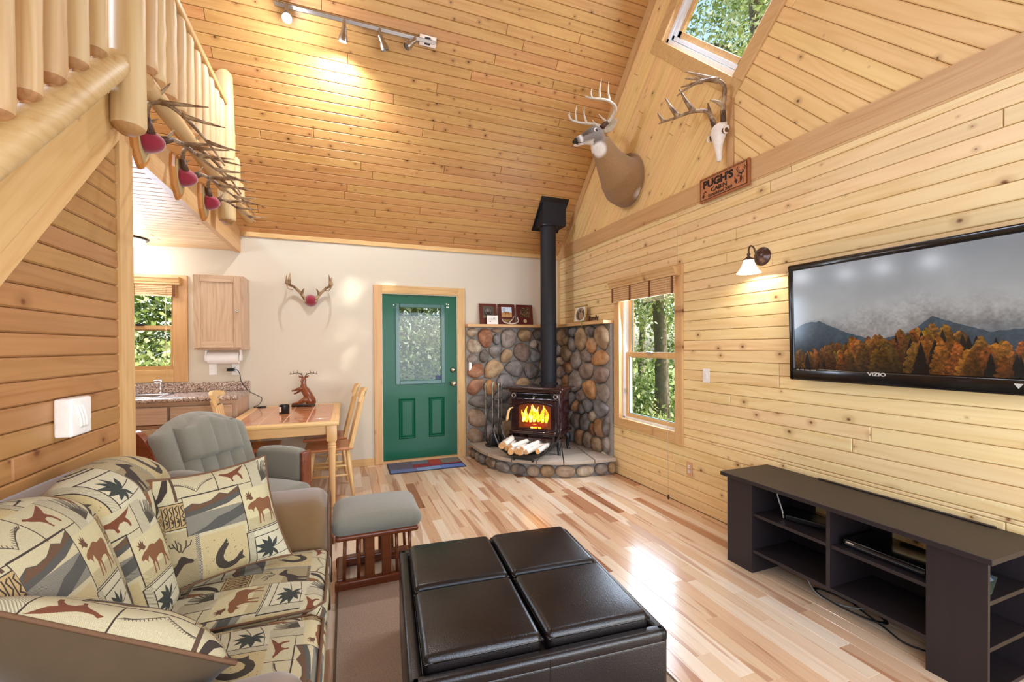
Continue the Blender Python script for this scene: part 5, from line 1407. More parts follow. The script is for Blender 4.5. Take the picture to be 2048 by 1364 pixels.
for sx in (-1, 1):
    for sy in (-1, 1):
        def fn(o, q): o = V(o); o.z += .010*(1-q[0]**2)*(1-q[1]**2)*max(0, q[2]); return o
        a = .0075; b = .403
        x0, x1 = (a, b) if sx > 0 else (-b, -a); y0, y1 = (a, b) if sy > 0 else (-b, -a)
        l = MB().rbox(x0, x1, y0, y1, .365, .445, .024, 4, fn=fn, n=(4, 4, 1)).build('lid', M['leather'], ott, smooth=True)
        e = .010; MB().tube(catmull([(x0+.03, y0+e*.3, .424), (x1-.03, y0+e*.3, .424), (x1-.004, y0+.012, .424), (x1-e*.3, y0+.03, .424), (x1-e*.3, y1-.03, .424), (x1-.012, y1-.004, .424), (x1-.03, y1-e*.3, .424), (x0+.03, y1-e*.3, .424), (x0+.004, y1-.012, .424), (x0+e*.3, y1-.03, .424), (x0+e*.3, y0+.03, .424), (x0+.012, y0+.004, .424), (x0+.03, y0+e*.3, .424)], 3), .0035, 6).build('lid_piping', M['leather'], l, smooth=True)
for a in (0,): MB().box(-.0015, .0015, -H-.001, -H+.01, .03, .39).build('side_seam', M['gloss_black'], ott)
for x in (-.4, .4):
    for y in (-.4, .4): MB().box(x-.03, x+.03, y-.03, y+.03, 0, .02).build('foot', M['plastic_black'], ott)

# rug
rug = thing('area_rug', 'plain brown carpet rug under the leather ottoman', 'rug', (0, 0, 0))
MB().rbox(-.055, 1.27, .2, 2.72, .0, .012, .005, 1).build('pile', M['carpet'], rug)
MB().box(-.062, -.05, .2, 2.725, 0, .0125).box(1.265, 1.277, .2, 2.725, 0, .0125).box(-.06, 1.275, 2.715, 2.727, 0, .0125).build('binding', plain('rug_binding', '#5d4630', .9), rug)

# ------------------------------------------------------------------ glider rocker and its footstool
def fabric(name, c, sc=170):
    t = NT(name); o = t.obj(); w1 = t.noise(t.vmath('MULTIPLY', o, (1, 1, 4)), sc, 2, .6); w2 = t.noise(o, 6, 2)
    b = lin4(c); d = tuple(x*.62 for x in b[:3])+(1,); l = tuple(min(1, x*1.3) for x in b[:3])+(1,)
    col = t.mix(w1, d, l); col = t.mix(t.smooth(w2, .35, .7, 0, .3), col, lin4('#7d7a6c')); t.set(color=col, rough=.95, sheen=.3); t.bump(w1, .5, .004); return t.mat
M['grey_fab'] = fabric('grey_green_tweed', '#7c7a6c')
gs = thing('glider_footstool', 'glider footstool with grey tweed cushion on a cherry frame', 'footstool', (.17, 2.82, 0))
def fnc(o, q): o = V(o); k = (1-abs(q[0])**3)*(1-abs(q[1])**3); o.z += .035*k*max(0, q[2]); return o
MB().rbox(-.255, .255, -.21, .21, .325, .425, .052, 5, fn=fnc, n=(6, 5, 0)).build('cushion', M['grey_fab'], gs, smooth=True)
MB().rbox(-.235, .235, -.185, .185, .295, .328, .015, 3).build('seat_frame', M['cherry'], gs, smooth=True, angle=40)
for sy in (-1, 1):
    MB().rbox(-.24, .24, sy*.15-.022, sy*.15+.022, .0, .058, .012, 2).build('runner', M['cherry'], gs, smooth=True, angle=40)
    for x in (-.19, -.11, .11, .19): MB().tube([(x, sy*.15, .055), (x*.96, sy*.15, .30)], .010, 8).build('spindle', M['cherry'], gs, smooth=True)
    pieces('support', M['cherry'], gs, [(-.075, -.02, sy*.15-.014, sy*.15+.014, .055, .30), (.02, .075, sy*.15-.014, sy*.15+.014, .055, .30)], .008)
MB().rbox(-.19, .19, -.03, .03, .10, .13, .008).build('swing_arm', M['cherry'], gs)
for x in (-.21, .21): MB().rbox(x-.02, x+.02, -.15, .15, .03, .07, .008).build('cross_rail', M['cherry'], gs)

gl = thing('glider_rocker', 'glider rocking chair with tufted grey-green cushions and cherry wood frame', 'armchair', (-.62, 3.33, 0), -37)
GF = M['grey_fab']
def slope(z): return -.24-.40*(z-.42)                  # back face leans to -x
# back cushion: vertical channels and a head pad, normal to +x
def backpad(y0, y1, z0, z1, thick, chans, off, name, topr=.10):
    n_u, n_v = 30, 16; vs = []; fs = []
    for j in range(n_v+1):
        v = j/n_v; z = z0+(z1-z0)*v
        for i in range(n_u+1):
            u = i/n_u; y = y0+(y1-y0)*u; e = max(0, 1-abs(2*u-1)**5)**.5*max(0, 1-abs(2*v-1)**5)**.5
            w = 1-.5*(max(0, v-.72)/.28)**2*.35
            yy = (y0+y1)/2+(y-(y0+y1)/2)*w
            chn = abs(math.sin(u*chans*PI))**.45
            zz = z-.09*max(0, v-.8)/.2*(2*u-1)**2
            vs.append((slope(z)+off+thick*e*(.72+.28*chn), yy, zz))
    N = len(vs)
    for j in range(n_v+1):
        for i in range(n_u+1):
            x, y, z = vs[j*(n_u+1)+i]; vs.append((slope(z)+off-.03, y, z))
    I = lambda i, j, s=0: s*N+j*(n_u+1)+i
    for j in range(n_v):
        for i in range(n_u):
            fs += [(I(i, j), I(i+1, j), I(i+1, j+1), I(i, j+1)), (I(i, j, 1), I(i, j+1, 1), I(i+1, j+1, 1), I(i+1, j, 1))]
    for j in range(n_v): fs += [(I(0, j), I(0, j+1), I(0, j+1, 1), I(0, j, 1)), (I(n_u, j), I(n_u, j, 1), I(n_u, j+1, 1), I(n_u, j+1))]
    for i in range(n_u): fs += [(I(i, 0), I(i, 0, 1), I(i+1, 0, 1), I(i+1, 0)), (I(i, n_v), I(i+1, n_v), I(i+1, n_v, 1), I(i, n_v, 1))]
    return MB().add(vs, fs).build(name, GF, gl, smooth=True, angle=60)
backpad(-.325, .325, .40, .965, .09, 6, 0, 'back_cushion')
backpad(-.215, .215, .68, .945, .055, 4, .075, 'head_pad')
MB().rbox(-.33, .30, -.27, .27, .33, .455, .05, 4, fn=fnc, n=(5, 5, 1)).build('seat_cushion', GF, gl, smooth=True)
def swoosh(y):
    cl = catmull([(-.60, y, .80), (-.555, y, .835), (-.475, y, .775), (-.39, y, .66), (-.33, y, .53), (-.285, y, .40), (-.25, y, .30)], 5)
    n = len(cl); wd = [.028+.03*math.sin(PI*min(1, (i+2)/(n)))*(1-i/n*.3) for i in range(n)]; wd[0] = .012
    vs = []; fs = []
    for i in range(n):
        t = (cl[min(i+1, n-1)]-cl[max(i-1, 0)]).normalized(); nv = V((-t.z, 0, t.x))
        for s, yy in ((1, -.02), (1, .02), (-1, .02), (-1, -.02)): vs.append(cl[i]+nv*wd[i]*s*1.1+V((0, yy, 0)))
    for i in range(n-1):
        for k in range(4): a = i*4+k; b = i*4+(k+1) % 4; fs.append((a, b, b+4, a+4))
    fs += [(3, 2, 1, 0), tuple((n-1)*4+k for k in range(4))]
    return MB().add(vs, fs).build('side_frame', M['cherry'], gl, smooth=True, angle=40)
swoosh(-.315); swoosh(.285)
MB().rbox(-.56, -.52, -.315, .285, .74, .83, .02, 2).build('top_rail', M['cherry'], gl, smooth=True)
for s in (-1, 1):
    y = s*.345
    def fa(o, q): o = V(o); o.z += .05*max(0, -q[0])*0+.02*(1-q[0]**2)*max(0, q[2]); return o
    MB().rbox(-.26, .15, y-.05, y+.05, .42, .655, .04, 3, fn=fa, n=(4, 1, 2)).build('arm_pad', GF, gl, smooth=True)
    MB().rbox(.148, .178, y-.045, y+.045, .20, .65, .012, 2).build('arm_post', M['cherry'], gl, smooth=True, angle=40)
    MB().rbox(-.32, .30, y-.03, y+.03, .24, .30, .012, 2).build('side_rail', M['cherry'], gl, smooth=True, angle=40)
    MB().rbox(-.36, .42, y-.03, y+.03, 0, .055, .012, 2).build('base_runner', M['cherry'], gl, smooth=True, angle=40)
    for x in (-.2, .2): MB().rbox(x-.022, x+.022, y-.012, y+.012, .04, .27, .006).build('glide_link', M['cherry'], gl)
pieces('stretcher', M['cherry'], gl, [(-.3, -.25, -.345, .345, .05, .09), (.25, .3, -.345, .345, .05, .09)], .01)
MB().rbox(.30, .42, -.2, .2, .30, .40, .045, 4, n=(1, 4, 0)).build('seat_front_roll', GF, gl, smooth=True)

# ------------------------------------------------------------------ dining set
tb = thing('dining_table', 'maple dining table with terracotta tile top', 'dining table', (-.505, 4.70, 0))
TX, TY = .445, .685
MPL, MPZ = M['maple'], M['maple_z']
bw_ = .075
pieces('end_board', MPL, tb, [(-TX, TX, -TY, -TY+bw_, .735, .77), (-TX, TX, TY-bw_, TY, .735, .77)], .012, 2, True)
pieces('side_board', wood('maple_furniture_y', '#e3bd84', '#d2a468', None, axis='Y', gs=.8, vary=.04, rough=.35), tb, [(-TX, -TX+bw_, -TY+bw_, TY-bw_, .735, .77), (TX-bw_, TX, -TY+bw_, TY-bw_, .735, .77)], .012, 2, True)
MB().box(-TX+bw_, TX-bw_, -TY+bw_, TY-bw_, .75, .7655).build('grout', plain('tile_grout', '#e3d2b6', .7), tb)
tile = plain('terracotta_tile', '#c17f55', .16, coat=.4, var=.12, scale=9)
nx, ny = 4, 7; gx0, gy0 = -TX+bw_, -TY+bw_; tw, th_ = (2*TX-2*bw_)/nx, (2*TY-2*bw_)/ny
for i in range(nx):
    for j in range(ny):
        MB().prism([(.003, .003), (tw-.003, .003), (tw-.003, th_-.003), (.003, th_-.003)], .756, .7685, .0015).build('tile', tile, tb, loc=(gx0+i*tw, gy0+j*th_, 0))
pieces('apron', MPL, tb, [(-TX+.07, TX-.07, -TY+.05, -TY+.075, .655, .737), (-TX+.07, TX-.07, TY-.075, TY-.05, .655, .737), (-TX+.05, -TX+.075, -TY+.07, TY-.07, .655, .737), (TX-.075, TX-.05, -TY+.07, TY-.07, .655, .737)], .003)
lp = [(.018, 0), (.020, .02), (.024, .045), (.026, .30), (.031, .50), (.036, .545), (.031, .552), (.037, .565), (.031, .578), (.040, .60), (.034, .612), (.040, .625)]
for sx in (-1, 1):
    for sy in (-1, 1):
        x, y = sx*(TX-.06), sy*(TY-.06)
        MB().lathe(lp, 14, T(x, y, 0)).rbox(x-.042, x+.042, y-.042, y+.042, .60, .737, .006).build('leg', MPZ, tb, smooth=True, angle=35)
def dining_chair(label, x, y, rz):
    t = thing('dining_chair', label, 'chair', (x, y, 0), rz, 'dining chairs around the tiled table')
    # seat faces +x locally, back at -x
    def fs_(o, q): o = V(o); o.z -= .012*(1-q[0]**2)*(1-q[1]**2)*max(0, q[2]); o.y *= 1-.06*(q[0] < 0)*abs(q[0]); return o
    MB().rbox(-.21, .22, -.21, .21, .435, .465, .014, 3, fn=fs_, n=(4, 4, 0)).build('seat', M['seat_wood'], t, smooth=True, angle=50)
    for sx in (-1, 1):
        for sy in (-1, 1):
            MB().tube([(sx*.155, sy*.15, .44), (sx*.17, sy*.165, .30), (sx*.195, sy*.185, .10), (sx*.208, sy*.196, 0)], [.016, .021, .018, .013], 10).build('leg', MPZ, t, smooth=True)
    for a_, b_ in (((-.18, -.175, .2), (.18, -.175, .2)), ((-.18, .175, .2), (.18, .175, .2)), ((0, -.175, .2), (0, .175, .2)), ((.187, -.18, .16), (.187, .18, .16))): MB().tube([a_, b_], .010, 8).build('stretcher', MPL, t, smooth=True)
    bx = lambda z: -.185-.24*(z-.46)
    for sy in (-1, 1):
        MB().rbox(-.019, .019, -.016, .016, 0, .50, .007, 1, T(bx(.46), sy*.185, .455) @ RY(-13.5)).build('back_post', MPZ, t)
    for k in range(4):
        y_ = -.105+.07*k
        MB().rbox(-.008, .008, -.017, .017, 0, .44, .005, 1, T(bx(.46)+.01, y_, .455) @ RY(-13.5)).build('back_slat', MPZ, t)
    m = MB(); n = 10; vs = []
    for k in range(n+1):
        yy = -.225+.45*k/n; cv = .03*(1-(yy/.225)**2); zt = .02*(1-(yy/.225)**2)
        for dx, z in ((.014, .895), (-.014, .895), (-.026, .99+zt), (.002, .99+zt)): vs.append((bx(z)-cv+dx+.02, yy, z))
    fs = [(i*4+k, i*4+(k+1) % 4, i*4+4+(k+1) % 4, i*4+4+k) for i in range(n) for k in range(4)]+[(3, 2, 1, 0), tuple(n*4+k for k in range(4))]
    m.add(vs, fs).build('crest_rail', MPL, t, smooth=True, angle=45)
    return t
dining_chair('maple dining chair at the door side of the table, nearer the armchair', -.15, 4.56, 180)
dining_chair('maple dining chair at the door side of the table, nearer the cream wall', -.20, 5.08, 180)
dining_chair('maple dining chair with brown seat between the table and the kitchen counter', -.83, 4.78, 2)

# deer figurine on the table
fg = thing('deer_figurine', 'bronze sitting buck figurine on the dining table', 'figurine', (-.43, 5.20, .7685), -18)
bz = plain('bronze_wood_finish', '#7d4222', .3, coat=.3, var=.25, scale=22)
dk = plain('dark_antler_bronze', '#3a2a1e', .45, var=.2, scale=40)
MB().rbox(-.115, .105, -.05, .05, 0, .028, .006).build('plinth', plain('dark_plinth', '#2d1c18', .3, coat=.3), fg)
def rg(c, ax, rx, rz): return ell(c, ax, (0, 1, .01), rz, rx, 12)
bd = MB().loft([rg((.075, 0, .035), (0, 0, 1), .055, .05), rg((.07, 0, .07), (-.2, 0, 1), .058, .052), rg((.045, 0, .125), (-.35, 0, 1), .05, .045), rg((.015, 0, .18), (-.4, 0, 1), .048, .043), rg((-.005, 0, .215), (-.1, 0, 1), .036, .034), rg((-.003, 0, .25), (.05, 0, 1), .026, .025), rg((.0, -.002, .285), (0, 0, 1), .024, .024), rg((0, -.004, .312), (0, 0, 1), .021, .022), rg((0, -.004, .325), (0, 0, 1), .01, .01)])
bd.loft([rg((.0, -.004, .306), (0, -1, -.4), .02, .018), rg((0, -.032, .292), (0, -1, -.5), .014, .014), rg((0, -.058, .276), (0, -1, -.5), .010, .010), rg((0, -.066, .271), (0, -1, -.5), .004, .004)])
for s in (-1, 1):
    bd.tube([(.06, s*.03, .075), (.02, s*.048, .075), (-.03, s*.05, .05), (-.07, s*.045, .04), (-.105, s*.04, .036)], [.034, .03, .019, .012, .008], 9)
    bd.tube([(.0, s*.03, .20), (-.05, s*.035, .185-.01*s), (-.085, s*.03, .165-.015*s), (-.115, s*.025, .155-.02*s)], [.019, .015, .009, .009], 8)
    bd.tube([(s*.018, 0, .318), (s*.04, -.002, .325), (s*.055, 0, .338)], [.004, .011, .003], 7)
fgb = bd.build('body', bz, fg, smooth=True)
for s in (-1, 1):
    m = MB(); b = catmull([(s*.012, 0, .322), (s*.03, .01, .350), (s*.075, .01, .365), (s*.12, 0, .358), (s*.15, -.01, .352)], 4)
    m.tube(b, [.005*(1-.5*i/(len(b)-1)) for i in range(len(b))], 6)
    for p, q in (((s*.03, .01, .350), (s*.028, 0, .372)), ((s*.072, .01, .365), (s*.066, .0, .402)), ((s*.108, 0, .360), (s*.105, -.01, .395)), ((s*.135, -.005, .355), (s*.138, -.012, .382))): m.tube([p, q], [.0035, .001], 5)
    m.build('antler', dk, fg, smooth=True)
cd = thing('candle_jar', 'black candle jar with a white label on the tiled table', 'candle', (-.565, 4.72, .7685))
MB().lathe([(.043, 0), (.046, .004), (.046, .082), (.042, .085), (.041, .07), (0, .07)], 24).build('jar', M['plastic_black'], cd, smooth=True, angle=40)
m = MB(); vs = []; k = 8
for i in range(k+1):
    a = math.radians(150+95*i/k)
    for z in (.018, .068): vs.append((.0466*math.cos(a), .0466*math.sin(a), z))
m.add(vs, [(2*i, 2*i+2, 2*i+3, 2*i+1) for i in range(k)]).build('label', M['white'], cd)
ph = thing('charging_pad', 'small black charging pad on the table with its cord to the outlet', 'charger', (-.85, 5.30, .7685))
MB().lathe([(.045, 0), (.047, .004), (.044, .010), (0, .011)], 20).build('pad', M['plastic_black'], ph, smooth=True)
MB().rbox(-.33, -.265, .045, .10, .395, .425, .006).build('plug', M['plastic_black'], ph)
MB().tube(catmull([(-.265, .07, .41), (-.235, .065, .405), (-.21, .06, .35), (-.195, .055, .27), (-.13, .05, .18), (-.04, .05, .12), (-.005, .05, .09), (-.03, .045, .03), (-.08, .03, .006), (-.05, .005, .005), (-.02, .0, .006)], 5), .0035, 6).build('cord', M['plastic_black'], ph, smooth=True)
mt = thing('door_mat', 'patchwork blue, red and grey woven mat before the green door', 'mat', (.88, 5.14, 0))
MB().rbox(-.435, .435, -.225, .225, 0, .010, .004, 1).build('backing', plain('mat_navy', '#2b3145', .95, scale=120, var=.2), mt)
for (x0, x1, y0, y1, c) in ((-.425, -.15, -.10, .215, '#5c5763'), (-.425, -.13, -.215, -.10, '#5f6f96'), (-.13, .15, -.215, -.08, '#7f97bd'), (.15, .425, -.215, -.05, '#5d78b4'), (-.15, .05, .06, .215, '#5f6f78'), (.05, .2, .0, .215, '#a3402c'), (-.15, .05, -.10, .06, '#8a3038'), (.05, .425, -.08, .0, '#8d3340'), (.2, .425, .0, .215, '#77786d')):
    MB().rbox(x0, x1-.003, y0, y1-.003, .008, .0125, .002).build('patch', plain('mat_patch_'+c[1:], c, .95, var=.3, scale=140, bump=.5), mt)
# ------------------------------------------------------------------ kitchen
kb = thing('base_cabinet', 'light oak kitchen base cabinet under the granite-look counter', 'cabinet', (0, 0, 0))
CX0, CX1, CYF, CT = -3.15, -.985, 4.83, .955
OK_, OX = M['oak'], M['oak_x']
MB().box(CX0, CX1, CYF+.02, BY-.005, .10, CT-.04).build('carcass', OK_, kb)
MB().box(CX0, CX1-.02, CYF+.08, BY-.01, 0, .10).build('toe_kick', OX, kb)
MB().box(CX0, CX1, CYF, CYF+.02, CT-.075, CT-.04).box(CX0, CX1, CYF, CYF+.02, .10, .14).box(CX0, CX1, CYF, CYF+.02, .68, .705).build('face_rail', OX, kb)
def cab_door(x0, x1, z0, z1, y, parent, knob=None, panel=True, name='door'):
    d = MB().rbox(x0, x1, y-.02, y, z0, z1, .004).build(name, OX if name == 'drawer' else OK_, parent)
    if panel:
        w = .06
        pieces('stile', OK_, d, [(q[0], q[1], y-.032, y-.018, q[2], q[3]) for q in ((x0, x0+w, z0, z1), (x1-w, x1, z0, z1))], .004)
        pieces('rail', OX, d, [(q[0], q[1], y-.032, y-.018, q[2], q[3]) for q in ((x0+w, x1-w, z0, z0+w), (x0+w, x1-w, z1-w, z1))], .004)
    if knob: MB().lathe([(.007, 0), (.006, .012), (.014, .018), (.015, .024), (.009, .029), (0, .03)], 14, Fy((knob[0], y-.02-(.012 if panel else 0), knob[1]))).build('knob', M['nickel'], d, smooth=True)
xs = [-3.1, -2.53, -1.975, -1.52, -1.01]
for i in range(4):
    a, b = xs[i]+.012, xs[i+1]-.012
    cab_door(a, b, .715, CT-.085, CYF, kb, ((a+b)/2, .79) if i == 3 or i == 0 else None, False, 'drawer')
    cab_door(a, b, .145, .675, CYF, kb, (b-.04 if i % 2 == 0 else a+.04, .60))
def granite():
    t = NT('granite_laminate'); o = t.obj(); v = t.N('TexVoronoi'); v.inputs['Scale'].default_value = 130; t.link(o, v.inputs['Vector'])
    s = t.N('SeparateColor'); t.link(v.outputs['Color'], s.inputs[0])
    c = t.ramp(s.outputs[0], [(0, lin4('#6a5a52')), (.22, lin4('#a88f80')), (.5, lin4('#c7b3a2')), (.8, lin4('#94796a')), (.93, lin4('#dccfc2'))], 'CONSTANT')
    t.set(color=c, rough=.22, coat=.2); return t.mat
GR = granite()
ct = thing('countertop', 'speckled brown laminate kitchen countertop with backsplash', 'countertop', (0, 0, 0))
SK = (-2.62, -1.62, 4.90, 5.26)
m = MB()
for q in subtract([(CX0, CYF-.03), (CX1+.012, CYF-.03), (CX1+.012, BY-.002), (CX0, BY-.002)], [(SK[0], SK[2]), (SK[1], SK[2]), (SK[1], SK[3]), (SK[0], SK[3])]): m.prism(q, CT-.04, CT)
m.tube([(CX0, CYF-.03, CT-.019), (CX1+.012, CYF-.03, CT-.019)], .0195, 10); m.build('top', GR, ct)
MB().rbox(CX0, CX1+.012, BY-.022, BY-.001, CT, CT+.10, .005).build('backsplash', GR, ct)
sk_ = thing('kitchen_sink', 'stainless double-bowl kitchen sink', 'sink', (0, 0, 0))
m = MB(); a, b, c, d = SK
for r in ((a-.012, b+.012, c-.012, c+.025), (a-.012, b+.012, d-.06, d+.012), (a-.012, a+.025, c, d), (b-.025, b+.012, c, d), ((a+b)/2-.02, (a+b)/2+.02, c, d)): m.rbox(r[0], r[1], r[2], r[3], CT-.002, CT+.007, .004, 2)
m.build('rim', M['steel'], sk_, smooth=True, angle=40)
m = MB()
for x0, x1 in ((a+.02, (a+b)/2-.02), ((a+b)/2+.02, b-.02)):
    y0, y1, zb = c+.02, d-.055, CT-.17
    vs = [(x0, y0, CT), (x1, y0, CT), (x1, y1, CT), (x0, y1, CT), (x0+.03, y0+.03, zb), (x1-.03, y0+.03, zb), (x1-.03, y1-.03, zb), (x0+.03, y1-.03, zb)]
    m.add(vs, [(4, 5, 6, 7), (0, 1, 5, 4), (1, 2, 6, 5), (2, 3, 7, 6), (3, 0, 4, 7)])
m.build('bowl', M['steel'], sk_)
fa = thing('faucet', 'chrome kitchen faucet with lever handle and low spout', 'faucet', (-1.93, 5.235, CT+.006))
MB().lathe([(.026, 0), (.026, .01), (.02, .02), (.02, .055), (.024, .06), (.022, .09), (.012, .10), (0, .102)], 16).build('body', M['chrome'], fa, smooth=True)
MB().tube([(0, -.01, .055), (-.09, -.06, .085), (-.17, -.12, .095), (-.19, -.135, .075)], [.012, .011, .010, .011], 10).build('spout', M['chrome'], fa, smooth=True)
MB().tube([(0, 0, .095), (-.02, -.01, .125), (-.045, -.02, .15)], [.015, .012, .008], 10).build('lever', M['chrome'], fa, smooth=True)
sp = thing('side_sprayer', 'chrome pull-out sprayer beside the kitchen faucet', 'sprayer', (-1.72, 5.235, CT+.006))
MB().lathe([(.022, 0), (.02, .008), (.012, .02), (.012, .07), (.015, .10), (.016, .12)], 14).build('stem', M['chrome'], sp, smooth=True)
MB().rbox(-.05, .022, -.018, .018, .105, .138, .014, 3).build('head', M['chrome'], sp, smooth=True)
wc = thing('wall_cabinet', 'small oak wall cabinet above the paper towel roll', 'cabinet', (0, 0, 0))
wx0, wx1, wz0, wz1, wy = -1.40, -.972, 1.392, 2.142, 5.10
MB().box(wx0, wx1, wy, BY-.001, wz0, wz1).build('carcass', OK_, wc)
cab_door(wx0+.004, wx1-.022, wz0+.022, wz1-.012, wy, wc, (wx1-.05, 1.78))
MB().box(wx1-.001, wx1+.002, wy, BY-.001, wz0, wz0+.03).build('side_rail', OX, wc)
rl_ = thing('paper_towel_holder', 'white paper towel roll on a holder under the oak wall cabinet', 'paper towel roll', (-1.17, 5.20, 1.31))
MB().tube([(-.135, 0, 0), (.135, 0, 0)], .062, 24).build('roll', plain('paper_white', '#efece8', .9, bump=.1, scale=120), rl_, smooth=True, angle=40)
for x in (-.15, .15):
    MB().rbox(x-.008, x+.008, -.03, .03, -.03, .082, .006).lathe([(.03, -.012), (.03, .012)], 14, T(x, 0, 0) @ RY(90)).build('bracket', M['white'], rl_)
def wall_plate(name, label, B, kind):
    t = thing(name, label, 'outlet' if kind != 'switch' else 'light switch')
    pm = M['white'] if kind != 'tan' else plain('tan_plate', '#cf9f77', .45)
    MB().rbox(-.035, .035, -.058, .058, 0, .006, .003, 2, B).build('plate', pm, t)
    if kind == 'switch': MB().rbox(-.012, .012, -.026, .026, .005, .010, .002, 1, B).build('rocker', M['white'], t)
    else:
        for z in (-.02, .02):
            MB().rbox(-.014, .014, z-.014, z+.014, .005, .009, .003, 1, B).build('socket', M['white'], t)
            MB().box(-.007, -.004, z-.004, z+.006, .0085, .0095, B).box(.004, .007, z-.004, z+.006, .0085, .0095, B).build('slot', M['plastic_black'], t)
    return t
Bk = lambda x, z: basis((x, BY, z), (1, 0, 0), (0, 0, 1), (0, -1, 0))
Rw = lambda y, z: basis((RXW, y, z), (0, -1, 0), (0, 0, 1), (-1, 0, 0))
wall_plate('light_switch', 'white switch plate on the cream wall under the paper towel roll', Bk(-1.315, 1.185), 'switch')
wall_plate('outlet', 'white outlet holding the black charger plug', Bk(-1.11, 1.18), 'outlet')
wall_plate('light_switch', 'white rocker switch on the plank wall beside the window', Rw(2.75, 1.16), 'switch')
wall_plate('outlet', 'tan outlet low on the plank wall near the media console', Rw(2.94, .335), 'tan')
kl = thing('ceiling_light', 'flush kitchen ceiling light with a bronze rim', 'ceiling light', (-1.93, 5.10, 2.47))
MB().lathe([(.17, 0), (.18, -.012), (.17, -.03), (.15, -.032)], 32).build('rim', plain('oil_bronze', '#2e241f', .35, metal=.6), kl, smooth=True, angle=50)
tb_ = NT('lit_glass_bowl'); tb_.set(color=(.9, .88, .84, 1), emit=lin4('#fff1da'), emits=2.6, rough=.4)
MB().lathe([(.152, -.03), (.14, -.06), (.10, -.085), (.04, -.098), (0, -.10)], 28).build('bowl', tb_.mat, kl, smooth=True)
MB().lathe([(.008, -.098), (.012, -.108), (.005, -.12), (0, -.124)], 10).build('finial', M['blackmetal'], kl, smooth=True)
lamp('POINT', 'kitchen_bulb', (-1.93, 5.10, 2.30), 9, (.82, .86, .94), shadow_soft_size=.1)
for i, y in enumerate((3.35, 3.9, 4.4)):
    t = thing('pendant_light', 'small white globe lamp under the loft over the kitchen', 'pendant light', (-1.95, y, 2.47), 0, 'globe lamps in the kitchen')
    MB().lathe([(.05, 0), (.05, -.02), (.01, -.022), (.01, -.06)], 16).build('canopy', M['blackmetal'], t); MB().lathe([(.012, -.055), (.045, -.075), (.055, -.11), (.04, -.15), (0, -.165)], 16).build('globe', tb_.mat, t, smooth=True)
    lamp('POINT', 'globe_bulb', (-1.95, y, 2.24), 5, (.82, .86, .94), shadow_soft_size=.06)
fe = thing('fire_extinguisher', 'small red fire extinguisher standing behind the stair post', 'fire extinguisher', (-2.30, 4.68, 0))
MB().lathe([(.045, 0), (.05, .01), (.05, .36), (.03, .41), (.016, .43), (.016, .45)], 18).build('cylinder', plain('extinguisher_red', '#8f1a1e', .3, coat=.4), fe, smooth=True)
MB().rbox(-.03, .05, -.01, .01, .45, .48, .006).build('valve', M['plastic_black'], fe)

# ------------------------------------------------------------------ mantel ornaments
def plaque(label, x, kind, tilt=8):
    t = thing('award_plaque', label, 'plaque', (x, BY-.075, 1.70), 0, 'framed plaques on the mantel'); R = T(0, 0, 0) @ RX(-tilt)
    MB().rbox(-.118, .118, 0, .018, 0, .275, .004, 1, R).build('board', M['mahogany'], t)
    img = photo(kind); y = -.0015; z0, z1 = (.10, .235) if kind != 'turkey' else (.085, .24)
    MB().add([(-.072, y, z0), (.072, y, z0), (.072, y, z1), (-.072, y, z1)], [(0, 1, 2, 3)], R, [(0, 0), (1, 0), (1, 1), (0, 1)]).build('photograph', img_mat('photo_print_'+kind, img, .3), t)
    if kind == 'brush': MB().lathe([(.026, 0), (.024, .003), (0, .004)], 16, R @ basis((0, -.001, .05), (1, 0, 0), (0, 0, 1), (0, -1, 0))).build('medallion', plain('medallion', '#c9b48c', .4, metal=.5), t)
    if kind == 'buck': MB().box(-.05, .05, -.002, 0, .035, .07, R).build('engraved_plate', plain('brass_plate', '#8d7a4d', .35, metal=.8), t)
plaque('mahogany plaque with a turkey photograph beside the door casing', 1.735, 'turkey'); plaque('mahogany plaque with a pale sky deer photograph, middle of the mantel trio', 1.99, 'buck'); plaque('mahogany plaque with a brown photograph and round medallion near the stove pipe', 2.25, 'brush')
cdt = thing('greeting_card', 'white greeting card leaning on the turkey plaque', 'card', (1.775, BY-.115, 1.70))
MB().add([(-.075, .0, 0), (.075, .0, 0), (.075, .012, .115), (-.075, .012, .115)], [(0, 1, 2, 3)], None, [(0, 0), (1, 0), (1, 1), (0, 1)]).build('front_leaf', img_mat('card_print', photo('card'), .6), cdt)
MB().box(-.076, .076, .013, .015, 0, .115).build('back_leaf', M['white'], cdt)
sh = thing('shed_antler', 'small shed antler lying before the mantel plaques', 'antler', (2.02, BY-.105, 1.715))
m = MB(); m.tube(catmull([(-.11, 0, .06), (-.09, 0, .02), (-.02, -.005, -.002), (.07, 0, 0), (.115, 0, .03), (.10, 0, .085)], 5), [.006]*6+[.010]*10+[.007]*10, 7)
m.tube([(-.02, 0, 0), (.03, 0, .05), (.06, 0, .10)], [.008, .006, .002], 6); m.build('beam', M['antler_pale'], sh, smooth=True)
gf = thing('picture_frame', 'gold picture frame with a deer print leaning on the side mantel', 'picture frame', (RXW-.085, 4.68, 1.70), 0)
Rg = basis((0, 0, 0), (0, -1, 0), (.12, 0, .99), (-.99, 0, .12))
gold = plain('gold_frame', '#c9a25e', .35, metal=.4)
m = MB()
for r in ((-.145, .145, 0, .018), (-.145, .145, .197, .215), (-.145, -.127, 0, .215), (.127, .145, 0, .215)): m.rbox(r[0], r[1], r[2], r[3], -.005, .012, .003, 1, Rg)
m.build('frame', gold, gf)
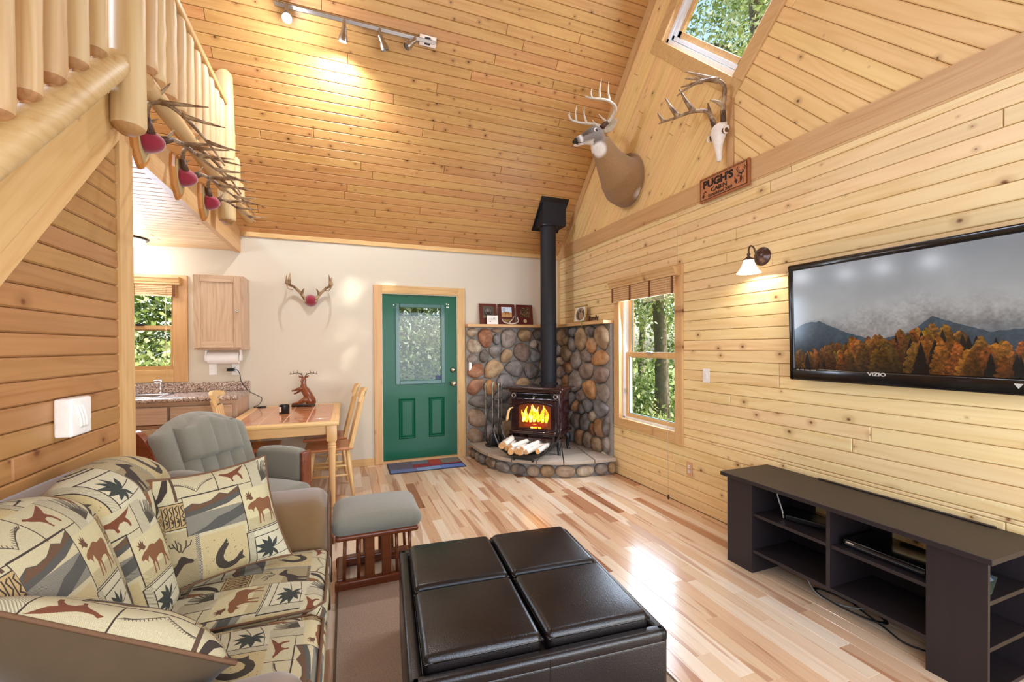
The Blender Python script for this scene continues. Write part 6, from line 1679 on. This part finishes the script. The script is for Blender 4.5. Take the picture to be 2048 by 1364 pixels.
MB().add([(-.13, .014, .002), (.13, .014, .002), (.13, .2, .002), (-.13, .2, .002)], [(0, 1, 2, 3)], Rg, [(0, 0), (1, 0), (1, 1), (0, 1)]).build('photograph', img_mat('deer_print', photo('deer'), .35), gf)
fw_ = thing('metal_word_sign', 'dark metal word cut-out standing on the side mantel', 'sign', (RXW-.07, 4.38, 1.70), 0)
def text_mesh(name, s, size, mat, parent, Mx, ext=.002, align='CENTER', sx=1.0, shear=0, bold=0):
    c = bpy.data.curves.new(name, 'FONT'); c.body = s; c.size = size; c.align_x = align; c.align_y = 'CENTER'; c.extrude = ext; c.shear = shear; c.offset = bold; c.resolution_u = 3
    o = bpy.data.objects.new(name, c); COL.objects.link(o)
    dg = bpy.context.evaluated_depsgraph_get(); me = bpy.data.meshes.new_from_object(o.evaluated_get(dg)); COL.objects.unlink(o); bpy.data.objects.remove(o)
    me.materials.clear(); me.materials.append(mat); me.name = name
    r = bpy.data.objects.new(name, me); COL.objects.link(r); r.parent = parent; r.matrix_local = Mx @ Matrix.Diagonal((sx, 1, 1, 1)); return r
text_mesh('lettering', 'Family', .085, M['antler_dark'], fw_, basis((0, 0, .04), (0, -1, 0), (0, 0, 1), (-1, 0, 0)), .004)
MB().box(-.008, .008, -.13, .13, 0, .008).build('base_bar', M['antler_dark'], fw_)
tw = thing('twig_sprig', 'dry twig with a drooping green leaf on the side mantel', 'twig', (RXW-.10, 4.52, 1.70))
m = MB(); m.tube(catmull([(0, .04, .008), (.01, 0, .05), (.015, -.04, .12), (.01, -.03, .16)], 4), .003, 5); m.build('stem', M['antler_dark'], tw)
MB().tube(catmull([(-.01, .02, .012), (-.045, .0, .01), (-.055, -.01, -.04), (-.05, -.012, -.085)], 4), [.008]*5+[.011]*5+[.006, .004, .002], 6, flat=.3).build('leaf', plain('leaf_green', '#5f7a35', .6), tw, smooth=True)

# ------------------------------------------------------------------ plank-wall objects
bell = thing('door_chime', 'white door chime box on the stair wall above the sofa', 'door chime', (LXW, 2.245, 1.14))
MB().rbox(0, .055, -.072, .072, -.075, .075, .008, 2).build('housing', M['white'], bell, smooth=True, angle=40)
for k, z in enumerate((-.03, 0, .03)): MB().tube(catmull([(.056, -.045+.02*k, .045), (.059, -.025+.02*k, .0), (.056, -.01+.02*k, -.045)], 4), .005, 5).build('wave_rib', M['white'], bell, smooth=True)
sg = thing('cabin_sign', "carved wooden sign reading PUGH'S CABIN Established 2009 on the belt board", 'sign', (RXW-.012, 2.552, 2.685))
Bg = basis((0, 0, 0), (0, -1, 0), (0, 0, 1), (-1, 0, 0))
MB().rbox(-.235, .235, -.098, .098, 0, .022, .003, 1, Bg).build('board', M['signedge'], sg)
MB().rbox(-.218, .218, -.082, .082, .02, .024, .001, 1, Bg).build('face', M['signwood'], sg)
BRN = plain('burned_lettering', '#24130c', .8)
m = MB()
for r in ((-.221, .221, .080, .084), (-.221, .221, -.084, -.080), (-.221, -.217, -.084, .084), (.217, .221, -.084, .084)): m.box(r[0], r[1], r[2], r[3], .0225, .0248, Bg)
m.build('border_line', BRN, sg)
text_mesh('lettering', "PUGH'S", .080, BRN, sg, Bg @ T(-.048, .034, .0245), .0008, sx=1.1, bold=.004)
text_mesh('lettering', 'CABIN', .046, BRN, sg, Bg @ T(-.035, -.024, .0245), .0008, sx=1.15, bold=.0014)
text_mesh('lettering', 'Established 2009', .034, BRN, sg, Bg @ T(-.025, -.062, .0245), .0008, sx=1.02, bold=.0007)
def cone(x, y, s, ang):
    m = MB()
    for i in range(5):
        for j in range(-2, 3):
            if abs(j) <= 2-abs(i-1.5)*.7:
                u, v = j*.008, (i-2)*.012; c, sn = math.cos(ang), math.sin(ang)
                m.prism([(x+s*(u*c-v*sn)+s*.0048*math.cos(a), y+s*(u*sn+v*c)+s*.0062*math.sin(a)) for a in [2*PI*k/6 for k in range(6)]], .0235, .0255, 0, Bg)
    for k in range(3): m.add([(x+s*.005, y+s*.03, .025), (x+s*(.03+.006*k), y+s*(.042-.009*k), .025), (x+s*(.03+.006*k), y+s*(.036-.009*k), .025)], [(0, 1, 2)], Bg)
    m.build('pinecone_mark', BRN, sg)
cone(-.19, -.048, .85, -.3); cone(.122, -.03, .9, .35)
m = MB()
def sl(pts, r): m.tube([Bg @ V((x, y, .0248)) for x, y in pts], r, 5, flat=.4)
sl([(.17, -.005), (.178, -.03), (.168, -.055)], .005); sl([(.168, -.005), (.162, -.03), (.166, -.05)], .004); sl([(.158, .012), (.148, .016)], .004); sl([(.182, .010), (.195, .016)], .004); sl([(.165, .012), (.172, .0), (.178, .01)], .007)
for s in (-1, 1):
    sl([(.17+s*.008, .014), (.17+s*.026, .022), (.17+s*.036, .042), (.17+s*.026, .062)], .0028); sl([(.17+s*.030, .032), (.17+s*.018, .048)], .002); sl([(.17+s*.036, .045), (.17+s*.046, .056)], .002); sl([(.17+s*.014, .018), (.17+s*.01, .034)], .002)
sl([(.145, -.06), (.155, -.045), (.165, -.06)], .002); sl([(.190, -.065), (.192, -.035), (.2, -.02)], .0016); m.build('deer_mark', BRN, sg)

# wall sconce
sc = thing('wall_sconce', 'bronze wall sconce with a lit white bell glass shade', 'wall lamp', (RXW, 2.235, 2.045))
bzm = plain('bronze_sconce', '#5a4640', .3, metal=.7, var=.15)
Bc = basis((0, 0, 0), (0, -1, 0), (0, 0, 1), (-1, 0, 0))
MB().lathe([(.066, 0), (.066, .006), (.058, .010), (.056, .016), (.046, .020), (.042, .028), (.030, .036), (.012, .042), (0, .043)], 28, Bc).build('backplate', bzm, sc, smooth=True)
ax_ = (-.135, .0)
MB().tube(catmull([(-.04, 0, 0), (-.065, 0, .018), (-.085, 0, .055), (-.115, 0, .068), (-.133, 0, .045), (-.135, 0, .01)], 5), .006, 8).build('arm', bzm, sc, smooth=True)
MB().lathe([(.008, .015), (.013, .004), (.008, -.006), (.012, -.012), (.035, -.03), (.034, -.036)], 20, T(-.135, 0, 0)).build('fitter', bzm, sc, smooth=True)
tsh = NT('lit_bell_glass'); tsh.set(color=(.95, .93, .9, 1), emit=lin4('#ffe9d2'), emits=1.6, rough=.3)
MB().lathe([(.033, -.03), (.036, -.05), (.045, -.075), (.058, -.10), (.078, -.125), (.080, -.127), (.076, -.126), (.056, -.10), (.043, -.075), (.034, -.05)], 28, T(-.135, 0, 0), cap=False).build('shade', tsh.mat, sc, smooth=True)
lamp('POINT', 'sconce_bulb', (RXW-.135, 2.235, 2.045-.098), 5.5, (.95, .88, .78), shadow_soft_size=.018)

# television
tv = thing('television', 'wall-mounted flat television showing an autumn mountain picture', 'television', (RXW-.095, 1.40, 1.555), 0)
tvw, tvh = .565, .368
Bt = basis((0, 0, 0), (0, -1, 0), (-.03, 0, 1), (-1, 0, -.03)) 
m = MB(); bz_ = .034
for r in ((-tvw, tvw, tvh-.040, tvh), (-tvw, tvw, -tvh, -tvh+.075), (-tvw, -tvw+bz_, -tvh, tvh), (tvw-bz_, tvw, -tvh, tvh)): m.rbox(r[0], r[1], r[2], r[3], -.035, .012, .010, 2, Bt)
m.build('bezel', M['gloss_black'], tv, smooth=True, angle=40)
MB().rbox(-tvw+.01, tvw-.01, -tvh+.01, tvh-.01, -.035, .0, .01, 1, Bt).build('back_shell', M['plastic_black'], tv)
x1, y0, y1 = tvw-bz_, -tvh+.074, tvh-.039
MB().add([(-x1, y0, .004), (x1, y0, .004), (x1, y1, .004), (-x1, y1, .004)], [(0, 1, 2, 3)], Bt, [(0, 0), (1, 0), (1, 1), (0, 1)]).build('screen', img_mat('screen_picture', TVI, .12, emit=.58), tv)
MB().rbox(-.12, .12, -.10, .10, -.072, -.03, .005, 1, Bt).build('wall_bracket', M['blackmetal'], tv)
silver = plain('logo_silver', '#c9c4ba', .4, metal=.3)
text_mesh('logo_lettering', 'VIZIO', .026, silver, tv, Bt @ T(-.05-.02, -tvh+.060, .0125), .0005, sx=1.3, bold=.0008)
text_mesh('small_print', 'HD  DTS  Dolby  HDMI', .012, silver, tv, Bt @ T(-.455, -tvh+.066, .0125), .0003)
MB().prism([(.46, -tvh+.03), (.475, -tvh+.052), (.445, -tvh+.052)], .012, .0128, 0, Bt).build('logo_mark', silver, tv)

# media console
mc = thing('media_console', 'long black-brown media console with open shelves under the television', 'media console', (0, 0, 0))
LM, LZ = M['laminate'], M['laminate_z']
fx_, bx_ = 2.335, 2.70; yA, yB = 2.128, .895
MB().rbox(2.305, 2.735, .872, 2.158, .556, .58, .002).build('top', LM, mc)
MB().rbox(2.715, 2.735, 1.02, 1.80, .581, .586, .001).build('rear_lip', LM, mc)
pieces('front_panel', LZ, mc, [(fx_, fx_+.016, yA-.185, yA, 0, .556), (fx_, fx_+.016, yB, 1.088, 0, .556)])
pieces('tower_side', LZ, mc, [(fx_+.016, bx_, yA-.185, yA-.169, .0, .556), (fx_+.016, bx_, 1.072, 1.088, 0, .556)])
MB().box(fx_+.004, bx_, 1.487, 1.507, .145, .556).build('divider', LZ, mc)
for y0, y1 in ((1.507, yA-.185), (1.088, 1.487)):
    MB().rbox(fx_+.01, bx_, y0, y1, .352, .370, .001).build('shelf', LM, mc)
MB().rbox(fx_+.004, bx_, 1.088, yA-.185, .128, .146, .001).build('shelf', LM, mc)
for z in (.385, .20, .02): pieces('end_shelf', LM, mc, [(fx_+.016, bx_, yB+.004, 1.072, z-.009, z+.009), (fx_+.016, bx_, yA-.169, yA-.004, z-.009, z+.009)], .001)
pieces('tower_back', LZ, mc, [(bx_-.012, bx_, yB, 1.088, 0, .556), (bx_-.012, bx_, yA-.185, yA, 0, .556)])
pieces('back_panel', LZ, mc, [(bx_-.012, bx_, 1.40, 1.487, .24, .556), (bx_-.012, bx_, 1.80, 1.943, .24, .556), (bx_-.012, bx_, 1.088, 1.943, .146, .24)])
ro = thing('wifi_router', 'small black router with an upright antenna on the console shelf', 'router', (2.52, 1.72, .370), -70)
MB().rbox(-.10, .10, -.065, .065, .004, .034, .006, 2).build('case', M['plastic_black'], ro, smooth=True, angle=40)
MB().tube([(.085, .06, .02), (.085, .068, .06), (.085, .066, .17)], [.008, .008, .006], 8).build('antenna', M['plastic_black'], ro, smooth=True)
MB().rbox(-.102, -.09, -.05, .05, .012, .028, .003).build('front_strip', M['chrome'], ro)
dv = thing('disc_player', 'slim black disc player on the wide console shelf', 'disc player', (2.50, 1.285, .370))
MB().rbox(-.11, .13, -.17, .17, .006, .042, .004, 2).build('case', M['gloss_black'], dv, smooth=True, angle=40)
MB().box(-.112, -.109, -.16, .16, .018, .021).build('trim_line', plain('dark_trim', '#4a4a4c', .35), dv); MB().box(-.112, -.109, .12, .155, .026, .032).build('badge', M['chrome'], dv)
for x in (-.09, .1):
    for y in (-.14, .14): MB().lathe([(.012, 0), (.012, .007)], 10, T(x, y, 0)).build('foot', M['plastic_black'], dv)
pa = thing('power_adapter', 'black power adapter on the wall behind the disc player', 'power adapter', (RXW-.001, 1.33, .46))
MB().rbox(-.05, 0, -.06, .06, -.02, .02, .006).build('brick', M['plastic_black'], pa); MB().tube(catmull([(-.03, -.06, 0), (-.045, -.10, -.02), (-.05, -.16, -.01), (-.07, -.19, -.05)], 5), .004, 6).build('cord', M['plastic_black'], pa)
co = thing('coax_cable', 'grey coaxial cable hanging in the console shelf', 'cable', (2.44, 1.86, .37))
MB().tube(catmull([(.03, .02, .185), (.02, .01, .12), (.005, -.03, .05), (0, -.04, .02)], 5), .004, 6).build('lead', plain('grey_cable', '#b5b0a8', .5), co, smooth=True)
MB().tube([(0, -.04, .028), (-.003, -.047, .006)], .006, 8).build('connector', M['chrome'], co)
cb = thing('cable_coil', 'loose coil of black cable on the floor under the console', 'cable', (2.50, 1.50, 0))
pts = []
for k in range(46):
    a = k*.42; r = .085+.0010*k; pts.append((.05*math.cos(a)*1.1+.0, .17*math.sin(a)*(.7+.3*r/.1), .008+.0012*(k % 15)))
pts += [(-.03, -.20, .008), (-.06, -.28, .006), (-.03, -.36, .006)]
MB().tube(catmull(pts, 3), .0042, 6).build('coil', M['plastic_black'], cb, smooth=True)
MB().tube(catmull([(.0, .22, .10), (-.03, .18, .04), (-.05, .10, .010), (-.02, .0, .012), (.05, -.05, .01)], 5), .004, 6).build('grey_lead', plain('grey_lead', '#8f8b86', .5), cb, smooth=True)
for i, (ry, z, c, lab) in enumerate(((26, .399, '#6b6f72', 'magazine leaning steeply on the console end shelf'), (40, .397, '#3f4a5a', 'blue-grey magazine slanting behind the pale one on the end shelf'), (8, .396, '#55604f', 'magazine lying flat on the console end shelf'))):
    t = thing('magazine', lab, 'magazine', (2.47+.03*i, .97-.01*i, z), 0, 'magazines on the console end shelf')
    MB().rbox(-.10, .10, -.004, .004, 0, .13, .001, 1, RZ(8*i) @ RY(0) @ RX(-ry-20 if i < 2 else -82)).build('cover', plain('magazine_cover_%d' % i, c, .3, var=.4, scale=14), t)
    MB().rbox(-.098, .098, .004, .007, .001, .128, .001, 1, RZ(8*i) @ RX(-ry-20 if i < 2 else -82)).build('pages', M['white'], t)
ob = thing('plug_in_box', 'white plug-in device on the plank wall beside the console', 'plug-in device', (RXW, 2.46, .20))
MB().rbox(-.035, 0, -.04, .04, -.07, .06, .006, 2).build('body', M['white'], ob, smooth=True, angle=40); MB().rbox(-.025, 0, -.02, .02, -.13, -.07, .004).build('plug', M['white'], ob)

# ------------------------------------------------------------------ track light
tk = thing('track_light', 'brushed nickel track with four spotlights on the sloped ceiling', 'track light', (.14, 3.952, cz(3.952)))
Bq = basis((0, 0, 0), (1, 0, 0), (0, -ca, sa), (0, -sa, -ca))
NK = M['nickel']
MB().rbox(-.655, .645, -.017, .017, .0, .028, .004, 1, Bq).build('rail', NK, tk)
MB().rbox(.50, .655, -.045, .045, 0, .018, .003, 1, Bq).rbox(.56, .62, -.02, .02, .018, .024, .002, 1, Bq).build('feed_plate', M['chrome'], tk)
MB().rbox(.55, .60, -.03, .03, .0185, .026, .002, 1, Bq).build('feed_cover', M['plastic_black'], tk)
ebulb = NT('lit_bulb'); ebulb.set(color=(1, 1, 1, 1), emit=lin4('#fff3e0'), emits=14)
dull = plain('unlit_lens', '#3d3a3a', .2)
for x, d, lit in ((-.565, (.10, -.62, -.78), 1), (-.13, (-.12, .30, -.95), 1), (.16, (.42, .28, -.86), 0), (.46, (-.55, -.10, -.60), 0)):
    p = Bq @ V((x, 0, .028)); d = V(d).normalized()
    q = p+V((0, -.02, -.075)) if x < .4 else p+V((-.01, -.02, -.04))
    # bracket, swivel neck and lamp head
    h = MB(); h.tube([p, q], [.014, .014], 12); hd_ = h.build('neck', NK, tk, smooth=True, angle=50)
    e = q+d*.105
    MB().lathe([(0, -.012), (.018, -.01), (.022, 0), (.022, .045), (.034, .062), (.036, .105), (.032, .105), (.030, .07), (0, .068)], 20, aim(q, e)).build('lamp_head', NK, tk, smooth=True, angle=50)
    MB().lathe([(0, .098), (.031, .098)], 20, aim(q, e), cap=False).build('lens', ebulb.mat if lit else dull, tk)
    if lit and x < -.4: lamp('POINT', 'track_bulb', V(tk.location)+e+d*.05, 13, (.80, .83, .88), shadow_soft_size=.03)
    elif lit: lamp('SPOT', 'track_spot', V(tk.location)+e+d*.015, 115, (.80, .83, .88), target=V(tk.location)+e+d, spot_size=math.radians(155), spot_blend=.7, shadow_soft_size=.03)
# ------------------------------------------------------------------ outside: clearing and forest
gm = plain('forest_floor', '#7d8a4a', .95, var=.4, scale=3, bump=.4)
gnd = MB().box(-30, 30, BY+.2, 40, -.9, -.8).box(RXW+.2, 34, -20, BY+.2, -.9, -.8).build('ground', gm); tag(gnd, 'mossy forest floor outside the cabin', 'ground', kind='structure')
bark = plain('tree_bark', '#6d6358', .9, var=.35, scale=14, bump=.6)
def leafmat(name, c1, c2, c3):
    t = NT(name); r = t.N('NewGeometry').outputs['Random Per Island']
    c = t.ramp(r, [(0, lin4(c1)), (.45, lin4(c2)), (.8, lin4(c3)), (.93, lin4('#f2f3dc'))])
    df = t.N('BsdfDiffuse'); tr = t.N('BsdfTranslucent'); mx = t.N('MixShader'); mx.inputs[0].default_value = .45
    t.link(c, df.inputs[0]); t.link(c, tr.inputs[0]); t.link(df.outputs[0], mx.inputs[1]); t.link(tr.outputs[0], mx.inputs[2]); t.link(mx.outputs[0], t.n['Material Output'].inputs[0]); return t.mat
LEAVES = [leafmat('leaves_pale', '#71854a', '#b0bd76', '#e6e9b6'), leafmat('leaves_green', '#566f3f', '#8fa85c', '#ccd694'), leafmat('leaves_dark', '#3a5636', '#5f8149', '#93a86a')]
def leaf_cloud(g, centres, per, spread, size, mat, parent):
    C_ = np.repeat(np.array(centres, float), per, 0); n = len(C_)
    P = g.normal(0, 1, (n, 3))*np.array(spread)+C_; a = g.normal(0, 1, (n, 3)); b = g.normal(0, 1, (n, 3))
    a /= np.linalg.norm(a, axis=1)[:, None]; b -= a*(a*b).sum(1)[:, None]; b /= np.linalg.norm(b, axis=1)[:, None]
    s = size*g.uniform(.6, 1.3, (n, 1)); nn = np.cross(a, b)
    q = np.stack([P-a*s, P-b*s*.55+nn*s*.15, P+a*s, P+b*s*.55+nn*s*.15], 1).reshape(-1, 3).astype(np.float32)
    me = bpy.data.meshes.new('foliage'); me.vertices.add(4*n); me.vertices.foreach_set('co', q.ravel())
    me.loops.add(4*n); me.loops.foreach_set('vertex_index', np.arange(4*n, dtype=np.int32)); me.polygons.add(n)
    me.polygons.foreach_set('loop_start', np.arange(0, 4*n, 4, dtype=np.int32)); me.update(calc_edges=True)
    me.materials.append(mat); o = bpy.data.objects.new('foliage', me); COL.objects.link(o); o.parent = parent
    return tag(o, kind='stuff')
tg = np.random.default_rng(21); tr_ = random.Random(21)
def tree(x, y, h, r, lab, grp, lm, lean=(0, 0), nc=26, per=110, size=.10, low=.12, spread=1.7, sp_=.44):
    t = thing('forest_tree', lab, 'tree', (x, y, -.82), 0, grp)
    top = V((lean[0], lean[1], h)); cl = [V((lean[0]*k*k+.08*math.sin(k*5+x), lean[1]*k*k+.08*math.cos(k*4+y), h*k)) for k in [i/9 for i in range(10)]]
    MB().tube(cl, [r*(1.25 if i == 0 else 1-.08*i) for i in range(10)], 9).build('trunk', bark, t, smooth=True)
    m = MB(); cs = []
    for i in range(nc):
        k = low+(.98-low)*tr_.random(); p = cl[min(9, int(k*9))]; a = tr_.uniform(0, 2*PI); L = spread*(1.15-k*.6)*tr_.uniform(.35, 1)
        e = p+V((math.cos(a)*L, math.sin(a)*L, tr_.uniform(-.2, .6))); cs.append(tuple(e))
        if i % 2 == 0: m.tube([p, (p+e)/2+V((0, 0, .12)), e], [r*.22, r*.14, r*.04], 5)
    m.build('branches', bark, t)
    leaf_cloud(tg, cs, int(per*2.6), (sp_, sp_, sp_*.62), size*.62, lm, t)
# beyond the kitchen window and the door
for i, (x, y, h, r, l) in enumerate(((-5.3, 8.6, 6, .10, 0), (-3.7, 9.4, 6, .12, 0), (-4.6, 11.0, 8, .14, 1), (-2.9, 11.5, 8, .14, 1), (-6.4, 11.5, 8, .14, 0), (-1.5, 10.2, 7, .12, 1))):
    tree(x, y, h, r, 'pale green leafy tree seen through the kitchen window', 'trees beyond the kitchen window', LEAVES[l], nc=30, size=.11, low=.06)
for i, (x, y, h, r, l, ln) in enumerate(((.65, 9.6, 8, .09, 2, (.2, 0)), (2.55, 10.3, 9, .19, 2, (.8, 0)), (1.5, 13, 9, .16, 1, (0, 0)), (3.4, 13.5, 9, .15, 2, (0, 0)), (-.1, 12.5, 9, .14, 1, (0, 0)), (2.4, 16, 10, .15, 1, (0, 0)), (4.6, 16, 10, .15, 1, (0, 0)), (1.2, 17, 9, .12, 0, (0, 0)))):
    tree(x, y, h, r, 'shaded dark green tree seen through the door glass', 'trees beyond the door glass', LEAVES[l], ln, nc=26, size=.11, low=.05)
# beyond the side window
for i, (x, y, h, r, l, ln) in enumerate(((7.45, 8.95, 10, .19, 0, (-.5, 0)), (5.0, 8.6, 6, .05, 0, (0, 0)), (8.8, 8.6, 8, .10, 1, (.2, 0)), (6.0, 11.3, 8, .10, 0, (0, 0)), (8.6, 11.6, 9, .14, 1, (0, 0)), (7.2, 13.4, 9, .12, 0, (0, 0)), (10.2, 13, 9, .14, 0, (0, 0)), (9.6, 10.4, 8, .09, 1, (0, 0)), (10.5, 16, 9, .12, 0, (0, 0)), (8, 17, 9, .12, 1, (0, 0)))):
    tree(x, y, h, r, 'sunlit leafy tree seen through the plank-wall window', 'trees beyond the side window', LEAVES[l], ln, nc=22, size=.10, low=.34 if i == 0 else .05, per=84)
# tall trees seen up through the diamond window
for i, (x, y, h, r, ln) in enumerate(((7.0, 5.4, 13, .18, (-.6, .3)), (9.2, 6.8, 14, .2, (0, 0)), (6.4, 3.6, 11, .12, (.3, .3)), (9.5, 4.2, 14, .2, (0, 0)), (11.5, 8.5, 15, .2, (0, 0)))):
    tree(x, y, h, r, 'tall feathery tree seen up through the diamond window', 'trees above the diamond window', LEAVES[(0, 1, 0, 0, 1)[i]], ln, nc=72, size=.075, per=120, low=.30, spread=2.6)
# trees beside the cabin that break up the low sun
for i, (x, y, h, r, nc, lo) in enumerate(((6.7, -.9, 9.5, .06, 16, .5), (8.2, -2.6, 11, .2, 44, .55), (5.6, -2.4, 10, .16, 40, .6))):
    tree(x, y, h, r, 'tree beside the cabin wall that breaks up the sunlight', 'trees beside the cabin', LEAVES[1], (0, 0), nc=nc, size=.11, per=110, low=lo, spread=2.2, sp_=.32)
# underbrush
for x, y in ((-4.6, 7.6), (-3.3, 7.9), (-2.2, 8.2), (1.4, 8.6), (2.4, 9.0), (5.0, 8.4), (8.6, 9.0), (8.3, 10.6), (6.3, 10.2), (9.8, 12.2)):
    t = thing('forest_shrub', 'low green shrub among the trees outside the windows', 'shrub', (x, y, -.82), 0, 'shrubs outside the windows')
    MB().tube([(0, 0, 0), (.05, 0, .5), (0, .06, 1.0)], [.03, .02, .008], 6).build('stem', bark, t)
    leaf_cloud(tg, [(tr_.uniform(-.5, .5), tr_.uniform(-.5, .5), tr_.uniform(.15, 1.1)) for _ in range(10)], 170, (.3, .3, .2), .05, LEAVES[tr_.choice((0, 0, 1))], t)
